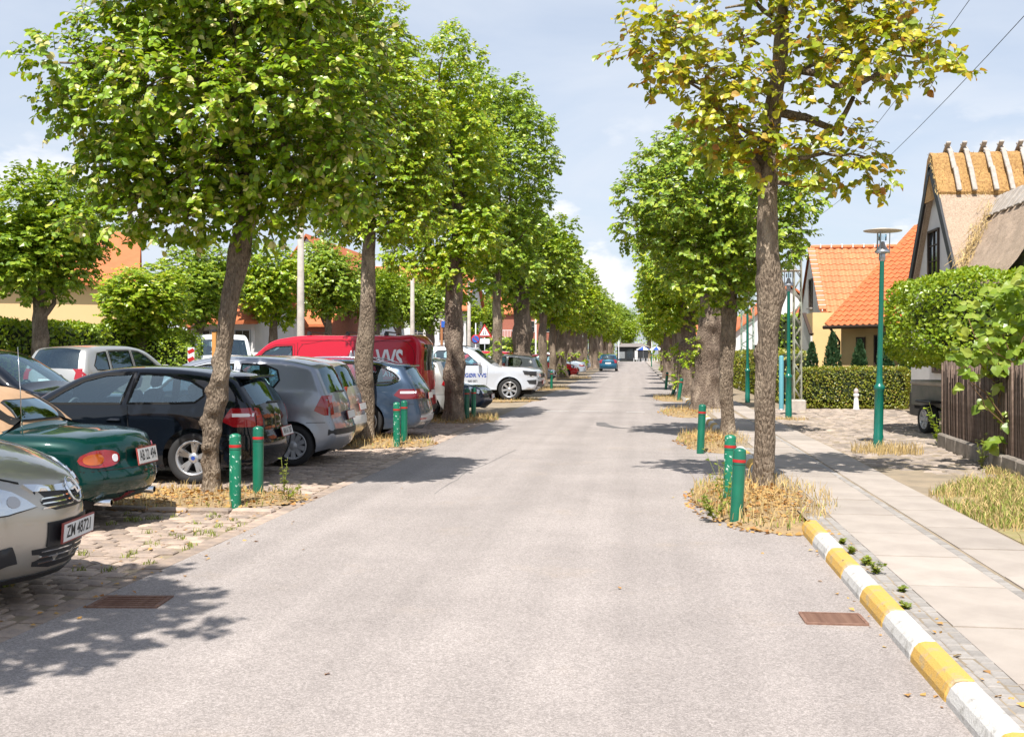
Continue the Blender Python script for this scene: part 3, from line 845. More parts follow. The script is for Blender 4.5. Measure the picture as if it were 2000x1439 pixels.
def img_blobs(L, dpx, x0, base_y, depth, ybias, seed, copies=2, cx=None, rx=None, vmid=230):
    """clumps sketched on the tree's own upright plane: (u px, v px, r px) at dpx pixels per metre, spread in depth"""
    r = random.Random(seed); out = []
    for (u, v, rp) in L:
        X = (u - x0) / dpx; Z = 1.6 + (690 - v) / dpx; rr = rp / dpx * .88
        k = 1.0 if rx is None else max(.15, 1 - ((u - cx) / rx) ** 2) ** .5
        k *= 1.0 - .62 * min(1, max(0, (v - vmid) / 150.0))
        for c in range(copies):
            Y = ybias + depth * k * ((-1 if c % 2 else 1) * r.uniform(.15, 1.0) if copies > 1 else r.uniform(-1, 1))
            out.append((X + r.uniform(-.1, .1), Y, Z + r.uniform(-.08, .08), rr))
    return out

LG, RG, BG = 'street trees along the parking strip', 'street trees along the footway', 'trees behind the parking lot'
# --- left row
T1 = [(150,130,70),(250,90,95),(350,60,100),(450,80,100),(560,60,105),(660,60,85),(120,215,55),(230,230,90),(340,220,95),(450,230,90),(560,200,95),(660,190,85),
      (190,325,62),(280,340,85),(390,340,90),(500,340,90),(600,310,85),(690,300,70),(260,415,52),(165,415,34),(340,430,55),(430,430,55),(520,425,58),(620,405,60),(700,390,45),
      (300,0,95),(420,-40,110),(550,-60,110),(650,-30,85),(400,-150,95),(520,-150,85),(460,-240,70)]
tree((-4.82, 11.13, 0), [(0, 0, -.03), (.02, 0, .55), (.05, 0, .95), (.13, 0, 1.4), (.21, .02, 2.1), (.33, .03, 2.75), (.42, .05, 3.4), (.40, .05, 4.6), (.42, 0, 5.6)],
     [.098, .092, .098, .090, .095, .105, .10, .07, .03], img_blobs(T1, 173, 402, 0, 1.1, -.1, 3, 2, 410, 400, 180),
     'nearest lime tree on the left, crooked knobbly trunk and blossoming crown', LG, M['leaf_blossom'], dens=34, leaf=.082, tpl=LEAF_NEAR, limbs=16, twigs=True,
     burls=[(.40, 3.4, .035, .06), (.58, 4.6, .06, .055), (.74, 5.8, .055, .06), (.86, 3.3, .06, .06), (1.0, 4.9, .06, .05), (1.10, 6.0, .045, .05), (1.22, 3.6, .06, .055), (1.34, 5.0, .05, .05), (1.44, 5.9, .045, .05), (1.55, 3.3, .04, .07), (2.05, 4.8, .03, .1), (.3, 5.6, .04, .06)], seed=1.3, nodes=8, rough=.24, tn=30, step=.04)
tree((-5.25, 2.2, 0), [(0, 0, -.03), (.02, 0, 1.5), (0, 0, 3.2), (0, 0, 5)], [.15, .13, .11, .05], ell_blobs(.15, 0, 5.1, 2.2, 2.0, 1.7, 38, .45, .7, 5),
     'lime tree standing beside the camera, known by its leaf shadow at the lower left', LG, M['leaf_blossom'], dens=9, leaf=.13, limbs=5, seed=2.2)
T2 = [(700,70,62),(770,100,55),(650,130,70),(740,170,80),(810,190,55),(640,220,70),(720,260,85),(800,270,70),(850,230,45),(660,320,70),(750,350,80),(830,350,65),(640,390,50),(700,420,50),(770,430,55),(840,420,50),(720,130,70),(620,300,45),(780,60,35),(660,440,35)]
tree((-4.97, 18.37, 0), [(0, 0, -.03), (.01, 0, .8), (-.02, 0, 1.5), (.04, 0, 2.4), (.06, 0, 3.3), (.1, 0, 4.6), (.1, 0, 6)],
     [.165, .155, .165, .14, .13, .08, .04], img_blobs(T2, 106, 722, 0, 1.2, 0, 4, 2, 730, 180, 230),
     'second lime tree of the left row, straight trunk before the dark blue estate car', LG, M['leaf_lime_yellow'], dens=36, leaf=.09, limbs=10, twigs=True,
     burls=[(.62, 3.4, .05, .07), (1.15, 5.5, .03, .06), (1.5, 3.2, .03, .08)], seed=3.1, rough=.1)
T3 = [(880,85,34),(870,130,45),(830,180,50),(900,190,50),(850,240,62),(920,260,55),(800,300,50),(870,320,65),(930,340,50),(830,380,60),(900,410,60),(790,430,45),(850,460,55),(920,470,50),(820,510,42),(880,520,45),(780,360,40),(940,420,38),(760,490,36)]
tree((-4.3, 23.8, 0), [(0, 0, -.03), (.0, 0, .7), (.03, 0, 1.4), (.0, 0, 2.6), (.02, 0, 3.4), (.1, 0, 5), (.05, 0, 7)],
     [.23, .21, .235, .22, .20, .11, .04], img_blobs(T3, 83, 872, 0, 1.3, 0, 6, 2, 860, 110, 330),
     'third lime tree of the left row, thick dark trunk beside a single green bollard', LG, M['leaf_lime_yellow'], dens=28, leaf=.105, limbs=9, bark=M['bark_old'],
     burls=[(1.2, 4, .06, .1), (.8, 5, .05, .08), (1.05, 3.3, .05, .07)], seed=4.4, rough=.16)
T4 = [(960,185,38),(1010,190,34),(920,230,45),(985,250,58),(1045,260,40),(1065,320,34),(1010,330,58),(940,320,58),(905,300,35),(1060,385,30),(1000,410,55),(930,420,55),(880,400,45),(1040,450,40),(980,490,50),(910,500,50),(850,520,40),(1030,520,35),(960,550,38),(890,560,38)]
tree((-4.95, 35.9, 0), [(0, 0, -.03), (.05, 0, .8), (.02, 0, 1.5), (.03, 0, 2.6), (.0, 0, 3.4), (.1, 0, 5), (.1, 0, 8)],
     [.23, .20, .17, .16, .15, .10, .03], img_blobs(T4, 54.5, 970, 0, 1.6, 0, 8, 2, 970, 130, 400),
     'tall fourth lime tree of the left row beside the white pick-up', LG, M['leaf_lime'], dens=19, leaf=.13, limbs=8, seed=5.2, rough=.14, shoots=5)
# --- right row
R1 = [(1290,30,55),(1262,82,40),(1320,90,58),(1380,58,48),(1300,140,45),(1380,150,52),(1440,130,42),(1480,112,38),(1420,200,55),(1370,210,40),(1480,190,52),(1550,92,38),(1590,130,52),(1650,62,58),(1650,130,58),(1720,80,58),(1742,130,55),(1790,100,48),(1822,150,34),(1700,20,52),(1770,30,45),
      (1410,262,45),(1470,260,48),(1550,200,28),(1500,310,42),(1560,290,40),(1600,310,46),(1650,335,44),(1690,300,34),(1700,342,28),(1655,262,26),(1640,205,20),(1690,188,16),(1480,45,28),(1560,36,40),(1620,0,45),(1540,-50,60),(1450,-45,60),(1680,-50,55),(1590,355,26),(1440,300,34)]
r1 = lambda u, v, y: ((u - 1497) / 168.0, y, 1.6 + (690 - v) / 168.0)
tree((1.44, 12.0, 0.02), [(0, 0, -.03), (.01, 0, .5), (.015, 0, 1.1), (.035, 0, 1.7), (.055, 0, 2.3), (.035, 0, 2.9), (.045, 0, 3.6), (.09, 0, 4.3), (.19, 0, 5.0), (.2, 0, 5.9)],
     [.118, .111, .110, .120, .142, .118, .112, .095, .08, .05], img_blobs(R1, 174, 1501, 0, .55, -.25, 9, 2, 1540, 360, 200),
     'nearest tree on the right, sparse crown scorched yellow and brown, bare limbs showing', RG, M['leaf_scorched'], dens=17, leaf=.094, tpl=LEAF_NEAR, limbs=0, twigs=True,
     burls=[(1.62, 3.3, .045, .07), (.32, 5.3, .03, .05), (2.3, 5.9, .05, .12), (2.75, 3.4, .03, .1), (2.45, 3.0, .03, .08), (3.9, 3.3, .04, .06)], seed=6.7, rough=.13, tn=28, step=.04, nodes=7,
     extra_limbs=[([r1(1508, 232, 0), r1(1580, 238, .1), r1(1650, 268, .2)], .055, .032), ([r1(1640, 258, .2), r1(1672, 195, .25)], .035, .026),
                  ([r1(1520, 165, 0), r1(1562, 155, -.1), r1(1650, 198, -.2), r1(1732, 162, -.2)], .055, .022), ([r1(1562, 155, -.1), r1(1700, 100, .3), r1(1800, 120, .3)], .03, .01),
                  ([r1(1535, 60, 0), r1(1482, 10, .1), r1(1425, 20, .1)], .035, .012), ([r1(1482, 10, .1), r1(1465, -20, .1)], .02, .012),
                  ([r1(1500, 350, 0), r1(1440, 275, -.2), r1(1380, 180, -.2), r1(1330, 175, -.2)], .05, .014), ([r1(1500, 300, 0), r1(1430, 220, .3), r1(1330, 110, .4)], .04, .01),
                  ([r1(1505, 365, 0), r1(1580, 362, .1), r1(1620, 352, .15)], .03, .012), ([r1(1508, 330, 0), r1(1600, 320, -.3), r1(1680, 330, -.3)], .03, .01),
                  ([r1(1540, 20, 0), r1(1600, -30, .2), r1(1660, -60, .2)], .035, .02)])
R2 = [(1330,275,40),(1390,262,40),(1290,320,48),(1350,330,55),(1420,310,50),(1480,330,50),(1250,380,42),(1310,400,58),(1380,390,60),(1450,390,60),(1520,370,48),(1555,400,35),(1240,440,36),(1290,470,48),(1350,470,55),(1420,460,60),(1490,460,55),(1545,455,38),(1330,530,42),(1400,530,50),(1460,530,45),(1525,500,35),(1370,575,32),(1440,580,34),(1560,350,22)]
tree((1.66, 19.5, 0.03), [(0, 0, -.03), (.01, 0, .5), (-.02, 0, 1.1), (.03, 0, 1.9), (.05, 0, 2.8), (0, 0, 4), (0, 0, 5.2)],
     [.135, .125, .13, .135, .15, .09, .04], img_blobs(R2, 106, 1422, 0, 1.15, -.2, 10, 2, 1400, 190, 400),
     'second tree on the right, slim pale trunk behind the leaning bollard', RG, M['leaf_lime'], dens=32, leaf=.10, limbs=9, burls=[(.75, 4, .04, .06), (1.2, 5.4, .03, .06), (.15, 5, .04, .06)], seed=7.9, rough=.1, twigs=True)
tree((1.86, 28.6, 0.03), [(-.02, 0, -.03), (.0, 0, .6), (.05, 0, 1.3), (.12, 0, 2.1), (.15, 0, 3.0), (.1, 0, 4.2), (0, 0, 5.4)],
     [.41, .36, .35, .33, .32, .2, .06], ell_blobs(.0, 0, 4.6, 2.1, 2.0, 1.9, 34, .5, .75, 11),
     'third tree on the right with a very thick pale trunk', RG, M['leaf_lime'], dens=22, leaf=.11, limbs=9, bark=M['bark_old'], burls=[(2.0, 3.6, .09, .16), (1.7, 5, .06, .12), (2.4, 4.4, .08, .14), (1.0, 5.8, .05, .1), (.3, 4, .06, .12)], seed=8.8, rough=.15, shoots=3)
tree((1.75, 36.4, 0.03), [(0, 0, -.03), (-.03, 0, .8), (.02, 0, 1.6), (.0, 0, 2.6), (0, 0, 4)],
     [.34, .31, .31, .27, .12], ell_blobs(-.1, 0, 4.3, 2.1, 2.0, 1.9, 30, .5, .75, 12),
     'fourth tree on the right, thick trunk sprouting leafy shoots', RG, M['leaf_lime_yellow'], dens=18, leaf=.125, limbs=7, bark=M['bark_old'], burls=[(1.9, 4, .08, .15), (1.2, 5, .06, .12)], seed=9.8, rough=.14, shoots=12)

# --- farther trees: a few built once, then copied along both rows
def far_proto(k, leafm, bark, rt, h, rx, rz, n, seed, leaf=.135, dens=15):
    e = tree((0, 0, 0), [(0, 0, -.03), (.02, 0, 1.0), (-.02, 0, 2.0), (.02, 0, 3.0), (0, 0, h - .5)], [rt * 1.1, rt, rt * 1.02, rt * .85, rt * .3],
             ell_blobs(0, 0, h - rz * .45, rx, rx, rz, n + 6, .55, .85, seed), 'x', LG, leafm, dens=dens, leaf=leaf, limbs=5, bark=bark, seed=seed * 1.7, tn=14, step=.16, rough=.16, shoots=(4 if k % 2 else 0),
             burls=[(1.6, 4, rt * .3, .15), (1.1, 5.4, rt * .25, .12)])
    return e
protos = [far_proto(0, M['leaf_lime'], M['bark'], .17, 5.6, 1.95, 2.1, 26, 21), far_proto(1, M['leaf_lime_yellow'], M['bark_old'], .30, 5.3, 2.0, 1.9, 26, 22),
          far_proto(2, M['leaf_lime_yellow'], M['bark'], .16, 5.0, 1.8, 1.8, 22, 23), far_proto(3, M['leaf_lime'], M['bark_old'], .34, 6.0, 2.15, 2.2, 28, 24)]
used_p = set()
def place_tree(k, x, y, z, s, label, group, zs=1.0):
    if k not in used_p: o = protos[k]; used_p.add(k)
    else: o = copy_tree(protos[k])
    o.location = (x, y, z); o.rotation_euler = (0, 0, random.uniform(0, 6.28)); o.scale = (s * random.uniform(.94, 1.06), s * random.uniform(.94, 1.06), s * zs)
    tag(o, label, 'tree', group)
ords = ['fifth', 'sixth', 'seventh', 'eighth', 'ninth', 'tenth', 'eleventh', 'twelfth']
for i, (y, k, s, dx) in enumerate([(44.6, 3, 1.2, -.1), (53.3, 0, 1.22, 0), (60.5, 2, 1.25, -.1), (66, 1, 1.25, .0), (76, 1, 1.25, 0), (86, 3, 1.15, 0), (95, 0, 1.2, .1), (104, 2, 1.3, .2)]):
    place_tree(k, -4.9 + dx, y, 0, s, ords[i] + ' tree of the left row counted from the camera', LG)
nth = ['thirteenth', 'fourteenth', 'fifteenth', 'sixteenth', 'seventeenth', 'eighteenth', 'nineteenth', 'twentieth', 'last']
for i, (y, k) in enumerate(((113, 1), (122, 0), (131, 3), (140, 2), (150, 1), (160, 0), (171, 3), (182, 1), (194, 0))):
    place_tree(k, -4.9 + random.uniform(-.3, .3), y, 0, random.uniform(1.25, 1.4), nth[i] + ' tree of the left row, small in the distance', LG)
for i, (y, k, s, dx) in enumerate([(45.0, 1, .95, .0), (54, 0, .95, .1), (63, 3, .9, 0), (72, 2, 1.0, .1), (82, 1, .95, .25), (92, 0, 1, .45), (102, 3, .9, .7), (112, 2, 1, .9)]):
    place_tree(k, 1.85 + dx, y, 0.03, s, ords[i] + ' tree of the right row counted from the camera', RG)
for i, (y, k) in enumerate(((123, 1), (134, 0), (146, 2), (158, 3), (170, 1), (183, 0), (196, 2))):
    place_tree(k, 3.2 + i * .35 + random.uniform(-.2, .2), y, 0.03, random.uniform(1.15, 1.3), (nth[i] if i < 6 else 'last') + ' tree of the right row, small in the distance', RG)
# row behind the parking lot
BT = [(-15.9, 25.7, 0, 1.2, 'round lime tree at the far left behind the silver hatchback'), (-16.7, 33.0, 2, 1.0, 'small pale lime tree in front of the cream house'), (-17.6, 39.5, 0, 1.1, 'dark round lime tree between cream house and brick house'),
      (-17.2, 47, 2, 1.2, 'yellowish lime tree behind the crooked trunk beside the concrete pole'), (-17.0, 55, 0, 1.2, 'rounded green tree standing under the orange roofs'), (-16.4, 63, 3, 1.05, 'green tree just above the red van roof'),
      (-17, 72, 0, 1.2, 'green tree right of the red van behind the second concrete pole'), (-16.8, 82, 3, 1.15, 'green tree behind the third trunk of the left row'), (-15.8, 94, 2, 1.2, 'pale tree behind the third concrete pole'), (-16, 108, 0, 1.2, 'distant tree left of the triangular warning sign')]
for x, y, k, s, lab in BT: place_tree(k, x, y, 0, s, lab, BG, .82 if y < 40 else .98)
for i, (x, y, k, s) in enumerate([(-26, 215, 3, 1.5), (-17, 225, 0, 1.6), (-9, 232, 3, 1.5), (-4, 270, 0, 2.2), (-2, 240, 1, 1.5), (3, 262, 1, 2.0), (5, 236, 0, 1.45), (11, 228, 3, 1.4), (17, 215, 1, 1.5)]):
    place_tree(k, x, y, 0, s, ['first', 'second', 'third', 'fourth', 'fifth', 'sixth', 'seventh', 'eighth', 'ninth'][i] + ' from the left of nine trees closing the street end', 'trees closing the end of the street')

# ------------------------------------------------------------------ hedges
def box_leaves(name, L, W, H, n, leaf, mat, wob=.08, zfrac=.0, rnd=3.0):
    """leaves over the skin of a rounded box L x W x H standing on z = 0"""
    a = unit(n)
    s = (np.abs(a) ** rnd).sum(1, keepdims=True) ** (1 / rnd)
    P = a / s
    Nn = np.sign(P) * np.abs(P) ** (rnd - 1) / np.array([L, W, H]); Nn /= np.linalg.norm(Nn, axis=1, keepdims=True)
    # even out: weight by picking faces of the box uniformly
    q = rng.uniform(-1, 1, (n, 3)); face = rng.choice(3, n, p=np.array([W * H, L * H, L * W]) / (W * H + L * H + L * W)); sg = rng.choice([-1., 1.], n)
    q[np.arange(n), face] = sg
    s = (np.abs(q) ** (rnd * 3)).sum(1, keepdims=True) ** (1 / (rnd * 3)); P = q / s
    Nn = np.sign(P) * np.abs(P) ** (rnd * 3 - 1); Nn /= np.linalg.norm(Nn, axis=1, keepdims=True)
    P = P * np.array([L, W, H]) / 2
    w = np.array([mnoise.noise((p[0] * 1.6 + L, p[1] * 1.6, p[2] * 1.6)) for p in P])
    P = P + Nn * (w * wob - rng.uniform(0, .09, n) ** 1.0)[:, None]
    P[:, 2] += H / 2
    k = P[:, 2] > .02; P = P[k]; Nn = Nn[k]
    m = len(P)
    D = Nn * .5 + unit(m) * .8 + np.array([0, 0, .25])
    return leaves_mesh(name, P, D, Nn + unit(m) * .55 + np.array([0, 0, .7]), rng.uniform(leaf * .7, leaf * 1.2, m), mat, LEAF_FAR)

def hedge(x, y, z, L, W, H, rz, n, leaf, mat, label, name='clipped_hedge', cat='hedge', group=None, wob=.07, lift=0, rnd=3.0):
    e = empty(name, (x, y, z), rz, label, cat, group)
    mb = MB(); k_ = 1.0 if rnd > 1.2 else .6
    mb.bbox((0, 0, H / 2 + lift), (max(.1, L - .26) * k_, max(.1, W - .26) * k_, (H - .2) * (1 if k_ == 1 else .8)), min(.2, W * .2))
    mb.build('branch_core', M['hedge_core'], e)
    o = link('foliage', box_leaves('foliage', L, W, H, n, leaf, mat, wob, rnd=rnd), e, (0, 0, lift)); o['kind'] = 'stuff'
    return e
# ------------------------------------------------------------------ vehicles
# a car is drawn from its side outline (x from the nose backwards, z up); side panels are cut from that outline with real
# window openings and wheel arches, bent over a plan and tumblehome curve, and closed by a crowned strip over nose, bonnet, roof and tail
def spline(P, step=.05):
    P = [np.array(p[:2], float) for p in P]
    out = []
    n = len(P)
    for i in range(n - 1):
        p1, p2 = P[i], P[i + 1]; p0 = P[max(i - 1, 0)]; p3 = P[min(i + 2, n - 1)]
        d1 = np.linalg.norm(p2 - p1) + 1e-9; d0 = np.linalg.norm(p1 - p0) + 1e-9 if i else d1; d2 = np.linalg.norm(p3 - p2) + 1e-9 if i + 2 < n else d1
        m1 = ((p2 - p1) / d1 * d0 + (p1 - p0) / d0 * d1) / (d0 + d1) * d1 if i else (p2 - p1)
        m2 = ((p3 - p2) / d2 * d1 + (p2 - p1) / d1 * d2) / (d1 + d2) * d1 if i + 2 < n else (p2 - p1)
        k = max(1, int(round(d1 / step)))
        for j in range(k):
            t = j / k
            out.append((2 * t**3 - 3 * t**2 + 1) * p1 + (t**3 - 2 * t**2 + t) * m1 + (-2 * t**3 + 3 * t**2) * p2 + (t**3 - t**2) * m2)
    out.append(P[-1])
    return np.array(out)

def inpoly(P, poly):
    x, y = P[:, 0], P[:, 1]; c = np.zeros(len(P), bool); q = np.asarray(poly, float)
    for i in range(len(q)):
        x1, y1 = q[i]; x2, y2 = q[i - 1]
        if y1 == y2: continue
        c ^= ((y1 > y) != (y2 > y)) & (x < (x2 - x1) * (y - y1) / (y2 - y1) + x1)
    return c

def segdist(P, A):
    """distance of points P to polyline A"""
    best = np.full(len(P), 1e9)
    for i in range(len(A) - 1):
        a, b = A[i], A[i + 1]; d = b - a; L = d @ d + 1e-12
        t = np.clip(((P - a) @ d) / L, 0, 1)
        best = np.minimum(best, np.linalg.norm(P - a - t[:, None] * d, axis=1))
    return best

def loop_pts(poly, step=.06, smooth=False):
    if smooth:
        q = spline(list(poly) + [poly[0]], step)[:-1]; return q
    q = []
    n = len(poly)
    for i in range(n):
        a = np.array(poly[i], float); b = np.array(poly[(i + 1) % n], float)
        k = max(1, int(np.linalg.norm(b - a) / step))
        q += [a + (b - a) * j / k for j in range(k)]
    return np.array(q)

def cdt_poly(poly, grid):
    """triangulate one outline with inner grid points -> points, triangles"""
    poly = np.asarray(poly, float)
    lo, hi = poly.min(0), poly.max(0)
    pts = [tuple(p) for p in poly]
    gx = np.arange(lo[0] + grid / 2, hi[0], grid); gy = np.arange(lo[1] + grid / 2, hi[1], grid)
    if len(gx) and len(gy):
        Gp = np.array([(a, b) for a in gx for b in gy])
        k = inpoly(Gp, poly); Gp = Gp[k]
        if len(Gp): Gp = Gp[segdist(Gp, np.vstack([poly, poly[:1]])) > grid * .35]
        pts += [tuple(p) for p in Gp]
    n = len(poly)
    r = delaunay_2d_cdt([Vector(p) for p in pts], [(i, (i + 1) % n) for i in range(n)], [], 0, 1e-6)
    V = np.array([tuple(v) for v in r[0]]); T = np.array([tuple(f) for f in r[2]])
    c = V[T].mean(1)
    return V, T[inpoly(c, poly)]

class Car:
    def __init__(s, spec, name, label, loc, rz, group, cat='car'):
        s.sp = spec; s.L, s.W = spec['L'], spec['W']
        s.root = empty(name, loc, rz, label, cat, group)
        s.paint = spec['paint']
        s.body()

    def base_y(s, x, z):
        sp = s.sp; hw = s.W / 2
        xf, af, xr, ar = sp.get('xf', 1.0), sp.get('af', .22), sp.get('xr', .7), sp.get('ar', .13)
        u = np.clip((xf - x) / xf, 0, 1); v = np.clip((x - (s.L - xr)) / xr, 0, 1)
        y = hw * (1 - af * u ** 2.6) * (1 - ar * v ** 2.6)
        zb = sp['zb']
        y = y - np.where(z > zb, sp.get('tl', .34) * (z - zb) * (1 + .35 * (z - zb)), 0)
        y = y - .012 * np.exp(-((z - zb + .015) / .03) ** 2)
        zc = sp.get('zc', zb - .14)
        y = y + sp.get('crease', .012) * np.exp(-np.clip(z - zc, 0, 1) / .05) * np.exp(-np.clip(zc - z, 0, 1) / .14)
        y = y - .16 * np.clip(.48 - z, 0, 1) ** 1.6
        for wx in sp['wx']:
            r = np.hypot(x - wx, z - sp['wr'])
            y = y + .016 * np.exp(-((r - sp['wr'] - .06) / .05) ** 2)
        return y

    def body(s):
        sp = s.sp; L, W = s.L, s.W
        chain = spline(sp['outline'], .055); s.chain = chain
        zs = sp.get('zs', .19); ra = sp['wr'] + .045
        bot = []
        x0, x1 = chain[-1][0], chain[0][0]
        for wx in reversed(sp['wx']):
            z_c = sp['wr'] + .01; a0 = math.asin(max(-1, min(1, (zs - z_c) / ra)))
            for k in range(15):
                a = a0 + (math.pi - 2 * a0) * k / 14
                bot.append((wx + ra * math.cos(a), z_c + ra * math.sin(a)))
        # sill points between the arches
        full = [tuple(p) for p in chain] + [tuple(b) for b in bot]
        full = np.array(full); nC = len(chain)
        poly = full
        rr = sp.get('round', .10)
        # inner rings for the rounded shoulder
        tang = np.gradient(chain, axis=0); nrm = np.c_[-tang[:, 1], tang[:, 0]]; nrm /= np.linalg.norm(nrm, axis=1, keepdims=True)
        mid = poly.mean(0)
        test = chain + nrm * .02
        if inpoly(test[len(test) // 2:len(test) // 2 + 1], poly)[0] == False: nrm = -nrm
        s.nrm_in = nrm
        wins = [(n_, loop_pts(p, .07, smooth=sm)) for n_, p, sm in sp['windows']]
        doors = [loop_pts(p, .08) for p in sp.get('doors', [])]
        pts = [tuple(p) for p in poly]; edges = [(i, (i + 1) % len(poly)) for i in range(len(poly))]
        cons = [np.vstack([poly, poly[:1]])]
        for q in [w[1] for w in wins] + doors:
            b = len(pts); pts += [tuple(p) for p in q]; edges += [(b + i, b + (i + 1) % len(q)) for i in range(len(q))]
            cons.append(np.vstack([q, q[:1]]))
        extra = []
        for f in (.06, .2, .42, .7, 1.0):
            extra.append(chain + nrm * (rr * f))
        gx = np.arange(.05, L, .075); gz = np.arange(zs + .04, chain[:, 1].max(), .075)
        extra.append(np.array([(a, b) for a in gx for b in gz]))
        lim = [.004, .01, .015, .02, .02, .03]
        for f, ex, lm in zip((.06, .2, .42, .7, 1.0, 9), extra, lim):
            ex = ex[inpoly(ex, poly)]
            dc = segdist(ex, chain)
            if f < 9: ex = ex[dc > rr * f * .97]
            else: ex = ex[dc > rr * 1.15]
            for c in cons[1:]:
                if len(ex): ex = ex[segdist(ex, c) > min(lm, .02)]
            if len(ex): ex = ex[segdist(ex, np.vstack([poly[nC - 1:], poly[:1]])) > .02]
            pts += [tuple(p) for p in ex]
        r = delaunay_2d_cdt([Vector(p) for p in pts], edges, [], 0, 1e-6)
        V = np.array([tuple(v) for v in r[0]]); T = np.array([tuple(f) for f in r[2]])
        c = V[T].mean(1); keep = inpoly(c, poly); T = T[keep]; c = c[keep]
        d = segdist(V, chain)
        dd = np.clip(1 - d / rr, 0, 1)
        Y = s.base_y(V[:, 0], V[:, 1]) - rr * (1 - np.sqrt(np.clip(1 - dd ** 2, 0, 1)))
        Y = np.maximum(Y, .05)
        side = np.c_[L / 2 - V[:, 0], Y, V[:, 1]]
        cls = np.zeros(len(T), int)           # 0 body, 10+k window k, 50+k door k
        for k, q in enumerate(doors): cls[inpoly(c, q)] = 50 + k
        for k, (n_, q) in enumerate(wins): cls[inpoly(c, q)] = 10 + k
        # crowned strip
        wch = np.maximum(s.base_y(chain[:, 0], chain[:, 1]) - rr, .05)
        tcol = np.array([-1, -.93, -.8, -.6, -.35, 0, .35, .6, .8, .93, 1.0])
        nx = np.abs(nrm[:, 0])
        bul = sp.get('crown', .025) + sp.get('bow', .085) * nx ** 1.5
        SV = []
        for i in range(nC):
            for t in tcol:
                o = -nrm[i] * bul[i] * (1 - t * t)
                SV.append((L / 2 - (chain[i][0] + o[0]), wch[i] * t, chain[i][1] + o[1]))
        SV = np.array(SV); m = len(tcol)
        SF = []; scls = []
        def near(p): return int(np.argmin(np.linalg.norm(chain - np.array(p), axis=1)))
        spans = [(n_, near(a), near(b), wlim) for n_, a, b, wlim in sp['glass_strip']]
        for i in range(nC - 1):
            for j in range(m - 1):
                tc = (tcol[j] + tcol[j + 1]) / 2
                cl = 0
                for k, (n_, ia, ib, wl) in enumerate(spans):
                    if ia <= i < ib and abs(tc) < wl: cl = 30 + k
                a = i * m + j
                SF.append((a, a + 1, a + m + 1, a + m)); scls.append(cl)
        SF = np.array(SF); scls = np.array(scls)
        s.wins, s.spans = wins, spans
        def split(code_side, code_strip, sides=(1, -1)):
            mb = MB()
            for sg in sides:
                if code_side is None: break
                t = T[np.isin(cls, code_side)]
                if not len(t): continue
                u, inv = np.unique(t, return_inverse=True)
                P = side[u].copy(); P[:, 1] *= sg
                mb.add(P, inv.reshape(-1, 3), 0, True)
            if code_strip is not None:
                t = SF[np.isin(scls, code_strip)]
                if len(t):
                    u, inv = np.unique(t, return_inverse=True)
                    mb.add(SV[u], inv.reshape(-1, 4), 0, True)
            return mb
        def finish(mb, name, mat, parent=None, push=0.0):
            me = mb.mesh(name, mat)
            bm = bmesh.new(); bm.from_mesh(me)
            bmesh.ops.remove_doubles(bm, verts=bm.verts[:], dist=.0015)
            bmesh.ops.recalc_face_normals(bm, faces=bm.faces[:])
            # normals must look outwards
            cen = Vector((0, 0, .7)); out = sum((f.calc_area() * (1 if f.normal.dot(f.calc_center_median() - cen) > 0 else -1)) for f in bm.faces)
            if out < 0: bmesh.ops.reverse_faces(bm, faces=bm.faces[:])
            if push:
                bm.normal_update()
                for v in bm.verts: v.co += v.normal * push
            for f in bm.faces: f.smooth = True
            bm.to_mesh(me); bm.free()
            return link(name, me, parent or s.root)
        # everything closed, for projecting trim onto
        allc = list(range(0, 100))
        full_mb = split(allc, allc)
        vv = [Vector(p) for p in full_mb.v]
        s.bvh = BVHTree.FromPolygons(vv, full_mb.f)
        s.bodyo = finish(split([0], [0]), 'body', [s.paint, M['seam'], M['black_plastic']])
        for k in range(len(doors)):
            for sg in (1, -1):
                o = finish(split([50 + k], None, (sg,)), 'door', s.paint)
                if sp.get('handles'):
                    hx, hz = sp['handles'][k]
                    s.patch('handle', sp.get('handle_mat', s.paint), 'side', [(hx - .09, hz - .013), (hx + .09, hz - .018), (hx + .09, hz + .012), (hx - .09, hz + .016)], .022, parent=o, sides=(sg,), thick=.018)
        gm = sp.get('glass', M['glass'])
        for k, (n_, q) in enumerate(wins):
            g_ = sp.get('glass_by', {}).get(n_, gm)
            for sg in (1, -1): finish(split([10 + k], None, (sg,)), n_, g_, push=-.006)
        for k, (n_, ia, ib, wl) in enumerate(spans):
            finish(split(None, [30 + k]), n_, sp.get('glass_by', {}).get(n_, gm), push=-.004)
        # panel gaps and window rubbers, thin ribbons in the body mesh
        mb = MB()
        for q in doors: s.ribbon(mb, q, .0045, .0015, 1, closed=True)
        for n_, q in wins: s.ribbon(mb, q, sp.get('rubber', .014), .003, 1, closed=True)
        for q in sp.get('gaps', []): s.ribbon(mb, loop_pts(q, .06)[:-1] if False else spline(q, .06), .004, .0015, 1, closed=False)
        if mb.v:
            bm = bmesh.new(); bm.from_mesh(s.bodyo.data); me2 = mb.mesh('t', [s.paint, M['seam'], M['black_plastic']]); bm.from_mesh(me2)
            bm.to_mesh(s.bodyo.data); bm.free(); bpy.data.meshes.remove(me2)
        # underside and wheel wells
        ub = MB()
        ub.box((0, 0, zs + .06), (L - .36, W - .62, .10))
        ub.box((0, 0, .40), (L - .45, W - .66, .36))
        for a, b in ((.16, sp['wx'][0] - ra - .02), (sp['wx'][0] + ra + .02, sp['wx'][1] - ra - .02), (sp['wx'][1] + ra + .02, L - .16)):
            if b - a > .1: ub.box((L / 2 - (a + b) / 2, 0, zs + .06), (b - a, W - .36, .09))
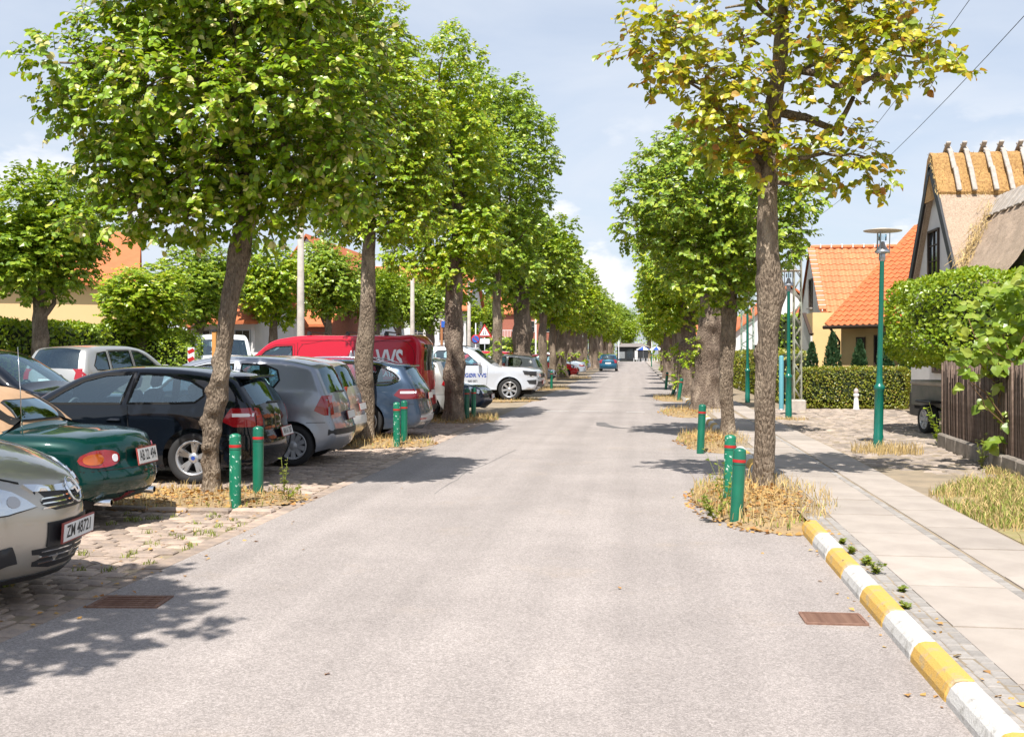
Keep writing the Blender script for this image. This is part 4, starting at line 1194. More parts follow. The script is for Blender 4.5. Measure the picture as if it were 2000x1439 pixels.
        ub.build('underbody', M['underbody'], s.root)
        # cabin: floor, seats, dashboard, steering wheel
        if sp.get('cabin'):
            xa, xb, zf, zt = sp['cabin']           # dash x, rear seat back x, cushion height, head height
            cb = MB()
            cb.bbox((L / 2 - xa, 0, zf + .22), (.42, W - .34, .30), .06)
            cb.build('dashboard', M['interior'], s.root)
            st = MB()
            for yy in (-.36, .36):
                bx = L / 2 - xa - .98
                st.bbox((bx + .2, yy, zf), (.5, .5, .18), .06)
                Mr = Matrix.Rotation(R(-14), 3, 'Y')
                st.bbox((bx - .08, yy, zf + .33), (.15, .48, .62), .06, M=Mr)
                st.bbox((bx - .17, yy, min(zt - .10, zf + .74)), (.09, .27, .19), .04, M=Mr)
            st.build('front_seat', M['interior'], s.root)
            st = MB()
            if xb:
                st.bbox((L / 2 - xb + .25, 0, zf), (.5, W - .42, .18), .06)
                st.bbox((L / 2 - xb, 0, zf + .3), (.16, W - .44, .56), .06, M=Matrix.Rotation(R(-16), 3, 'Y'))
                for yy in (-.42, 0, .42): st.bbox((L / 2 - xb - .12, yy, min(zt - .12, zf + .64)), (.09, .24, .15), .04)
                st.build('rear_seat', M['interior'], s.root)
            sw_ = MB()
            ring = []
            cx, cy, cz = L / 2 - xa - .32, .36, zf + .36
            for k in range(19):
                a = 2 * math.pi * k / 18
                ring.append((cx + .05 * math.sin(a) * -1 - .0, cy + .18 * math.cos(a), cz + .17 * math.sin(a)))
            sw_.tube(ring, .015, n=6, cap=False); sw_.tube([(cx, cy, cz), (cx + .25, cy, cz - .1)], .03, n=6)
            sw_.build('steering_wheel', M['interior'], s.root)
        # wheels
        wm = sp.get('wheel', ('alloy', 5))
        tyre, rim = wheel_meshes(sp['wr'], wm)
        for wx in sp['wx']:
            for sg in (1, -1):
                w = link('wheel', rim, s.root, (L / 2 - wx, sg * (W / 2 - .125), sp['wr']), (0, 0, 0 if sg > 0 else math.pi))
                w.rotation_euler = (0, random.uniform(0, 6.28), 0) if sg > 0 else (0, random.uniform(0, 6.28), math.pi)
                link('tyre', tyre, w)
        # mirrors
        if sp.get('mirror'):
            mx, mz = sp['mirror']
            for sg in (1, -1):
                y = float(s.base_y(np.array([mx]), np.array([mz]))[0])
                mb = MB(); mb.bbox((L / 2 - mx, sg * (y + .14), mz + .05), (.11, .20, .145), .04)
                mb.box((L / 2 - mx, sg * (y + .03), mz), (.06, .10, .04))
                mo = mb.build('mirror', sp.get('mirror_mat', s.paint), s.root)

    # ---- trim projected onto the body
    def ray(s, plane, u, v, sg=1):
        L = s.L
        if plane == 'side': o = Vector((L / 2 - u, sg * 3, v)); d = Vector((0, -sg, 0))
        elif plane == 'rear': o = Vector((-L / 2 - 2, u, v)); d = Vector((1, 0, 0))
        elif plane == 'front': o = Vector((L / 2 + 2, u, v)); d = Vector((-1, 0, 0))
        else: o = Vector((L / 2 - u, v, 4)); d = Vector((0, 0, -1))
        h = s.bvh.ray_cast(o, d)
        if h[0] is None:
            h2 = s.bvh.find_nearest(o + d * (3 - s.W / 2 + .12 if plane == 'side' else 2.1))
            return h2[0], (h2[1] if h2[1].dot(d) < 0 else -h2[1])
        n = h[1] if h[1].dot(d) < 0 else -h[1]
        return h[0], n

    def ribbon(s, mb, q, w, off, mi, closed=True):
        q = np.asarray(q); n = len(q)
        for sg in (1, -1):
            V = []
            for i in range(n):
                a = q[(i - 1) % n] if closed or i > 0 else q[i]; b = q[(i + 1) % n] if closed or i < n - 1 else q[i]
                t = (b - a) / (np.linalg.norm(b - a) + 1e-9); nn = np.array([-t[1], t[0]])
                for k in (-1, 1):
                    p = q[i] + nn * w * k
                    c, nr = s.ray('side', p[0], p[1], sg); V.append(c + nr * off)
            Fs = [(2 * i, 2 * i + 1, (2 * i + 3) % (2 * n), (2 * i + 2) % (2 * n)) for i in range(n if closed else n - 1)]
            mb.add(V, Fs, mi, True)

    def patch(s, name, mat, plane, poly, off=.004, parent=None, sides=(1, -1), smooth=False, thick=.012, grid=.05, label=None):
        """a piece of trim cut to 'poly' and laid on the body; side: (x, z), front/rear: (y, z)"""
        q = loop_pts(poly, grid, smooth)
        P, T = cdt_poly(q, grid)
        res = None
        for sg in (sides if plane == 'side' else (1,)):
            top = []; bot = []
            for u, v in P:
                c, nr = s.ray(plane, u, v, sg); top.append(c + nr * off); bot.append(c - nr * thick)
            mb = MB(); n = len(P); nq = len(q)
            mb.add(top, T, 0, True)
            # rim of the piece
            qi = [int(np.argmin(((P - w) ** 2).sum(1))) for w in q]
            V = [top[i] for i in qi] + [bot[i] for i in qi]
            mb.add(V, [(i, (i + 1) % nq, nq + (i + 1) % nq, nq + i) for i in range(nq)], 0, False)
            res = mb.build(name, mat, parent or s.root, fix=True)
            if label: res['label'] = label
        return res

    def text(s, name, txt, mat, plane, u, v, size, sg=1, off=.005, sxf=1.0, bold=0.0, parent=None, align='CENTER', shear=0.0):
        cu = bpy.data.curves.new('t', 'FONT'); cu.body = txt; cu.size = size; cu.align_x = align; cu.offset = bold; cu.shear = shear
        cu.resolution_u = 3
        ob = bpy.data.objects.new('t', cu); COL.objects.link(ob)
        bpy.context.view_layer.update()
        me = bpy.data.meshes.new_from_object(ob.evaluated_get(bpy.context.evaluated_depsgraph_get()))
        bpy.data.objects.remove(ob); bpy.data.curves.remove(cu)
        bm = bmesh.new(); bm.from_mesh(me)
        bmesh.ops.triangulate(bm, faces=bm.faces[:])
        es = [e for e in bm.edges if e.calc_length() > .12]
        if es: bmesh.ops.subdivide_edges(bm, edges=es, cuts=2)
        for vt in bm.verts:
            a, b = vt.co.x * sxf, vt.co.y
            if plane == 'side': c, nr = s.ray('side', u + a * sg, v + b, sg)
            elif plane == 'rear': c, nr = s.ray('rear', u - a, v + b)
            else: c, nr = s.ray('front', u + a, v + b)
            vt.co = c + nr * off
        bm.to_mesh(me); bm.free(); me.materials.clear(); me.materials.append(mat)
        me.name = name
        return link(name, me, parent or s.root)

    def plate(s, plane, u, v, txt, w=.50, h=.11, off=.012):
        """flat, rigid number plate bolted to the body"""
        best = None
        sx_ = 1 if plane == 'front' else -1
        xs = [s.ray(plane, u + a, v + b)[0].x * sx_ for a in (-w / 2, 0, w / 2) for b in (-h / 2, h / 2)]
        lo = np.mean([s.ray(plane, u, v - h / 2)[0].x]); hi = np.mean([s.ray(plane, u, v + h / 2)[0].x])
        tilt = math.atan2(hi - lo, h) * .7
        e = MB(); X = max(xs) * sx_ + sx_ * off
        Mr = Matrix.Rotation(tilt, 3, 'Y')
        f = e.box((X, u, v), (.012, w + .02, h + .02), M=Mr).build('number_plate', M['plate_frame'], s.root)
        MB().box(Vector((X, u, v)) + Mr @ Vector((sx_ * .006, 0, 0)), (.006, w, h), M=Mr).build('plate_face', M['plate'], f)
        if txt:
            cu = bpy.data.curves.new('t', 'FONT'); cu.body = txt; cu.size = h * .98; cu.align_x = 'CENTER'; cu.align_y = 'CENTER'; cu.offset = .0016
            ob = bpy.data.objects.new('t', cu); COL.objects.link(ob); bpy.context.view_layer.update()
            me = bpy.data.meshes.new_from_object(ob.evaluated_get(bpy.context.evaluated_depsgraph_get()))
            bpy.data.objects.remove(ob); bpy.data.curves.remove(cu)
            k = min(.85, (w - .05) / max(q.co.x for q in me.vertices) / 2)
            for q in me.vertices: q.co = Vector((X, u, v)) + Mr @ Vector((sx_ * .0105, sx_ * q.co.x * k, q.co.y))
            me.materials.clear(); me.materials.append(M['ink']); me.name = 'lettering'
            link('lettering', me, f)

_wheel_cache = {}
def wheel_meshes(r, style):
    key = (round(r, 3), style)
    if key in _wheel_cache: return _wheel_cache[key]
    kind, n = style
    Mx = Matrix.Rotation(R(-90), 3, 'X')      # lathe axis z -> +y (outer side)
    rr = r * .68 if kind != 'steel' else r * .64
    ty = MB().lathe([(rr, -.10), (r * .93, -.105), (r * .985, -.085), (r, -.05), (r, .05), (r * .985, .085), (r * .93, .105), (r * .78, .108), (rr, .092)], 36, M=Mx).mesh('tyre', M['rubber'])
    rm = MB()
    rm.lathe([(rr + .003, -.09), (rr + .004, .09), (rr - .004, .098), (rr - .022, .092), (rr - .03, .05), (rr - .034, -.06), (.0, -.06)], 36, M=Mx)
    mat = M['alloy'] if kind == 'alloy' else M['cap_silver']
    for k in range(n):
        a = 2 * math.pi * k / n
        ws = {'alloy': .05, 'cap': .055, 'steel': .03}[kind] * (5 / n) ** .55
        pairs = ((-.16, .16) if (kind == 'alloy' and n == 5) else (0,))
        for da in pairs:
            A = a + da * .5; B = a + da
            rad = [.05, rr * .5, rr - .012]
            V = []
            for i, q in enumerate(rad):
                an = A + (B - A) * i / 2
                w = ws * (.55 if len(pairs) > 1 else 1) * (.85 + .25 * i / 2)
                cx, cz = q * math.cos(an), q * math.sin(an); tx, tz = -math.sin(an), math.cos(an)
                yo = .072 + .018 * i / 2
                V += [(cx - tx * w, yo - .03, cz - tz * w), (cx - tx * w * .7, yo, cz - tz * w * .7), (cx + tx * w * .7, yo, cz + tz * w * .7), (cx + tx * w, yo - .03, cz + tz * w)]
            Fs = []
            for i in range(2):
                Fs += [(i * 4 + j, i * 4 + j + 1, (i + 1) * 4 + j + 1, (i + 1) * 4 + j) for j in range(3)]
            rm.add(V, Fs, 0, False)
    rm.lathe([(0.0, .088), (.045, .086), (.062, .074), (.066, .04)], 18, M=Mx)
    yb_ = -.055 if kind == 'alloy' else .045
    rm.lathe([(rr - .02, yb_), (.05, yb_)], 24, M=Mx, mi=1)
    rim = rm.mesh('wheel', [mat, M['underbody']])
    bm = bmesh.new(); bm.from_mesh(rim); bmesh.ops.recalc_face_normals(bm, faces=bm.faces[:]); bm.to_mesh(rim); bm.free()
    _wheel_cache[key] = (ty, rim)
    return ty, rim
# ------------------------------------------------------------------ vehicle shapes
SPEC = {}
SPEC['hatch3'] = dict(L=4.24, W=1.75, wx=(.75, 3.41), wr=.318, zb=.95, zs=.20, tl=.36, crease=.014, mirror=(1.50, .99), cabin=(1.35, 3.15, .50, 1.36), wheel=('alloy', 5),
    outline=[(.14, .20), (.03, .32), (0, .46), (.03, .60), (.12, .70), (.38, .80), (.9, .895), (1.28, .955), (1.62, 1.15), (2.0, 1.335), (2.35, 1.405), (2.75, 1.42), (3.2, 1.40), (3.62, 1.345), (3.86, 1.29), (4.02, 1.10), (4.12, .95), (4.17, .82), (4.19, .66), (4.24, .54), (4.24, .40), (4.19, .28), (4.12, .22)],
    windows=[('side_window', [(1.56, .985), (1.78, 1.135), (2.02, 1.265), (2.28, 1.335), (2.62, 1.352), (2.52, .985)], False), ('rear_side_window', [(2.60, .988), (2.70, 1.352), (3.02, 1.338), (3.36, 1.262), (3.52, 1.17), (3.54, 1.08), (3.44, 1.0), (3.2, .99)], False)],
    doors=[[(1.47, .36), (1.42, .7), (1.50, .965), (1.78, 1.165), (2.02, 1.29), (2.28, 1.36), (2.66, 1.375), (2.60, 1.0), (2.62, .7), (2.56, .36)]], handles=[(2.44, .80)],
    glass_strip=[('windscreen', (1.32, .975), (1.98, 1.325), .9), ('rear_window', (3.90, 1.245), (4.11, .965), .9)], gaps=[[(4.10, .60), (3.72, .60)], [(.62, .66), (.45, .80)]])
SPEC['roadster'] = dict(L=3.97, W=1.68, wx=(.80, 3.06), wr=.295, zb=.80, zs=.19, tl=.30, crease=.0, mirror=(1.42, .86), cabin=(1.45, 0, .42, 1.1), wheel=('alloy', 7), af=.3, xf=1.1, ar=.24, xr=.95, round=.14, bow=.14,
    outline=[(.16, .22), (.03, .34), (0, .44), (.05, .55), (.25, .66), (.9, .79), (1.28, .855), (1.52, 1.02), (1.76, 1.165), (1.98, 1.25), (2.35, 1.275), (2.62, 1.22), (2.88, 1.06), (3.07, .905), (3.3, .885), (3.6, .865), (3.80, .83), (3.89, .775), (3.905, .66), (3.93, .575), (3.97, .50), (3.965, .41), (3.91, .33), (3.80, .28)],
    windows=[('soft_top_side', [(1.80, 1.10), (1.78, 1.22), (2.3, 1.32), (2.66, 1.26), (3.11, .93), (3.05, .84), (2.62, .83), (2.50, 1.06), (2.2, 1.12)], False), ('side_window', [(1.50, .86), (1.80, 1.085), (2.15, 1.105), (2.42, 1.05), (2.54, .86)], False)],
    doors=[[(1.45, .34), (1.42, .84), (2.56, .82), (2.54, .34)]], glass_strip=[('windscreen', (1.32, .88), (1.74, 1.15), .9), ('soft_top', (1.76, 1.165), (3.04, .91), 2.0)], gaps=[[(3.82, .56), (3.45, .56), (3.36, .40)]])
SPEC['city'] = dict(L=3.83, W=1.66, wx=(.76, 3.22), wr=.295, zb=.99, zs=.20, tl=.30, crease=.01, mirror=(1.28, 1.0), cabin=(1.2, 2.85, .52, 1.44), wheel=('cap', 10), round=.09,
    outline=[(.12, .22), (.02, .34), (0, .46), (.03, .6), (.12, .72), (.5, .87), (.95, .98), (1.25, 1.22), (1.6, 1.45), (1.95, 1.53), (2.4, 1.545), (2.9, 1.525), (3.3, 1.465), (3.48, 1.41), (3.60, 1.20), (3.68, 1.02), (3.73, .88), (3.76, .70), (3.80, .60), (3.83, .46), (3.80, .32), (3.72, .24)],
    windows=[('side_window', [(1.22, 1.0), (1.42, 1.20), (1.66, 1.375), (1.95, 1.44), (2.34, 1.45), (2.32, 1.0)], False), ('rear_side_window', [(2.44, 1.01), (2.46, 1.45), (2.80, 1.435), (2.98, 1.36), (3.02, 1.22), (2.92, 1.08), (2.76, 1.01)], False)],
    doors=[[(1.2, .36), (1.15, .97), (1.42, 1.23), (1.64, 1.40), (1.95, 1.47), (2.38, 1.475), (2.38, .36)]], handles=[(2.2, .86)],
    glass_strip=[('windscreen', (1.02, 1.04), (1.58, 1.435), .9), ('rear_window', (3.50, 1.375), (3.68, 1.03), .88)], gaps=[[(3.74, .62), (3.42, .62)]])
SPEC['estate'] = dict(L=4.77, W=1.83, wx=(.93, 3.72), wr=.335, zb=1.0, zs=.20, tl=.36, crease=.018, zc=.80, mirror=(1.72, 1.03), cabin=(1.6, 3.6, .52, 1.42), wheel=('alloy', 5),
    outline=[(.14, .2), (.03, .32), (0, .45), (.03, .6), (.13, .72), (.6, .85), (1.35, .98), (1.75, 1.21), (2.15, 1.40), (2.6, 1.475), (3.1, 1.49), (3.7, 1.465), (4.2, 1.40), (4.40, 1.355), (4.52, 1.18), (4.64, .99), (4.70, .86), (4.72, .70), (4.75, .58), (4.77, .45), (4.73, .3), (4.66, .22)],
    windows=[('side_window', [(1.76, 1.03), (2.0, 1.185), (2.25, 1.32), (2.55, 1.40), (2.72, 1.41), (2.72, 1.03)], False), ('rear_side_window', [(2.82, 1.03), (2.82, 1.415), (3.2, 1.42), (3.62, 1.405), (3.66, 1.04)], False), ('quarter_window', [(3.74, 1.045), (3.72, 1.40), (4.02, 1.355), (4.24, 1.25), (4.36, 1.13), (4.30, 1.075)], False)],
    doors=[[(1.62, .36), (1.6, .98), (2.0, 1.21), (2.25, 1.345), (2.55, 1.425), (2.76, 1.432), (2.76, .36)], [(2.78, .36), (2.78, 1.435), (3.2, 1.443), (3.68, 1.425), (3.70, 1.0), (3.50, .62), (3.36, .36)]], handles=[(2.6, .86), (3.52, .88)],
    glass_strip=[('windscreen', (1.42, 1.02), (2.1, 1.385), .9), ('rear_window', (4.42, 1.33), (4.63, 1.0), .9)], gaps=[[(4.70, .66), (4.2, .66)]])
SPEC['van'] = dict(L=4.9, W=1.9, wx=(.92, 3.92), wr=.335, zb=1.16, zs=.24, tl=.10, crease=.01, zc=1.0, mirror=(1.05, 1.18), cabin=(.95, 0, .72, 1.7), wheel=('cap', 8), round=.085, ar=.04, xr=.4, bow=.04,
    outline=[(.12, .24), (.02, .36), (0, .5), (.02, .72), (.10, .90), (.35, 1.03), (.75, 1.17), (1.0, 1.40), (1.25, 1.63), (1.55, 1.86), (1.95, 1.955), (3.0, 1.985), (4.3, 1.98), (4.70, 1.965), (4.785, 1.88), (4.83, 1.4), (4.86, 1.0), (4.87, .7), (4.90, .52), (4.88, .34), (4.82, .26)],
    windows=[('side_window', [(1.02, 1.19), (1.22, 1.42), (1.44, 1.65), (1.66, 1.745), (2.02, 1.76), (2.04, 1.19)], False)],
    doors=[[(1.02, .40), (.94, 1.16), (1.2, 1.45), (1.42, 1.69), (1.66, 1.79), (2.08, 1.80), (2.1, .40)]], handles=[(1.98, 1.05)],
    glass_strip=[('windscreen', (.82, 1.23), (1.5, 1.825), .92), ('rear_window', (4.79, 1.80), (4.845, 1.2), .86)],
    gaps=[[(2.16, .42), (2.14, 1.84)], [(2.22, 1.80), (3.28, 1.80), (3.32, 1.76), (3.34, 1.26), (3.30, 1.22), (2.26, 1.22), (2.22, 1.26), (2.22, 1.76), (2.26, 1.80)], [(3.50, 1.80), (4.58, 1.80), (4.62, 1.76), (4.62, 1.26), (4.58, 1.22), (3.54, 1.22), (3.50, 1.26), (3.50, 1.78)], [(3.40, .46), (3.40, 1.85)], [(2.2, 1.88), (4.68, 1.86)]])
SPEC['pickup'] = dict(L=5.25, W=1.94, wx=(.95, 4.05), wr=.385, zb=1.17, zs=.38, tl=.30, crease=.015, zc=.95, mirror=(1.95, 1.22), cabin=(1.85, 3.3, .75, 1.72), wheel=('alloy', 7), round=.09,
    outline=[(.16, .38), (.05, .48), (0, .62), (.0, .85), (.06, 1.0), (.25, 1.08), (.8, 1.13), (1.5, 1.19), (1.85, 1.43), (2.25, 1.72), (2.6, 1.82), (3.2, 1.845), (3.8, 1.84), (4.6, 1.83), (5.1, 1.80), (5.19, 1.68), (5.21, 1.2), (5.22, .9), (5.25, .65), (5.2, .46), (5.1, .42)],
    windows=[('side_window', [(1.95, 1.21), (2.14, 1.37), (2.38, 1.58), (2.62, 1.68), (2.84, 1.70), (2.84, 1.21)], False), ('rear_side_window', [(2.94, 1.21), (2.94, 1.705), (3.45, 1.70), (3.55, 1.60), (3.56, 1.21)], False), ('canopy_window', [(3.82, 1.25), (3.82, 1.68), (4.9, 1.66), (5.02, 1.28)], True)],
    doors=[[(1.72, .55), (1.68, 1.18), (2.10, 1.39), (2.36, 1.61), (2.62, 1.72), (2.88, 1.735), (2.88, .55)], [(2.90, .55), (2.90, 1.74), (3.47, 1.735), (3.60, 1.62), (3.62, .9), (3.45, .55)]], handles=[(2.72, 1.02), (3.42, 1.02)],
    glass_strip=[('windscreen', (1.58, 1.23), (2.2, 1.68), .9), ('rear_window', (5.19, 1.66), (5.21, 1.25), .85)], gaps=[[(3.70, .8), (3.70, 1.82)]])
SPEC['mpv'] = dict(L=4.47, W=1.80, wx=(.94, 3.64), wr=.325, zb=1.05, zs=.19, tl=.30, crease=.012, mirror=(1.6, 1.08), cabin=(1.5, 3.4, .58, 1.55), wheel=('alloy', 7), af=.33, xf=1.15, round=.13, bow=.15, crown=.04,
    outline=[(.24, .19), (.10, .24), (.035, .32), (.01, .42), (.0, .53), (.01, .63), (.035, .715), (.09, .78), (.2, .845), (.42, .925), (.75, 1.0), (1.05, 1.06), (1.5, 1.34), (1.95, 1.55), (2.4, 1.625), (3.2, 1.63), (3.8, 1.58), (4.12, 1.51), (4.26, 1.25), (4.36, 1.0), (4.40, .8), (4.44, .6), (4.47, .48), (4.42, .3), (4.35, .22)],
    windows=[('side_window', [(1.55, 1.08), (1.80, 1.27), (2.05, 1.43), (2.35, 1.52), (2.5, 1.53), (2.5, 1.08)], False), ('rear_side_window', [(2.6, 1.08), (2.6, 1.535), (3.36, 1.53), (3.40, 1.09)], False), ('quarter_window', [(3.5, 1.1), (3.48, 1.52), (3.85, 1.46), (4.0, 1.2), (3.95, 1.13)], False)],
    doors=[[(1.48, .36), (1.44, 1.05), (1.78, 1.29), (2.03, 1.45), (2.35, 1.545), (2.54, 1.555), (2.54, .36)], [(2.56, .36), (2.56, 1.56), (3.42, 1.555), (3.44, 1.0), (3.3, .62), (3.2, .36)]], handles=[(2.38, .92), (3.28, .94)],
    glass_strip=[('windscreen', (1.12, 1.10), (1.9, 1.53), .9), ('rear_window', (4.13, 1.49), (4.34, 1.06), .9)])
SPEC['suv'] = dict(L=4.5, W=1.84, wx=(.9, 3.56), wr=.355, zb=1.1, zs=.24, tl=.30, crease=.012, mirror=(1.62, 1.14), cabin=(1.45, 3.4, .66, 1.62), wheel=('alloy', 5), round=.11,
    outline=[(.14, .26), (.03, .38), (0, .52), (.02, .74), (.10, .90), (.45, 1.0), (1.2, 1.09), (1.6, 1.37), (1.98, 1.6), (2.4, 1.69), (3.0, 1.71), (3.7, 1.68), (4.14, 1.61), (4.28, 1.38), (4.38, 1.12), (4.43, .9), (4.45, .7), (4.50, .55), (4.46, .36), (4.38, .28)],
    windows=[('side_window', [(1.62, 1.13), (1.82, 1.28), (2.08, 1.47), (2.32, 1.575), (2.58, 1.60), (2.58, 1.13)], False), ('rear_side_window', [(2.68, 1.13), (2.68, 1.605), (3.44, 1.59), (3.46, 1.14)], False), ('quarter_window', [(3.56, 1.15), (3.54, 1.58), (3.86, 1.54), (4.06, 1.26), (4.0, 1.17)], False)],
    doors=[[(1.5, .42), (1.46, 1.1), (1.80, 1.30), (2.06, 1.50), (2.32, 1.605), (2.62, 1.63), (2.62, .42)], [(2.64, .42), (2.64, 1.635), (3.48, 1.62), (3.5, 1.0), (3.3, .66), (3.2, .42)]], handles=[(2.46, .98), (3.34, 1.0)],
    glass_strip=[('windscreen', (1.28, 1.13), (1.95, 1.585), .9), ('rear_window', (4.15, 1.585), (4.37, 1.15), .9)])
SPEC['coupe'] = dict(L=4.6, W=1.80, wx=(.9, 3.62), wr=.325, zb=.94, zs=.19, tl=.40, crease=.014, mirror=(1.62, .98), cabin=(1.5, 3.3, .48, 1.32), wheel=('alloy', 5),
    outline=[(.14, .2), (.03, .32), (0, .45), (.03, .58), (.12, .68), (.6, .80), (1.3, .92), (1.75, 1.15), (2.15, 1.34), (2.6, 1.41), (3.0, 1.40), (3.5, 1.28), (3.95, 1.08), (4.25, .985), (4.46, .94), (4.53, .82), (4.55, .66), (4.6, .5), (4.56, .3), (4.48, .22)],
    windows=[('side_window', [(1.66, .97), (1.9, 1.11), (2.15, 1.25), (2.45, 1.33), (2.62, 1.34), (2.62, .97)], False), ('rear_side_window', [(2.7, .97), (2.7, 1.342), (3.05, 1.325), (3.4, 1.23), (3.66, 1.10), (3.58, 1.0)], False)],
    doors=[[(1.6, .34), (1.56, .94), (1.88, 1.13), (2.13, 1.275), (2.45, 1.355), (2.66, 1.365), (2.66, .34)]], handles=[(2.5, .8)],
    glass_strip=[('windscreen', (1.36, .955), (2.1, 1.325), .9), ('rear_window', (3.2, 1.36), (4.0, 1.065), .88)])
SPEC['offroad'] = dict(L=4.6, W=1.80, wx=(.7, 3.3), wr=.37, zb=1.28, zs=.38, tl=.14, crease=.0, mirror=(1.58, 1.36), cabin=(1.6, 2.9, .85, 1.8), wheel=('cap', 6), round=.06, af=.04, ar=.02, bow=.03,
    outline=[(.06, .42), (.0, .5), (0, .9), (.03, 1.16), (.12, 1.22), (.8, 1.26), (1.42, 1.30), (1.60, 1.62), (1.74, 1.90), (1.9, 1.97), (3.0, 2.0), (4.4, 1.98), (4.55, 1.92), (4.58, 1.5), (4.58, 1.0), (4.6, .6), (4.55, .42)],
    windows=[('side_window', [(1.62, 1.32), (1.86, 1.82), (2.36, 1.83), (2.36, 1.32)], False), ('rear_side_window', [(2.52, 1.32), (2.52, 1.83), (3.3, 1.83), (3.3, 1.32)], False), ('load_window', [(3.5, 1.34), (3.5, 1.83), (4.4, 1.82), (4.4, 1.34)], False)],
    doors=[[(1.5, .5), (1.52, 1.29), (1.83, 1.86), (2.42, 1.87), (2.42, .5)]], handles=[(2.28, 1.1)],
    glass_strip=[('windscreen', (1.46, 1.36), (1.72, 1.86), .9), ('rear_window', (4.56, 1.85), (4.58, 1.35), .8)])

PAINT = {
 'black': paint('black_paint', (0.004, 0.006, 0.010)), 'green': paint('racing_green_paint', (0.001, 0.030, 0.026), metal=.1), 'silver': paint('silver_paint', (0.42, 0.42, 0.40), metal=.55, rough=.34),
 'champagne': paint('champagne_silver_paint', (0.47, 0.43, 0.37), metal=.6, rough=.34), 'grey': paint('grey_paint', (0.27, 0.29, 0.33), metal=.55), 'steel_blue': paint('steel_blue_paint', (0.045, 0.075, 0.125), metal=.5),
 'red': paint('van_red_paint', (0.46, 0.008, 0.025)), 'bright_red': paint('bright_red_paint', (0.55, 0.012, 0.02)), 'white': paint('white_paint', (0.72, 0.73, 0.74)), 'pale': paint('pale_silver_paint', (0.56, 0.59, 0.64), metal=.3),
 'navy': paint('navy_paint', (0.004, 0.022, 0.058), metal=.3), 'teal': paint('teal_blue_paint', (0.006, 0.075, 0.135), metal=.4), 'ice': paint('ice_blue_paint', (0.40, 0.47, 0.56), metal=.45)}
M['canvas'] = pmat('tan_soft_top_canvas', (0.40, 0.25, 0.145), rough=0.9, var=.08, vscale=5, bump=.2, bscale=160)
M['plastic_window'] = glassmat('soft_top_window', (0.10, 0.12, 0.16), .25)
CG = 'cars parked along the street'

def tail(c, z0, z1, reach, yin, mat=None, white=True, plate_z=None, plate='', xin=None):
    """lamps on the tail corners, bumper line, plate"""
    L = c.L; mat = mat or M['lamp_red']
    for sg in (1, -1):
        b = c.patch('tail_lamp', mat, 'side', [(L - reach, z0 + .07), (L - reach + .10, z1), (L - .10, z1), (L - .075, z0), (L - reach + .14, z0)], .006, sides=(sg,), thick=.02, grid=.04)
        a = c.patch('lamp_inner', mat, 'rear', [(sg * yin, z0 + .01), (sg * (c.W / 2 - .13), z0), (sg * (c.W / 2 - .15), z1), (sg * (yin + .02), z1 - .01)][::sg], .006, thick=.02, grid=.05, parent=b)
        if white: c.patch('reversing_lamp', M['white_print'], 'side', [(L - reach + .12, (z0 + z1) / 2 + .01), (L - reach + .12, (z0 + z1) / 2 + .05), (L - .10, (z0 + z1) / 2 + .05), (L - .10, (z0 + z1) / 2 + .01)], .009, sides=(sg,), thick=.0, parent=b)
    if plate_z: c.plate('rear', 0, plate_z, plate)

def nose(c, z0, z1, grille=(.5, .62, .42), lower=(.26, .36, .6), reach=.42, plate_z=.48, plate='', lampy=(.40, .80), fog=True):
    for sg in (1, -1):
        b = c.patch('head_lamp', M['lamp_clear'], 'side', [(.14, z0), (.12, z1 - .05), (reach, z1 + .06), (reach * .8, z0 + .03)], .006, sides=(sg,), thick=.02, grid=.05)
        c.patch('lamp_inner', M['lamp_clear'], 'front', [(sg * lampy[0], z0 + .02), (sg * (c.W / 2 - .2), z0 - .01), (sg * (c.W / 2 - .2), z1 - .02), (sg * lampy[0], z1 - .04)][::sg], .006, thick=.02, grid=.06, parent=b)
        c.patch('lamp_eye', M['black_plastic'], 'side', [(.2, z0 + .02), (.2, z1 - .04), (reach * .62, z1 - .01), (reach * .62, z0 + .04)], .009, sides=(sg,), thick=0, parent=b, smooth=True)
    a, b_, w = grille
    c.patch('grille', M['black_plastic'], 'front', [(-w, b_), (-w + .06, a), (w - .06, a), (w, b_)], .006, thick=.02, grid=.08)
    a, b_, w = lower
    c.patch('air_intake', M['black_plastic'], 'front', [(-w, a), (w, a), (w - .05, b_), (-w + .05, b_)], .005, thick=.01, grid=.08)
    if plate_z: c.plate('front', 0, plate_z, plate)

def bumper(c, z0, z1, mat, rear=True, front=True):
    if rear: c.patch('bumper_strip', mat, 'rear', [(-.7, z0), (.7, z0), (.7, z1), (-.7, z1)], .006, thick=.01, grid=.1)

def roof_rails(c, xa, xb, mat, inset=.10):
    for sg in (1, -1):
        P = []
        for k in range(9):
            x = xa + (xb - xa) * k / 8
            h = c.bvh.ray_cast(Vector((c.L / 2 - x, sg * (c.W / 2 - .34 + .06 - inset * .3), 4)), Vector((0, 0, -1)))
            P.append(h[0] + Vector((0, 0, .0 if k in (0, 8) else .045)))
        MB().tube(P, .014, n=6).build('roof_rail', mat, c.root)

def sp(kind, col, **kw):
    d = dict(SPEC[kind]); d['paint'] = PAINT[col]; d.update(kw); return d
BACK, FRONT = math.pi, 0.0          # nose away from the road / nose towards the road
def park(kind, col, name, label, xend, y, rz=BACK, da=0.0, group=CG, cat='car', z=0.0, **kw):
    """xend: X of the car end that faces the road"""
    d = sp(kind, col, **kw)
    return Car(d, name, label, (xend - d['L'] / 2 * math.cos(da), y, z), rz + da, group, cat)

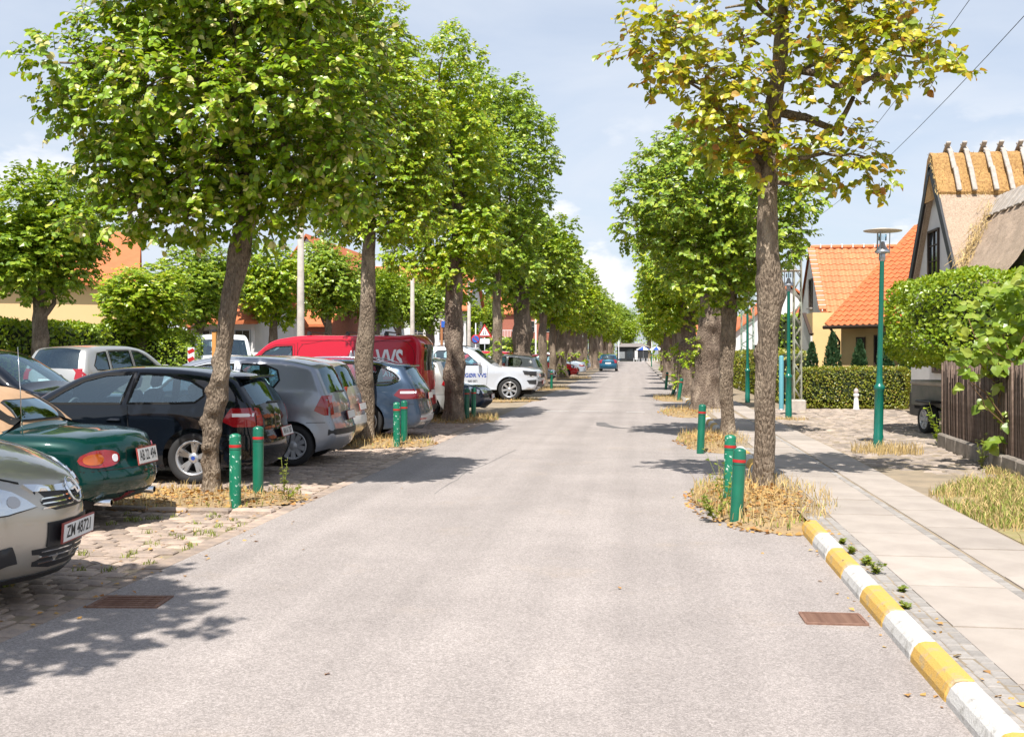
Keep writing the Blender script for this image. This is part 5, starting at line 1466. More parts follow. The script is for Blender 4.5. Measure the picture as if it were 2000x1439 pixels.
# 1 champagne people carrier, nose to the road, cut by the left frame edge
c = park('mpv', 'champagne', 'people_carrier', 'champagne silver people carrier with its nose at the left frame edge', -3.80, 5.93, FRONT, R(7.5))
for sg in (1, -1):
    gp = [(.36, .80), (.50, .865), (.60, .93), (.66, 1.01)]
    c.patch('bonnet_gap', M['seam'], 'front', ([(sg * a, b) for a, b in gp] + [(sg * (a - .004), b + .009) for a, b in gp[::-1]])[::sg], .003, thick=0, grid=.05)
for sg in (1, -1):
    b = c.patch('head_lamp', M['lamp_clear'], 'front', [(sg * .335, .660), (sg * .50, .632), (sg * .80, .645), (sg * .87, .80), (sg * .83, .885), (sg * .62, .845), (sg * .44, .76)][::sg], .008, thick=.02, grid=.05)
    c.patch('lamp_eye', M['chrome'], 'front', [(sg * (.60 + .065 * math.cos(t)), .735 + .068 * math.sin(t)) for t in np.linspace(0, 2 * math.pi * 11 / 12, 12)][::sg], .012, parent=b, thick=0)
    c.patch('lamp_bulb', M['black_plastic'], 'front', [(sg * (.60 + .03 * math.cos(t)), .735 + .032 * math.sin(t)) for t in np.linspace(0, 2 * math.pi * 9 / 10, 10)][::sg], .016, parent=b, thick=0)
    c.patch('lamp_inner', M['lamp_amber'] if False else M['cap_silver'], 'front', [(sg * (.455 + .035 * math.cos(t)), .70 + .035 * math.sin(t)) for t in np.linspace(0, 2 * math.pi * 9 / 10, 10)][::sg], .012, parent=b, thick=0)
    c.patch('lamp_seal', M['black_plastic'], 'front', [(sg * .325, .655), (sg * .50, .624), (sg * .80, .637), (sg * .80, .645), (sg * .50, .632)][::sg], .010, parent=b, thick=0, grid=.04)
    c.patch('fog_recess', M['black_plastic'], 'front', [(sg * .43, .33), (sg * .66, .31), (sg * .74, .36), (sg * .74, .43), (sg * .47, .435)][::sg], .012, thick=.01)
    c.patch('washer_flap', c.paint, 'front', [(sg * .64, .555), (sg * .74, .56), (sg * .74, .60), (sg * .64, .595)][::sg], .004, thick=.004)
g = c.patch('grille', M['black_plastic'], 'front', [(-.33, .765), (-.29, .66), (-.2, .62), (.2, .62), (.29, .66), (.33, .765)], .004, thick=.02, grid=.06)
c.patch('grille_bar', M['chrome'], 'front', [(-.355, .790), (-.33, .745), (0, .715), (.33, .745), (.355, .790), (.2, .768), (0, .762), (-.2, .768)], .016, parent=g, thick=.02, grid=.06)
for z in (.695, .665, .637): c.patch('grille_slat', M['chrome'], 'front', [(-.30, z), (.30, z), (.29, z + .009), (-.29, z + .009)], .010, parent=g, thick=.01, grid=.1)
ring = [(.075 * math.cos(t),   .725 + .075 * math.sin(t)) for t in np.linspace(0, 2 * math.pi, 25)[:-1]]
em = MB()
cv = [c.ray('front', y_, z_)[0] + Vector((.03, 0, 0)) for y_, z_ in ring]
em.tube(cv + cv[:1], .010, n=6, cap=False)
e0 = c.ray('front', 0, .725)[0]
em.prism([(-.085, .733), (-.02, .733), (.022, .697), (.085, .717), (.02, .717), (-.022, .753)], e0.x + .022, e0.x + .036, axis='x')
em.build('emblem', M['chrome'], c.root)
g = c.patch('lower_grille', M['black_plastic'], 'front', [(-.36, .395), (-.33, .29), (-.2, .262), (.2, .262), (.33, .29), (.36, .395)], .004, thick=.01, grid=.06)
for z in (.30, .335, .37): c.patch('grille_slat', M['chrome'], 'front', [(-.30, z), (.30, z), (.30, z + .007), (-.30, z + .007)], .009, parent=g, thick=.01, grid=.1)
c.patch('plate_holder', M['black_plastic'], 'front', [(-.27, .40), (.27, .40), (.27, .55), (-.27, .55)], .012, thick=.02, grid=.1)
c.plate('front', 0, .475, 'ZM 48721', w=.46, off=.012)
c.patch('chin_spoiler', M['black_plastic'], 'front', [(-.62, .20), (.62, .20), (.64, .235), (-.64, .235)], .012, thick=.02, grid=.1)

# 2 green roadster
c = park('roadster', 'green', 'roadster', 'dark green two-seat roadster with a closed tan soft top', -4.75, 9.10, BACK, R(3), glass_by={'soft_top': M['canvas'], 'soft_top_side': M['canvas']})
for sg in (1, -1):
    def oval(cx, cz, a, b, n=18): return [(cx + a * math.copysign(abs(math.cos(t)) ** .8, math.cos(t)), cz + b * math.copysign(abs(math.sin(t)) ** .8, math.sin(t))) for t in np.linspace(0, 2 * math.pi, n + 1)[:-1]]
    b = c.patch('tail_lamp', M['lamp_red'], 'rear', oval(sg * .535, .655, .185, .078), .010, thick=.02, grid=.04)
    c.patch('indicator', M['lamp_amber'], 'rear', oval(sg * .60, .655, .095, .05), .013, parent=b, thick=0)
    c.patch('reversing_lamp', M['white_print'], 'rear', oval(sg * .40, .655, .028, .035, 12), .014, parent=b, thick=0)
    c.patch('side_marker', M['lamp_amber'], 'side', oval(3.55, .47, .035, .018, 12), .006, sides=(sg,), thick=.01)
c.plate('rear', 0, .645, 'AB 22 494', w=.40, h=.14)
c.patch('soft_top_window', M['plastic_window'], 'rear', [(-.36, 1.01), (-.32, .985), (.32, .985), (.36, 1.01), (.31, 1.14), (.25, 1.155), (-.25, 1.155), (-.31, 1.14)], .010, thick=.004, grid=.05)
c.patch('window_seal', M['black_plastic'], 'rear', [(-.38, 1.0), (-.33, .972), (.33, .972), (.38, 1.0), (.33, 1.15), (.26, 1.168), (-.26, 1.168), (-.33, 1.15)], .004, thick=.004, grid=.05)
MB().tube([(c.L / 2 - 3.18, .52, .86), (c.L / 2 - 3.14, .53, 1.66)], [.006, .0025], n=5).build('aerial', M['chrome'], c.root)
for yy in (.46, -.46):
    mb = MB(); mb.lathe([(.028, 0), (.034, .0), (.036, -.30), (.03, -.30)], 14, (c.L / 2 - 3.98, yy, .255), M=Matrix.Rotation(R(-90), 3, 'Y'))
    mb.build('exhaust_pipe', M['chrome'], c.root)
c.patch('bumper_gap', M['seam'], 'rear', [(-.7, .548), (.7, .548), (.7, .556), (-.7, .556)], .002, thick=0, grid=.06)
c.patch('lower_valance', M['black_plastic'], 'rear', [(-.40, .27), (.40, .27), (.36, .33), (-.36, .33)], .006, thick=.01, grid=.08)
c.patch('tow_bracket', M['lamp_dark_red'], 'rear', [(.18, .24), (.27, .24), (.27, .33), (.18, .33)], .02, thick=.04)

# 3 black three-door hatchback
c = park('hatch3', 'black', 'hatchback', 'glossy black three-door hatchback parked behind the crooked trunk', -4.66, 12.72, BACK, R(5))
tail(c, .70, .93, .46, .60, plate_z=.60, plate='AN 61 207')
c.patch('rear_wiper', M['black_plastic'], 'rear', [(-.05, .965), (.33, .975), (.33, .99), (-.05, .985)], .02, thick=.01)
MB().bbox((c.L / 2 - 3.93, 0, 1.30), (.22, 1.16, .035), .012).build('roof_spoiler', c.paint, c.root)
for o in [o for o in c.root.children if o.name.startswith('wheel')]:
    link('hub_badge', MB().lathe([(.0, .0), (.026, 0)], 14, M=Matrix.Rotation(R(-90), 3, 'X')).mesh('hub_badge', M['blue_print']), o, (0, .0895, 0))
c.patch('bumper_gap', M['seam'], 'rear', [(-.72, .655), (.72, .655), (.72, .662), (-.72, .662)], .002, thick=0, grid=.06)

# 4 grey city car, 5 small silver hatchback
c = park('city', 'grey', 'city_car', 'metallic grey small city car with plastic hubcaps', -4.33, 14.75, BACK, R(5))
tail(c, .72, 1.0, .30, .60, plate_z=.70, plate='', white=False)
c.patch('bumper_strip', M['black_plastic'], 'rear', [(-.76, .44), (.76, .44), (.76, .52), (-.76, .52)], .008, thick=.01, grid=.08)
c.patch('rear_wiper', M['black_plastic'], 'rear', [(-.04, 1.03), (.36, 1.045), (.36, 1.06), (-.04, 1.05)], .02, thick=.01)
c = park('city', 'champagne', 'city_car', 'small silver hatchback squeezed between grey city car and blue estate', -4.75, 16.98, BACK, R(4))
tail(c, .78, 1.05, .22, .56, plate_z=.70, plate='', white=False)
c.patch('bumper_strip', M['plate'], 'rear', [(-.74, .42), (.74, .42), (.74, .56), (-.74, .56)], .006, thick=.01, grid=.08)

# 6 blue-grey estate
c = park('estate', 'steel_blue', 'estate_car', 'steel blue estate car with chrome window line and roof rails', -4.05, 19.35, BACK, R(4))
tail(c, .76, .94, .50, .42, mat=M['lamp_dark_red'], plate_z=.80, plate='')
for sg in (1, -1): c.patch('reflector', M['lamp_red'], 'rear', [(sg * .45, .36), (sg * .75, .37), (sg * .75, .40), (sg * .45, .39)][::sg], .006, thick=.01)
mb = MB()
tr = spline([(1.80, 1.022), (2.7, 1.02), (3.7, 1.03), (4.28, 1.06), (4.385, 1.12), (4.26, 1.262), (4.04, 1.372), (3.7, 1.425), (3.2, 1.438), (2.6, 1.43)], .07)
c.ribbon(mb, tr, .011, .008, 0, closed=False); mb.build('chrome_trim', M['chrome'], c.root)
c.patch('bumper_chrome', M['cap_silver'], 'rear', [(-.72, .33), (.72, .33), (.74, .44), (-.74, .44)], .006, thick=.01, grid=.08)
roof_rails(c, 2.1, 4.1, M['chrome'])
MB().bbox((c.L / 2 - 4.42, 0, 1.365), (.24, 1.22, .035), .012).build('roof_spoiler', c.paint, c.root)

# 7 red van
c = park('van', 'red', 'delivery_van', 'tall dark red tradesman van with white lettering', -4.55, 22.25, BACK, R(2), cat='van', glass_by={'rear_window': M['dark_glass']})
tail(c, .95, 1.28, .16, .80, plate_z=.75, plate='', white=False)
c.text('lettering', 'VVS', M['white_print'], 'side', 4.16, 1.29, .56, sg=1, sxf=.62, bold=.016)
c.text('lettering', 'AUT.', M['white_print'], 'side', 3.44, 1.49, .25, sg=1, sxf=.62, bold=.007)
c.text('lettering', 'INSTALLATØR', M['white_print'], 'side', 3.98, 1.12, .15, sg=1, sxf=.84, bold=.005)
c.text('lettering', 'OS', M['white_print'], 'side', 4.62, .80, .16, sg=1, sxf=.9, bold=.004)
for x in (2.35, 3.2, 4.05):
    mb = MB(); mb.box((c.L / 2 - x, 0, 2.065), (.05, 1.5, .03))
    for sg in (1, -1): mb.bbox((c.L / 2 - x, sg * .70, 2.01), (.09, .10, .10), .02)
    mb.build('roof_bar', M['black_plastic'], c.root)
c.patch('sill_trim', M['black_plastic'], 'rear', [(-.8, .36), (.8, .36), (.8, .48), (-.8, .48)], .008, thick=.01, grid=.08)

# 8 silver car behind the van, 9 navy car nose out
c = park('city', 'silver', 'city_car', 'silver hatchback showing only its tail past the red van', -4.42, 24.95, BACK)
tail(c, .78, 1.08, .24, .48, plate_z=.70, white=True)
c = park('coupe', 'navy', 'saloon_car', 'low navy blue car nosing out beside the single bollard', -3.95, 27.1, FRONT)
nose(c, .56, .70, grille=(.52, .62, .40), lower=(.26, .36, .62), plate_z=.47)

# 10 white pick-up
c = park('pickup', 'pale', 'pickup_truck', 'white double-cab pick-up with canopy and blue lettering on its door', -3.35, 35.3, FRONT, cat='pick-up')
nose(c, .80, .96, grille=(.78, .93, .50), lower=(.5, .66, .72), reach=.42, plate_z=.62)
c.text('lettering', 'DRAGØR VVS', M['blue_print'], 'side', 2.28, .80, .19, sg=-1, sxf=.95, bold=.005)
c.text('lettering', '3253 0071', M['ink'], 'side', 2.2, .64, .09, sg=-1, sxf=.9, bold=.003)
for sg in (1, -1):
    c.patch('head_lamp_surround', M['black_plastic'], 'side', [(.05, .84), (.05, .99), (.50, 1.03), (.44, .90)], .012, sides=(sg,), thick=.01)
    c.patch('bumper_intake', M['black_plastic'], 'side', [(.06, .56), (.05, .72), (.36, .70), (.28, .58)], .010, sides=(sg,), thick=.01)
c.patch('skid_plate', M['black_plastic'], 'front', [(-.7, .42), (.7, .42), (.74, .5), (-.74, .5)], .006, thick=.01, grid=.1)
roof_rails(c, 2.4, 3.5, M['black_plastic'])

# farther cars of the same row
c = park('coupe', 'black', 'saloon_car', 'dark saloon just beyond the white pick-up', -4.6, 39.2, FRONT); nose(c, .56, .70)
c = park('city', 'silver', 'city_car', 'silver hatchback tail beyond the white pick-up', -3.9, 42.6, BACK); tail(c, .72, .95, .3, .45, plate_z=.72)
c = park('coupe', 'grey', 'saloon_car', 'dark grey saloon behind the pale thick trunks', -4.6, 57.0, FRONT); nose(c, .56, .70)
c = park('city', 'bright_red', 'city_car', 'bright red hatchback nose showing between the thick trunks', -4.0, 69.0, FRONT); nose(c, .62, .8)
c = park('coupe', 'ice', 'coupe', 'pale ice blue fastback coupe with its tail to the road', -3.9, 76.5, BACK); tail(c, .66, .8, .4, .5, plate_z=.6)
d = sp('city', 'teal', wr=.31); c = Car(d, 'small_van', 'teal blue hatchback standing on the road, tail towards the camera', (-2.62, 94.5, 0), R(90), CG, 'car')
tail(c, .75, 1.05, .24, .56, plate_z=.74, white=False)
far = [('suv', 'bright_red', 49.5, -5.6, 'red car beyond the pale hatchback, mostly hidden by trunks'), ('estate', 'navy', 52.4, -4.9, 'navy estate hidden behind leafy trunk shoots'), ('suv', 'silver', 83, -5.2, 'silver car beyond the ice blue coupe'), ('city', 'white', 100.5, -4.6, 'small white car beyond the teal hatchback'),
       ('estate', 'black', 107.5, -4.7, 'black estate far up the left row'), ('city', 'bright_red', 118, -4.5, 'small red car far up the left row'), ('suv', 'white', 127, -4.7, 'white car far up the left row'), ('coupe', 'grey', 144, -4.6, 'grey car near the far end of the left row')]
for k, col, y, xe, lab in far:
    c = park(k, col, 'parked_car', lab, xe, y, BACK)
    tail(c, .72, .95, .28, .5, plate_z=.66)

# second row beyond
SG_ = 'cars in the lane behind the parking strip'
c = Car(sp('suv', 'black', wr=.36), 'suv', 'black off-road car cut by the left frame edge, facing right', (-10.35, 15.3, -.02), R(4), SG_, 'car'); nose(c, .76, .92)
c = Car(sp('suv', 'silver'), 'suv', 'silver five-door car showing its rear window behind the black hatchback', (-13.1, 24.4, .02), R(82), SG_, 'car')
tail(c, .95, 1.2, .2, .62, plate_z=.92, plate='', white=False)
c.root.scale = (1.04, 1.0, 1.03)
c = Car(sp('offroad', 'white'), 'offroad_car', 'white boxy off-road wagon behind the crooked trunk', (-14.6, 34.6, -.02), R(-62), SG_, 'car')
nose(c, .92, 1.12, grille=(.86, 1.12, .42), lower=(.5, .62, .7), plate_z=.68); c.root.scale = (1.1, 1.1, 1.12)
c = Car(sp('van', 'white'), 'delivery_van', 'white van standing far off between the trunks of the left row', (-10.5, 62, -.02), R(90), SG_, 'van')
tail(c, .95, 1.28, .16, .80, plate_z=.75, plate='', white=False)
c = Car(sp('city', 'teal'), 'city_car', 'blue hatchback in the side lane seen past the pick-up windscreen', (-9.4, 62.5, -.02), R(90), SG_, 'car'); tail(c, .72, 1.0, .3, .5, plate_z=.72)
# ------------------------------------------------------------------ tree pits, verge, weeds
pit(-4.95, 10.72, 1.3, .80, .04, 'dry grassy pit round the crooked lime trunk with two bollards', 750, .15, .10, 900, hmin=.03)
pit(-4.75, 17.75, 1.15, .95, .04, 'dry grassy pit round the second lime trunk on the left', 650, .17, .06, 500, hmin=.03)
pit(-4.25, 24.3, .95, 1.1, .04, 'dry grassy pit round the third lime trunk on the left', 700, .22, .12, 500, hmin=.03)
pit(-4.7, 35.0, 1.3, 1.6, .04, 'dry grassy pit round the fourth lime trunk on the left', 600, .16, .1, 500, hmin=.03)
pit(-4.5, 46.5, 1.4, 2.2, .04, 'strawy pit round the fifth lime trunk on the left', 600, .2, .1, 200)
pit(-4.5, 66.5, 1.5, 2.5, .04, 'strawy pit round the thick pale trunks on the left', 500, .2, .05, 200)
pit(1.30, 11.15, .70, 1.75, .09, 'thick straw-coloured grass pit round the scorched tree on the right', 1500, .22, .14, 2000, hmin=.03)
pit(1.35, 18.8, .62, 1.9, .08, 'straw-coloured grass pit round the second tree on the right', 1000, .2, .1, 900, hmin=.03)
pit(1.45, 27.9, .85, 1.9, .07, 'leaf-strewn pit round the thick trunk on the right', 700, .2, .1, 500)
pit(1.40, 36.6, .85, 2.2, .07, 'leaf-strewn pit round the fourth tree on the right', 500, .2, .2, 300)
# low edging stones of the first pit
p0 = bpy.data.objects['tree_pit']
es = [paver_mesh('edging_stone', .42, .11, .1, M['sett'], 90 + k, .01, .01) for k in range(3)]
for k in range(6): link('edging_stone', es[k % 3], p0, (-6.1 + k * .45, 9.95 + random.uniform(-.03, .03), .032), (0, 0, random.uniform(-.04, .04)))

M['verge_soil'] = pmat('verge_soil', (0.30, 0.235, 0.12), rough=.95, col2=(0.22, 0.20, 0.07), vscale=5, bump=.5, bscale=40)
def verge_pts(n, x0, x1, y0, y1, thr=-.15):
    P = np.c_[rng.uniform(x0, x1, n * 2), rng.uniform(y0, y1, n * 2)]
    k = np.array([mnoise.noise((p[0] * 1.3, p[1] * 1.1, 3.3)) + .25 * (p[0] - x0 - .4) > thr for p in P])
    P = P[k][:n]
    # the verge narrows to nothing where the cobbles begin
    return P[P[:, 0] > 3.0 + 0.012 * np.clip(P[:, 1] - 5, -3, 11) + .02 + np.clip(P[:, 1] - 11.5, 0, 9) * .55]
vg = MB().poly([(3.02, 2, .06), (5.6, 2, .06), (5.6, 13.6, .062), (4.4, 13.6, .062), (3.13, 11.2, .06)]).build('grass_verge', M['verge_soil'])
tag(vg, 'dry yellow-green grass verge between footway and reed fence', 'verge', kind='structure')
b = link('dry_grass', blades('dry_grass', verge_pts(16000, 3.0, 5.6, 5.0, 14.2), .06, .03, .14, .009, M['straw'], .9), vg); b['kind'] = 'stuff'
b = link('green_grass', blades('green_grass', verge_pts(14000, 3.0, 5.6, 5.0, 14.0, -.05), .06, .03, .13, .010, M['grass_green'], .8), vg); b['kind'] = 'stuff'
tf = link('straw_tuft', blades('straw_tuft', in_pit(700, 3.85, 16.5, .55, .5, .6), .06, .05, .24, .008, M['straw'], .6)); tag(tf, 'straw-coloured grass tuft at the foot of the nearest lamp post', 'grass', kind='stuff')
tf = link('straw_tuft', blades('straw_tuft', in_pit(300, 3.55, 24.4, .4, .3, .6), .06, .03, .12, .008, M['straw'], .7)); tag(tf, 'small straw tuft at the foot of the second lamp post', 'grass', kind='stuff')
# grass and leaves in the joints
jp = np.c_[rng.uniform(-5.2, -3.6, 60), rng.uniform(5.8, 9.8, 60)]
jp = np.repeat(jp, 22, 0) + rng.normal(0, .025, (60 * 22, 2))
tf = link('joint_grass', blades('joint_grass', jp, -.01, .015, .06, .007, M['grass_green'], .9)); tag(tf, 'small grass sprigs in the joints of the cobbled parking strip', 'grass', kind='stuff')
lp = np.r_[np.c_[rng.normal(1.34, .05, 24) + .012 * 2, rng.uniform(4, 9.6, 24)], np.c_[rng.normal(1.60, .06, 40), rng.uniform(4, 9.8, 40)], np.c_[rng.uniform(-4.5, -3.2, 90), rng.uniform(5.5, 10, 90)], np.c_[rng.uniform(-3, 1.2, 7), rng.uniform(4.2, 14, 7)]]
zz = np.where((lp[:, 0] > 1.45), .10, .006)
tf = link('fallen_leaves', leaves_mesh('fallen_leaves', np.c_[lp, zz], unit(len(lp)) * np.array([1, 1, .2]), unit(len(lp)) * .4 + np.array([0, 0, 1.]), rng.uniform(.02, .05, len(lp)), M['leaf_litter'], LEAF_FAR))
tag(tf, 'scattered brown fallen leaves along kerb and road edge', 'leaves', kind='stuff')
herb(-3.92, 11.05, .03, .42, 4, 'tall green weed spike between bollards and the grey city car', .05, spread=.06)
herb(-3.75, 10.7, .02, .2, 5, 'low green weed at the tip of the first left pit', .05, spread=.2)
herb(.86, 10.35, .03, .62, 7, 'straggly tall weed leaning over the road by the double bollards', .055, spread=.32)
herb(.72, 9.9, .02, .25, 6, 'low weed at the foot of the front right bollard', .06, spread=.2)
for k, (x, y, h) in enumerate(((1.60, 8.35, .05), (1.60, 7.95, .06), (1.61, 7.55, .06), (1.62, 7.25, .09), (1.66, 6.75, .03), (1.57, 6.3, .03))):
    herb(x, y, .095, h, 6, ['tiny weed tuft farthest along the striped kerb', 'weed tuft second farthest along the striped kerb', 'weed tuft in the middle of the striped kerb', 'largest weed tuft behind the striped kerb', 'lone weed tuft among the grey setts', 'nearest weed tuft touching the striped kerb'][k], .035, spread=.06)
herb(4.55, 14.3, .06, .6, 6, 'curved green weed in front of the stone plinth under the fence', .06, spread=.3)

# ------------------------------------------------------------------ street furniture
M['green_paint'] = pmat('bollard_green', (0.004, 0.135, 0.075), rough=.35, coat=.3, col2=(0.003, 0.10, 0.06), vscale=4)
M['green_worn'] = pmat('bollard_green_flaked', (0.004, 0.15, 0.08), rough=.45, col2=(0.5, 0.62, 0.55), vscale=24, lo=.60, hi=.63, detail=8)
M['red_band'] = pmat('red_reflector_band', (0.42, 0.02, 0.02), rough=.4)
M['green_pole'] = pmat('lamp_post_green', (0.004, 0.12, 0.085), rough=.3, coat=.4, var=.1, vscale=3)
M['galv'] = pmat('galvanised_steel', (0.34, 0.36, 0.38), rough=.4, metal=.6, var=.15)
M['lamp_metal'] = pmat('lamp_metal', (0.42, 0.44, 0.47), rough=.3, metal=.7)
M['frosted'] = glassmat('lamp_glass', (0.85, 0.9, 0.92), .08)
M['concrete'] = pmat('pole_concrete', (0.40, 0.36, 0.32), rough=.9, var=.15, vscale=4, bump=.2)
def bollard_protos(mat):
    body = MB().lathe([(.060, -.05), (.060, .735), (.056, .752), (.03, .766), (0, .77)], 20).mesh('post', mat)
    band = MB().lathe([(.0625, .625), (.0625, .655)], 20).mesh('band', M['red_band'])
    ring = MB().lathe([(.0615, .60), (.0615, .604)], 20).mesh('ring', M['seam'])
    return body, band, ring
bp_ok, bp_worn = bollard_protos(M['green_paint']), bollard_protos(M['green_worn'])
def bollard(x, y, z, label, worn=False, lean=(0, 0), s=1.0):
    e = empty('bollard', (x, y, z), random.uniform(0, 6), label, 'bollard', 'green bollards')
    e.rotation_euler = (lean[0], lean[1], 0); e.scale = (1, 1, s)
    b = bp_worn if worn else bp_ok
    link('post', b[0], e); link('band', b[1], e); link('ring', b[2], e)
bollard(-4.16, 10.24, 0, 'flaked green bollard in front of the crooked lime trunk', True)
bollard(-4.24, 11.10, 0, 'smooth green bollard just behind the flaked one by the crooked trunk', s=1.02)
bollard(-4.10, 17.2, 0, 'flaked front bollard of the pair beside the steel blue estate', True)
bollard(-4.12, 17.85, 0, 'cleaner rear bollard of the pair beside the steel blue estate')
bollard(-4.07, 24.3, 0, 'green bollard before the navy car, on the sunlit side')
bollard(-3.98, 24.75, 0, 'shaded green bollard tucked behind the one before the navy car')
bollard(-3.8, 45.5, 0, 'distant green bollard near the fifth lime of the left row', s=1.1)
bollard(.92, 9.82, 0, 'front green bollard of the pair by the scorched tree', lean=(0, R(3)), s=.93)
bollard(.95, 10.95, 0.02, 'rear green bollard of the pair by the scorched tree', True, lean=(0, R(1.5)), s=.95)
bollard(1.0, 16.66, 0, 'single green bollard by the second tree on the right', lean=(0, R(2.5)), s=1.03)
bollard(1.36, 34.6, .02, 'bollard beside the leafy trunk shoots on the right', lean=(0, R(8)))
bollard(1.22, 37.4, .02, 'bollard leaning furthest on the right', lean=(0, R(18)))
bollard(1.25, 46, .02, 'distant green bollard behind the leaning one on the right', lean=(0, R(5)))
bollard(1.6, 118, .02, 'far green bollard near the end of the right kerb', s=2.2)

def lamp_post(x, y, z, label, rz=0, lean=0.0):
    e = empty('street_lamp', (x, y, z), rz, label, 'street lamp', 'green street lamps along the footway')
    e.rotation_euler = (0, lean, rz)
    MB().lathe([(.078, -.06), (.078, .25), (.072, .26), (.070, .95), (.082, .97), (.086, 1.0), (.082, 1.03), (.060, 1.05), (.052, 1.08), (.050, 1.15), (.045, 1.2)], 20).build('post_base', M['green_pole'], e)
    MB().lathe([(.045, 1.19), (.036, 3.0), (.038, 3.01)], 16).build('post_shaft', M['green_pole'], e)
    MB().lathe([(.038, 3.0), (.052, 3.03), (.05, 3.12), (.046, 3.13)], 16).build('collar', M['lamp_metal'], e)
    MB().lathe([(.05, 3.12), (.115, 3.135), (.118, 3.15), (.09, 3.19), (.055, 3.23), (.035, 3.30), (.03, 3.31)], 20).build('reflector_bell', M['lamp_metal'], e)
    MB().lathe([(.062, 3.33), (.062, 3.43)], 14).build('lamp_glass', M['frosted'], e)
    br = MB()
    for a in (0, 2.09, 4.19): br.box((.11 * math.cos(a), .11 * math.sin(a), 3.30), (.010, .022, .36), a)
    br.build('bracket', M['galv'], e)
    MB().lathe([(0, 3.455), (.10, 3.46), (.29, 3.475), (.295, 3.485), (.15, 3.51), (.0, 3.515)], 28).build('canopy', pmat_once('lamp_canopy', (0.50, 0.44, 0.36)), e)
_once = {}
def pmat_once(n, c, **k):
    if n not in _once: _once[n] = pmat(n, c, **({'rough': .6} | k))
    return _once[n]
lamp_post(3.78, 16.8, .06, 'nearest green lamp post with a flat disc hood on the forecourt', lean=R(1.2))
lamp_post(3.53, 24.7, .06, 'second green lamp post from the camera beside the lattice mast', .4)
lamp_post(3.45, 33.0, .06, 'third green lamp post from the camera along the footway', .8)
lamp_post(3.72, 47.0, .06, 'fourth green lamp post from the camera, far up the footway', .2)

bp = empty('blue_post', (3.92, 28.8, .05), 0, 'slim pale blue post beside the second lamp post', 'post')
MB().lathe([(.065, 0), (.065, 1.46), (.05, 1.49), (0, 1.5)], 16).build('post', pmat_once('pale_blue_paint', (0.10, 0.30, 0.36)), bp)
MB().lathe([(.085, 0), (.085, .03), (.066, .04)], 16).build('base_ring', M['galv'], bp)

def lattice(x, y, z, h, w, mat, label, rz=0):
    e = empty('lattice_mast', (x, y, z), rz, label, 'mast')
    for sx_ in (-1, 1):
        for sy_ in (-1, 1):
            MB().box((sx_ * w / 2, sy_ * w / 2, h / 2), (.032, .032, h)).build('leg', mat, e)
    zz = .3; k = 0
    br = MB()
    while zz < h - .3:
        for sy_ in (-1, 1):
            a = (-1 if k % 2 else 1) * w / 2
            br.tube([(a, sy_ * w / 2, zz), (-a, sy_ * w / 2, zz + .33)], .012, n=4)
            br.tube([(sy_ * w / 2, a, zz), (sy_ * w / 2, -a, zz + .33)], .012, n=4)
        zz += .33; k += 1
    br.build('bracing', mat, e, fix=False)
    MB().bbox((0, 0, .12), (w + .22, w + .22, .34), .03).build('footing', M['concrete'], e)
    return e
M['rusty_green'] = pmat('weathered_mast_steel', (0.20, 0.18, 0.14), rough=.7, col2=(0.28, 0.30, 0.24), vscale=3)
lattice(4.32, 28.6, .06, 5.6, .19, M['rusty_green'], 'weathered steel lattice mast between blue post and clipped hedge')
lattice(4.7, 45, .05, 5.2, .5, pmat_once('pale_green_steel', (0.22, 0.30, 0.24)), 'slim pale green lattice mast far up the footway')

def wire(pts, label, r=.006):
    mb = MB(); P = []
    for i in range(len(pts) - 1):
        a, b_ = Vector(pts[i]), Vector(pts[i + 1])
        for k in range(12):
            t = k / 12; q = a.lerp(b_, t); q.z -= .25 * 4 * t * (1 - t); P.append(q)
    P.append(Vector(pts[-1]))
    mb.tube(P, r, n=5)
    tag(mb.build('overhead_wire', M['ink'], None, fix=False), label, 'wire', 'overhead wires')
wire([(3.55, 9.6, 4.75), (4.32, 28.6, 5.0)], 'lower overhead wire running from upper right to the lattice mast', .0038)
wire([(3.5, 10.5, 5.45), (4.28, 28.5, 5.5)], 'upper overhead wire passing behind the scorched tree', .0038)
pl = empty('wire_pole', (3.52, 9.2, .06), 0, 'x', 'pole')
bpy.data.objects.remove(pl)

# concrete poles along the lane, signs, markers
def cpole(x, y, h, label, r=.13):
    e = empty('concrete_pole', (x, y, -.02), 0, label, 'pole', 'pale concrete poles along the lane')
    MB().lathe([(r * 1.08, 0), (r, 1.2), (r * .72, h), (0, h + .02)], 14).build('shaft', M['concrete'], e)
    MB().lathe([(r * 1.6, 0), (r * 1.6, .06), (r * 1.1, .1)], 14).build('foot', M['concrete'], e)
    MB().box((.25, 0, h - .1), (.9, .06, .06)).build('arm', M['galv'], e)
cpole(-11.2, 33.2, 7.6, 'nearest pale concrete pole, above the red van windscreen')
cpole(-11.9, 53.5, 7.0, 'second pale concrete pole, above the red van lettering')
cpole(-12.4, 75.0, 7.0, 'third pale concrete pole, behind the white pick-up cab', .15)
for i, (x, y) in enumerate(((-10.5, 92), (-9.8, 99), (-9.0, 108), (-9.6, 118))):
    e = empty('signal_pole', (x, y, 0), 0, ['white pole behind the fourth trunk, nearest of four', 'white pole second of four behind the trunks', 'white pole third of four behind the trunks', 'white pole farthest of four behind the trunks'][i], 'pole', 'thin white poles')
    MB().lathe([(.09, 0), (.07, 5.0), (0, 5.02)], 10).build('shaft', pmat_once('white_pole', (.62, .6, .56)), e)
    MB().lathe([(.14, 0), (.14, .08), (.09, .12)], 10).build('foot', M['galv'], e)

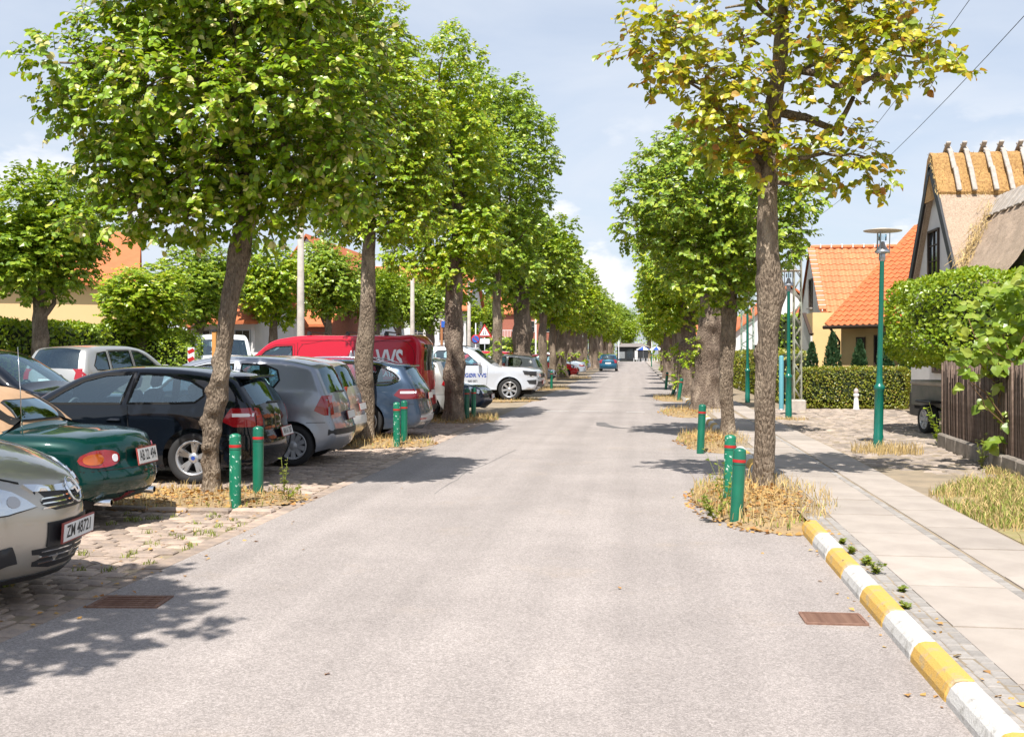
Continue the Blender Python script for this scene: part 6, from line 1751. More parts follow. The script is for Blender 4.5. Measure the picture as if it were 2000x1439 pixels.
def rtext(txt, size, mat, parent, loc, rot, name='lettering', bold=0.0, sxf=1.0):
    cu = bpy.data.curves.new('t', 'FONT'); cu.body = txt; cu.size = size; cu.align_x = 'CENTER'; cu.align_y = 'CENTER'; cu.offset = bold; cu.resolution_u = 2
    ob = bpy.data.objects.new('t', cu); COL.objects.link(ob); bpy.context.view_layer.update()
    me = bpy.data.meshes.new_from_object(ob.evaluated_get(bpy.context.evaluated_depsgraph_get()))
    bpy.data.objects.remove(ob); bpy.data.curves.remove(cu)
    me.materials.clear(); me.materials.append(mat)
    o = link(name, me, parent, loc, rot); o.scale = (sxf, 1, 1)
    return o
# triangular warning sign (two lanes narrowing) with a plate below
e = empty('warning_sign', (-10.1, 67.5, 0), 0, 'red and white triangular warning sign with a plate below', 'road sign')
MB().lathe([(.035, 0), (.035, 3.45), (0, 3.46)], 10).build('post', M['galv'], e)
tri = lambda s: [(-s, -s * .577), (s, -s * .577), (0, s * 1.155)]
MB().prism([(x, z + 3.0) for x, z in tri(.50)], -.062, -.042).build('red_border', M['red_band'], e)
MB().prism([(x, z + 3.0) for x, z in tri(.34)], -.070, -.0625).build('white_field', M['white_print'], e)
MB().prism([(-.13, 2.86), (-.05, 2.86), (-.05, 3.0), (-.03, 3.06), (-.03, 3.14), (-.08, 3.06), (-.08, 2.98)], -.078, -.0705).prism([(.13, 2.86), (.05, 2.86), (.05, 3.0), (.03, 3.06), (.03, 3.14), (.08, 3.06), (.08, 2.98)], -.078, -.0705).build('symbol', M['ink'], e)
MB().box((0, -.05, 2.42), (.66, .012, .34)).build('sub_plate', M['white_print'], e)
e = empty('no_stopping_sign', (-10.55, 66.5, 0), 0, 'small round blue and red sign on a thin post by the warning triangle', 'road sign')
MB().lathe([(.03, 0), (.03, 3.6), (0, 3.61)], 10).build('post', M['white_print'], e)
My = Matrix.Rotation(R(90), 3, 'X')
MB().lathe([(0, .05), (.30, .05), (.30, .035)], 20, (0, 0, 2.55), M=My).build('red_ring', M['red_band'], e)
MB().lathe([(0, .056), (.23, .056)], 20, (0, 0, 2.55), M=My).build('blue_field', pmat_once('sign_blue', (.02, .10, .42)), e)
MB().box((0, -.059, 2.55), (.5, .006, .05), M=Matrix.Rotation(R(45), 3, 'Y')).build('red_bar', M['red_band'], e)
e = empty('marker_post', (-10.6, 55.0, 0), 0, 'orange-brown post with a small blue sign above the red van tail', 'post')
MB().box((0, 0, 1.7), (.12, .12, 3.4)).build('post', pmat_once('orange_brown_wood', (.36, .15, .06)), e)
MB().box((.16, -.08, 3.2), (.34, .02, .34)).build('blue_sign', pmat_once('sign_blue', (.02, .10, .42)), e)
e = empty('marker_post', (-13.4, 31.3, 0), 0, 'orange wooden post at the hedge behind the black hatchback', 'post')
MB().box((0, 0, 1.15), (.13, .13, 2.3)).build('post', pmat_once('orange_wood', (.55, .26, .07)), e)
MB().box((0, 0, 2.33), (.17, .17, .06)).build('cap', M['black_plastic'], e)
e = empty('marker_board', (-14.3, 31.6, 0), 0, 'red and white striped marker board left of the white off-road wagon', 'marker')
MB().box((0, 0, .9), (.06, .06, 1.8)).build('post', M['galv'], e)
MB().box((0, -.05, 1.4), (.22, .02, .8)).build('board', M['white_print'], e)
for z in (1.15, 1.42, 1.68): MB().box((0, -.065, z), (.22, .006, .12), M=Matrix.Rotation(R(-25), 3, 'Y')).build('red_stripe', M['red_band'], e)

# white garden post before the clipped hedge
e = empty('garden_post', (5.95, 29.0, .05), 0, 'little white finger-shaped garden post before the clipped hedge', 'garden post')
MB().lathe([(.09, 0), (.075, .08), (.06, .30), (.05, .36), (.075, .39), (.08, .43), (.05, .46)], 14).build('post', M['white_print'], e)
MB().lathe([(.05, .455), (.07, .50), (.06, .56), (.02, .60), (0, .61)], 12).build('knob', pmat_once('pink_grey_stone', (.45, .38, .36)), e)

# ------------------------------------------------------------------ houses on the right
M['render_white'] = pmat('white_render', (0.62, 0.61, 0.60), rough=.9, var=.05, vscale=2, bump=.08, bscale=30)
M['render_cream'] = pmat('cream_render', (0.66, 0.47, 0.22), rough=.9, var=.06, vscale=1.5, bump=.08, bscale=30)
M['render_pale'] = pmat('pale_render', (0.60, 0.58, 0.54), rough=.9, var=.06, vscale=1.5, bump=.08, bscale=30)
M['black_wood'] = pmat('black_bargeboard', (0.018, 0.02, 0.024), rough=.6)
M['old_wood'] = pmat('weathered_wood', (0.42, 0.38, 0.34), rough=.85, col2=(0.30, 0.26, 0.22), vscale=8, bump=.3)
M['dark_wood'] = pmat('dark_brown_wood', (0.05, 0.03, 0.02), rough=.6)
M['tile'] = pmat('orange_pantile', (0.50, 0.135, 0.038), rough=.7, col2=(0.42, 0.115, 0.035), vscale=6, bump=.15, bscale=60, rand=.12)
M['tile_light'] = pmat('pale_orange_pantile', (0.56, 0.215, 0.095), rough=.75, col2=(0.47, 0.16, 0.065), vscale=6, bump=.15, bscale=60, rand=.12)
M['mortar'] = pmat('white_mortar', (0.66, 0.60, 0.55), rough=.9)
M['roof_base'] = pmat('roof_battens', (0.22, 0.06, 0.02), rough=.9)
M['thatch'] = pmat('weathered_thatch', (0.50, 0.385, 0.285), rough=.95, col2=(0.27, 0.195, 0.14), vscale=34, lo=.3, hi=.7, bump=1.0, bscale=75, detail=8)
M['straw_thatch'] = pmat('golden_straw', (0.46, 0.28, 0.10), rough=.9, col2=(0.27, 0.14, 0.05), vscale=20, bump=1.0, bscale=60, detail=8)

def tile_mesh(mat, w=.27, l=.36):
    n = 6; V = []; Fs = []
    prof = [(-w / 2 + w * k / (n - 1), .028 * math.sin(2 * math.pi * k / (n - 1) - .6)) for k in range(n)]
    for x, z in prof: V.append((x, 0, z + .030))
    for x, z in prof: V.append((x, l, z - .0 + .006))
    for x, z in prof: V.append((x, 0, z + .006))
    for k in range(n - 1): Fs += [(k, k + 1, n + k + 1, n + k), (2 * n + k, 2 * n + k + 1, k + 1, k)]
    return MB().add(V, Fs, 0, False).mesh('tile', mat)

def tile_roof(parent, org, u, v, nu, nv, me, limit, keep=lambda i, j, p: True, du=.265, dv=.335, name='tile'):
    """org: eave corner; u along the eave, v up the slope (unit vectors)"""
    u = Vector(u).normalized(); v = Vector(v).normalized(); n = u.cross(v).normalized()
    Mt = Matrix((u, v, n)).transposed().to_4x4()
    sp_ = []
    for j in range(nv):
        for i in range(nu):
            p = Vector(org) + u * (du * (i + .5)) + v * (dv * j)
            if keep(i, j, p): sp_.append(p)
    sp_.sort(key=lambda p: p.length)
    for p in sp_[:limit]:
        o = link(name, me, parent); o.matrix_local = Matrix.Translation(p + n * random.uniform(0, .006)) @ Mt
    rest = sp_[limit:]
    if rest:
        mb = MB()
        for p in rest:
            T_ = Matrix.Translation(p) @ Mt
            mb.add([T_ @ q.co for q in me.vertices], [f.vertices[:] for f in me.polygons])
        o = mb.build('more_tiles', me.materials[0], parent, fix=False); o['kind'] = 'stuff'

def window(parent, c, axis, w, h, nx=2, nz=3, frame=None, sill=False, depth=.06):
    """casement set in a wall; axis 'x': wall faces -X, 'y': wall faces -Y"""
    frame = frame or M['dark_wood']
    f = MB(); x, y, z = c
    def bx(du, dz, su, sz, out, dp):
        if axis == 'x': f.box((x - out, y + du, z + dz), (dp, su, sz))
        else: f.box((x + du, y - out, z + dz), (su, dp, sz))
    t = .05
    bx(-w / 2 + t / 2, 0, t, h, .02, depth); bx(w / 2 - t / 2, 0, t, h, .02, depth)
    bx(0, h / 2 - t / 2, w - 2 * t, t, .02, depth); bx(0, -h / 2 + t / 2, w - 2 * t, t, .02, depth)
    for k in range(1, nx): bx(-w / 2 + w * k / nx, 0, .025, h - 2 * t, .01, depth * .6)
    for k in range(1, nz): bx(0, -h / 2 + h * k / nz, w - 2 * t, .022, .008, depth * .5)
    wo = f.build('window', frame, parent)
    g = MB()
    if axis == 'x': g.box((x + .004, y, z), (.012, w - .06, h - .06))
    else: g.box((x, y + .004, z), (w - .06, .012, h - .06))
    g.build('pane', M['house_glass'], wo)
    if sill:
        s_ = MB()
        if axis == 'x': s_.box((x - .06, y, z - h / 2 - .03), (.14, w + .12, .05))
        else: s_.box((x, y - .06, z - h / 2 - .03), (w + .12, .14, .05))
        s_.build('sill', M['concrete'], wo)
    return wo

def grid_surface(name, P00, P10, P01, P11, nu, nv, mat, parent, amp=.03, freq=3.0, thick=.25):
    P00, P10, P01, P11 = map(Vector, (P00, P10, P01, P11))
    n = (P10 - P00).cross(P01 - P00).normalized()
    V = []
    for j in range(nv + 1):
        for i in range(nu + 1):
            a, b_ = i / nu, j / nv
            p = (P00 * (1 - a) + P10 * a) * (1 - b_) + (P01 * (1 - a) + P11 * a) * b_
            p = p + n * (amp * (mnoise.noise(p * freq) + .5 * mnoise.noise(p * freq * 4)))
            V.append(p)
    Fs = [(j * (nu + 1) + i, j * (nu + 1) + i + 1, (j + 1) * (nu + 1) + i + 1, (j + 1) * (nu + 1) + i) for j in range(nv) for i in range(nu)]
    b0 = len(V)
    ring = [i for i in range(nu + 1)] + [j * (nu + 1) + nu for j in range(1, nv + 1)] + [nv * (nu + 1) + i for i in range(nu - 1, -1, -1)] + [j * (nu + 1) for j in range(nv - 1, 0, -1)]
    low = [V[i] - n * thick for i in ring]
    V += low; m = len(ring)
    Fs += [(ring[k], ring[(k + 1) % m], b0 + (k + 1) % m, b0 + k) for k in range(m)]
    Fs.append([b0 + k for k in range(m)])
    mb = MB(); mb.add(V, Fs, 0, False)
    return mb.build(name, mat, parent)

# --- thatched house
XG, YF, YA, YN, ZE, ZR = 6.9, 27.2, 24.8, 22.4, 2.75, 6.1
th = empty('thatched_house', (0, 0, 0), 0, 'thatched white house with black bargeboards and straw ridge', 'house')
w = MB()
w.prism([(YN + .15, .04), (YF - .15, .04), (YF - .15, ZE), (YA, ZR - .25), (YN + .15, ZE)], XG, XG + 9, axis='x')
w.build('wall', M['render_white'], th)
MB().box((XG + 4.49, (YN + YF) / 2, .33), (9.04, YF - YN - .26, .58)).build('plinth', M['black_wood'], th)
rf = grid_surface('roof', (XG - .12, YN - .12, ZE - .25), (XG + 9, YN - .12, ZE - .25), (XG - .12, YA, ZR), (XG + 9, YA, ZR), 60, 36, M['thatch'], th, .03, 2.5, .26)
rb = grid_surface('roof', (XG + 9, YF + .12, ZE - .25), (XG - .12, YF + .12, ZE - .25), (XG + 9, YA, ZR), (XG - .12, YA, ZR), 30, 16, M['thatch'], th, .03, 2.5, .26)
for (ya, za, yb, zb) in ((YN - .16, ZE - .33, YA, ZR + .02), (YF + .16, ZE - .33, YA, ZR + .02)):
    d = Vector((0, yb - ya, zb - za)); L_ = d.length
    Mr = Matrix.Rotation(math.atan2(d.z, d.y), 3, 'X')
    MB().box((XG - .15, (ya + yb) / 2, (za + zb) / 2 - .16), (.05, L_, .2), M=Mr).build('bargeboard', M['black_wood'], th)
window(th, (XG, 25.0, 3.95), 'x', .86, 1.1, 2, 3, M['dark_wood'])
window(th, (XG, 24.6, 1.65), 'x', .9, 1.0, 2, 2, M['dark_wood'])
# wing towards the camera
wg = MB()
VR = (8.06, 24.1, 5.05)
vl = [(8.06, 24.25, 5.10), (6.5, 22.35, 2.82), (6.5, 19.6, 2.82), (8.06, 19.6, 5.10)]
V = []; nu, nv = 24, 22
for j in range(nv + 1):
    for i in range(nu + 1):
        a, b_ = i / nu, j / nv
        p = (Vector(vl[1]) * (1 - a) + Vector(vl[2]) * a) * (1 - b_) + (Vector(vl[0]) * (1 - a) + Vector(vl[3]) * a) * b_
        p += Vector((-.8, 0, .6)) * (.035 * mnoise.noise(p * 2.5) + .02 * mnoise.noise(p * 9)); V.append(p)
wg.add(V, [(j * (nu + 1) + i, j * (nu + 1) + i + 1, (j + 1) * (nu + 1) + i + 1, (j + 1) * (nu + 1) + i) for j in range(nv) for i in range(nu)])
wg.add([(8.06, 24.25, 5.10), (9.14, 22.95, 3.52), (9.14, 19.6, 3.52), (8.06, 19.6, 5.10)], [(0, 1, 2, 3)])
wg.add([(6.98, 19.6, 3.52), (9.14, 19.6, 3.52), (8.06, 19.6, 5.10)], [(0, 1, 2)])
wg.build('wing_roof', M['thatch'], th)
MB().prism([(7.15, .05), (8.97, .05), (8.97, 3.5), (8.06, 4.9), (7.15, 3.5)], 19.75, 23.2, axis='y').build('wing_wall', M['render_white'], th)
# straw ridge cap
cap = MB(); V = []; nx_ = 70
prof = [(-.62, -.98), (-.66, -.86), (-.55, -.62), (-.34, -.30), (-.2, .04), (0, .16), (.2, .04), (.55, -.62), (.62, -.95)]
for i in range(nx_ + 1):
    x = XG - .16 + 9.1 * i / nx_
    for (dy, dz) in prof:
        q = Vector((x, YA + dy, ZR + dz)); k = .05 * mnoise.noise(q * 4) + .03 * mnoise.noise(q * 13)
        V.append(q + Vector((0, dy * .8, .5)) * k)
n = len(prof)
cap.add(V, [(i * n + j, i * n + j + 1, (i + 1) * n + j + 1, (i + 1) * n + j) for i in range(nx_) for j in range(n - 1)] + [tuple(range(n)), tuple(nx_ * n + j for j in range(n))][0:1])
cp = cap.build('straw_ridge', M['straw_thatch'], th)
k = 5200
t_ = rng.uniform(0, 1, k); xx = rng.uniform(XG - .2, XG + 3.2, k)
A = np.c_[xx, YA - .04 - .60 * t_, ZR + .12 - 1.02 * t_]
d_ = np.c_[rng.normal(0, .25, k), rng.uniform(-1.0, .1, k), rng.uniform(-1.1, .5, k)] * .10
st = link('loose_straw', sticks('loose_straw', A, A + d_, .006, M['straw']), cp); st['kind'] = 'stuff'
for i in range(9):
    x = XG + .22 + i * .40 + random.uniform(-.03, .03)
    for sgn in (-1, 1):
        j = random.uniform(-.05, .08)
        pts_ = [Vector((x - .04 * sgn, YA - sgn * .14, ZR + .36)), Vector((x, YA + sgn * .20, ZR + .13)), Vector((x + j * .5, YA + sgn * .47, ZR - .28)), Vector((x + j, YA + sgn * .76, ZR - .82))]
        mb = MB()
        for p_, q_ in zip(pts_[:-1], pts_[1:]):
            dd_ = (q_ - p_); Mr = Matrix.Rotation(math.atan2(dd_.z, dd_.y), 3, 'X')
            mb.bbox((p_ + q_) / 2, (.105, dd_.length + .05, .055), .012, M=Mr)
        mb.build('ridge_peg', M['old_wood'], th)
# boards on the wing ridge and the straw swept down the valley
for i in range(9):
    y = 24.05 - i * .42
    for sgn in (-1, 1):
        Mr = Matrix.Rotation(sgn * R(-52), 3, 'Y') if False else Matrix.Rotation(R(-54) * -sgn, 3, 'Y')
        MB().bbox((8.06 + sgn * .20, y, 5.08 - .20), (.62, .30, .05), .012, M=Mr).build('ridge_board', M['old_wood'], th)
a, b_ = Vector((7.9, 24.0, 5.0)), Vector((6.85, 22.7, 3.4))
P_ = [a.lerp(b_, t) for t in np.linspace(0, 1, 12)]
k = 380; tt = rng.uniform(0, 1, k) ** .8; A = np.array([tuple(a.lerp(b_, t)) for t in tt]) + rng.normal(0, .10, (k, 3)) * np.array([1, 1, .4]) + np.array([-.03, -.05, .06])
st = link('valley_straw', sticks('valley_straw', A, A + np.c_[rng.normal(-.08, .05, k), rng.normal(-.09, .05, k), rng.normal(-.12, .05, k)], .006, M['straw']), th); st['kind'] = 'stuff'

# --- yellow house, set at an angle to the street
yh = empty('yellow_house', (5.72, 32.35, 0), R(-45), 'low yellow house under a broad orange tile roof, set askew to the street', 'house')
RUN, RISE, LEN, ZE2 = 5.2, 3.45, 8.5, 2.42          # local x runs along the eave, y up the slope
MB().prism([(.45, .04), (2 * RUN - .45, .04), (2 * RUN - .45, ZE2 + .2), (RUN, ZE2 + RISE - .1), (.45, ZE2 + .2)], .25, LEN - .2, axis='x').build('wall', M['render_cream'], yh)
rr = MB(); rr.add([(0, 0, ZE2), (LEN, 0, ZE2), (LEN, RUN, ZE2 + RISE), (0, RUN, ZE2 + RISE), (0, 2 * RUN, ZE2), (LEN, 2 * RUN, ZE2)], [(0, 1, 2, 3), (3, 2, 5, 4)])
yr = rr.build('roof', M['roof_base'], yh)
tm = tile_mesh(M['tile'], .215, .30)
tile_roof(yr, Vector((.02, -.04, ZE2 + .02)), (1, 0, 0), (0, RUN, RISE), 40, 23, tm, 260, keep=lambda i, j, p: True, du=.21, dv=.275)
for k in range(20):
    p_ = Vector((.0, .1, ZE2 + .09)).lerp(Vector((.0, RUN, ZE2 + RISE + .07)), (k + .5) / 20)
    MB().bbox(p_, (.22, .29, .06), .015, M=Matrix.Rotation(math.atan2(RISE, RUN), 3, 'X')).build('verge_tile', M['tile'], yr)
for k in range(22): MB().bbox((.2 + k * .38, RUN, ZE2 + RISE + .06), (.35, .24, .12), .04).build('ridge_tile', M['tile'], yr)
MB().tube([(-.02, -.07, ZE2 - .02), (LEN, -.07, ZE2 - .02)], .055, n=8).build('gutter', M['dark_wood'], yh)
MB().tube([(.2, -.05, ZE2 - .04), (.22, .25, ZE2 - .3), (.22, .41, ZE2 - .45), (.22, .41, .1)], .035, n=8).build('downpipe', M['dark_wood'], yh)
for x, w_, h_, z_ in ((.95, .30, 1.2, 1.5), (1.55, .30, .95, 1.68)): window(yh, (x, .45, z_), 'y', w_, h_, 1, 2, M['dark_wood'])
MB().box((2.75, .42, 1.1), (.5, .08, 2.0)).build('door', M['dark_wood'], yh)
MB().bbox((2.15, .38, 1.72), (.16, .12, .26), .04).build('wall_lantern', M['rust'], yh)

# --- cream gable house with pale tiles and mortared verge
ch = empty('gable_house', (0, 0, 0), 0, 'pale gabled house with light orange tiles and white mortar verge', 'house')
GX = 6.6
MB().prism([(37.95, .04), (42.85, .04), (42.85, 3.15), (40.4, 5.5), (37.95, 3.15)], GX, GX + 8.5, axis='x').build('wall', M['render_pale'], ch)
rr = MB(); rr.add([(GX - .08, 37.75, 3.06), (GX + 8.6, 37.75, 3.06), (GX + 8.6, 40.4, 5.62), (GX - .08, 40.4, 5.62), (GX - .08, 43.05, 3.06), (GX + 8.6, 43.05, 3.06)], [(0, 1, 2, 3), (3, 2, 5, 4)])
cr_ = rr.build('roof', M['roof_base'], ch)
tm2 = tile_mesh(M['tile_light'])
tile_roof(cr_, (GX + .12, 37.72, 3.07), (1, 0, 0), (0, 2.65, 2.56), 22, 11, tm2, 242)
for k in range(14):
    p = Vector((GX, 37.8, 3.16)).lerp(Vector((GX, 40.35, 5.66)), (k + .5) / 14)
    Mr = Matrix.Rotation(math.atan2(2.56, 2.65), 3, 'X')
    MB().bbox(p, (.26, .19, .07), .012, M=Mr).build('verge_tile', M['tile_light'], cr_)
    MB().bbox(p + Vector((0, .09, .087)), (.28, .035, .075), .008, M=Mr).build('mortar_joint', M['mortar'], cr_)
MB().box((GX - .02, 39.1, 4.40), (.03, 3.7, .05), M=Matrix.Rotation(math.atan2(2.56, 2.65), 3, 'X')).build('verge_board', M['mortar'], ch)
for k in range(16): MB().bbox((GX + .15 + k * .4, 40.4, 5.68), (.34, .24, .14), .04).build('ridge_tile', M['tile_light'], cr_)
for k in range(16): MB().bbox((GX + .35 + k * .4, 40.4, 5.70), (.06, .26, .16), .02).build('mortar_joint', M['mortar'], cr_)
window(ch, (GX, 40.25, 3.9), 'x', .7, 1.1, 1, 2, M['dark_wood'], sill=True)
MB().box((6.85, 37.2, 1.53), (1.66, 1.5, 2.98)).build('porch', M['render_cream'], ch)
MB().prism([(36.45, .04), (37.94, .04), (37.94, 2.95), (36.45, 2.2)], 5.95, 6.015, axis='x').build('side_shade_panel', M['render_pale'], ch)  # grey panel over the cream porch, painting in the shade on this side
MB().box((5.98, 37.2, 2.66), (.14, 1.72, .06), M=Matrix.Rotation(math.atan2(.75, 1.5), 3, 'X')).build('porch_verge', M['dark_wood'], ch)

# --- farther orange-roofed house
fh = empty('far_house', (0, 0, 0), 0, 'farther white house with orange roof and skylights seen behind the lattice mast', 'house')
MB().box((12, 58, 1.5), (7.6, 13, 3.0)).build('wall', M['render_cream'], fh)
rr = MB(); rr.add([(7.9, 51.2, 2.9), (16.1, 51.2, 2.9), (12, 51.2, 6.2), (12, 65, 6.2), (7.9, 65, 2.9), (16.1, 65, 2.9)], [(0, 4, 3, 2), (1, 2, 3, 5), (0, 2, 1), (4, 5, 3)])
fr_ = rr.build('roof', M['tile'], fh)
for yy in (54, 57): MB().box((9.4, yy, 4.22), (1.1, .8, .08), M=Matrix.Rotation(R(-39), 3, 'Y')).build('skylight', M['house_glass'], fh)
window(fh, (8.2, 53, 1.6), 'x', 1.0, 1.1, 2, 2, M['mortar']); window(fh, (9.6, 51.5, 1.6), 'y', 1.0, 1.1, 2, 2, M['mortar'])
MB().box((12, 60, 6.5), (.7, .7, 1.2)).build('chimney', M['tile'], fh)

# conifers, hedges on the right
def conifer(x, y, z, h, r, label):
    e = empty('conifer', (x, y, z), 0, label, 'conifer', 'cone-shaped conifers before the yellow house')
    MB().lathe([(.04, 0), (.03, h * .5), (.005, h * .95)], 7).build('trunk', M['bark'], e)
    k = int(2600 * r * h)
    t = rng.uniform(0, 1, k) ** .8; a = rng.uniform(0, 6.283, k)
    rad = r * (1 - t) ** .75 * np.clip(t * 6 + .55, 0, 1) * (1 + .25 * np.sin(a * 5 + t * 9) * .6) * rng.uniform(.72, 1.05, k)
    P = np.c_[np.cos(a) * rad, np.sin(a) * rad, .06 + t * h * .97]
    D = np.c_[np.cos(a) * .5, np.sin(a) * .5, np.ones(k)] + unit(k) * .35
    o = link('foliage', leaves_mesh('foliage', P, D, np.c_[np.cos(a), np.sin(a), np.full(k, .3)] + unit(k) * .4, rng.uniform(.05, .11, k), M['needle'], LEAF_FAR), e); o['kind'] = 'stuff'
for i, (x, h, r) in enumerate(((5.15, 1.85, .36), (5.72, 2.15, .46), (6.42, 1.9, .44), (7.10, 2.1, .46), (7.65, 1.6, .4))):
    conifer(x, (31.3, 31.15, 30.85, 30.65, 30.55)[i], .05, h, r * .92, ['leftmost of five small cone-shaped conifers behind the clipped hedge', 'tallest conifer by the corner of the yellow house', 'middle of five small conifers behind the clipped hedge', 'fourth conifer from the lattice mast, beside the yellow house door', 'shortest conifer, nearest the overhanging clipped tree'][i])
hedge(6.0, 29.85, .05, 3.1, .8, 1.18, 0, 9000, .055, M['leaf_hedge_dry'], 'knee-high clipped beech hedge before the yellow house')
hedge(4.75, 41.5, .05, .9, 20.5, 1.65, 0, 9000, .10, M['leaf_hedge_dry'], 'long clipped hedge along the footway beyond the lattice mast')
hedge(8.2, 46, .05, 5, 4, 3.2, 0, 3500, .14, M['leaf_hedge'], 'dense green shrubs behind the pale green lattice mast', 'garden_shrub', 'shrub')

# clipped box-headed tree over the fence
bt = empty('clipped_tree', (6.8, 20.0, .0), 0, 'box-clipped leafy tree overhanging the reed fence', 'tree')
MB().tube([(0, 0, 0), (.04, 0, .8), (-.03, 0, 1.6), (0, 0, 2.4)], [.11, .09, .09, .05], n=10).build('trunk', M['bark'], bt)
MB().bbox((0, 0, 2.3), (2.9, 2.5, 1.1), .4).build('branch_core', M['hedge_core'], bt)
o = link('crown', box_leaves('crown', 3.9, 3.6, 1.72, 36000, .07, M['leaf_hedge'], .16, rnd=1.5), bt, (0, 0, 1.34)); o['kind'] = 'stuff'

# reed fence: each reed bundle a slat, on a low stone plinth
fc = empty('reed_fence', (0, 0, 0), 0, 'dark brown upright reed fence on a low stone plinth', 'fence')
M['reed'] = pmat('dark_reed', (0.085, 0.055, 0.04), rough=.8, col2=(0.15, 0.105, 0.08), vscale=15, rand=.35)
F0, F1 = Vector((5.02, 17.7, 0)), Vector((4.66, 12.6, 0))
slat = MB().lathe([(.017, 0), (.019, .5), (.016, 1.16), (.0, 1.165)], 6).mesh('slat', M['reed'])
n = 132
for k in range(n):
    p = F0.lerp(F1, k / (n - 1))
    o = link('slat', slat, fc, (p.x + random.uniform(-.012, .012), p.y, .29), (random.uniform(-.012, .012), random.uniform(-.012, .012), random.uniform(0, 6))); o.scale = (1, 1, random.uniform(.96, 1.03))
ang = math.atan2(F1.y - F0.y, F1.x - F0.x); mid_ = (F0 + F1) / 2; ln = (F1 - F0).length
MB().box((mid_.x + .05, mid_.y, .84), (ln, .012, 1.06), ang).build('backing', M['dark_wood'], fc)
for z in (.55, 1.15): MB().box((mid_.x + .02, mid_.y, z), (ln, .03, .05), ang).build('rail', M['dark_wood'], fc)
M['plinth'] = pmat('plinth_stone', (0.22, 0.19, 0.16), rough=.9, var=.25, vscale=5, bump=.4)
for k in range(8):
    p = F0.lerp(F1, (k + .5) / 8); MB().bbox((p.x - .01, p.y, .17), (ln / 8 - .012, .16, .25 + random.uniform(-.02, .02)), .025, ang).build('plinth_stone', M['plinth'], fc)
for k in range(3):
    p = F0.lerp(F1, (k + .02) / 2.6); MB().box((p.x + .06, p.y, .75), (.08, .08, 1.4), ang).build('post', M['dark_wood'], fc)

# vine over the fence end
vn = empty('vine', (4.9, 14.0, .06), 0, 'pale green broad-leaved vine hanging over the right end of the reed fence', 'vine')
VB = [(1900,620,28),(1950,600,40),(1990,640,40),(1862,690,20),(1925,690,28),(1990,720,40),(1890,745,14),(1922,775,12),(1985,800,34),(1995,860,38),(1985,560,40),(1955,650,36),(2030,600,60),(2030,720,60),(2030,840,60),(1905,670,22),(1990,905,24)]
bl = []
for (u_, v_, r_) in VB:
    t = 14.0 / (.9926 + (u_ - 1000) / 2000 * .1216); bl.append((t * ((u_ - 1000) / 2000 * .9926 - .1216) - 4.9 + random.uniform(-.1, .1), random.uniform(-.35, .35), 1.6 + (690 - v_) * t / 2000 - .06, r_ * t / 2000))
P, D, N, S, A, B = twig_leaves([b[:3] for b in bl], [b[3] for b in bl], 17, .135, nodes=4, tlen=(.12, .25), shell=.2)
N = N + np.array([-.2, -.7, .2])
o = link('leaves', leaves_mesh('leaves', P, D, N, S, M['leaf_vine'], LEAF_NEAR), vn); o['kind'] = 'stuff'
mb = MB()
for b in bl: limb(mb, (.25, .1, .05), b[:3], .014, .005, n=5)
mb.build('stem', M['twig'], vn, fix=False)
herb(5.0, 17.9, .06, .75, 9, 'green creeper at the left end of the reed fence', .08, mat=M['leaf_hedge'], spread=.25, cat='plant')

# box trailer behind the fence end
tr = empty('box_trailer', (6.32, 20.9, .05), R(8), 'small grey box trailer parked behind the fence end', 'trailer')
M['trailer'] = pmat('trailer_grey', (0.20, 0.19, 0.17), rough=.6, col2=(0.14, 0.15, 0.13), vscale=4)
MB().bbox((0, 0, .72), (1.3, 1.9, .42), .02).build('body', M['trailer'], tr)
MB().bbox((0, 0, .97), (1.34, 1.94, .10), .03).build('tarpaulin', M['concrete'], tr)
MB().box((0, -.98, .72), (1.32, .03, .2)).build('tail_board', pmat_once('grey_green', (.16, .2, .17)), tr)
MB().box((0, 0, .48), (1.2, 1.8, .07)).build('chassis', M['underbody'], tr)
ty_, rm_ = wheel_meshes(.28, ('cap', 6))
for sg in (1, -1):
    w_ = link('wheel', rm_, tr, (sg * .74, -.1, .28), (0, 0, -sg * math.pi / 2)); link('tyre', ty_, w_)
    MB().bbox((sg * .74, -.1, .62), (.24, .74, .05), .02).build('mudguard', M['black_plastic'], tr)
MB().tube([(0, .9, .48), (0, 2.0, .42)], .035, n=6).build('drawbar', M['galv'], tr)

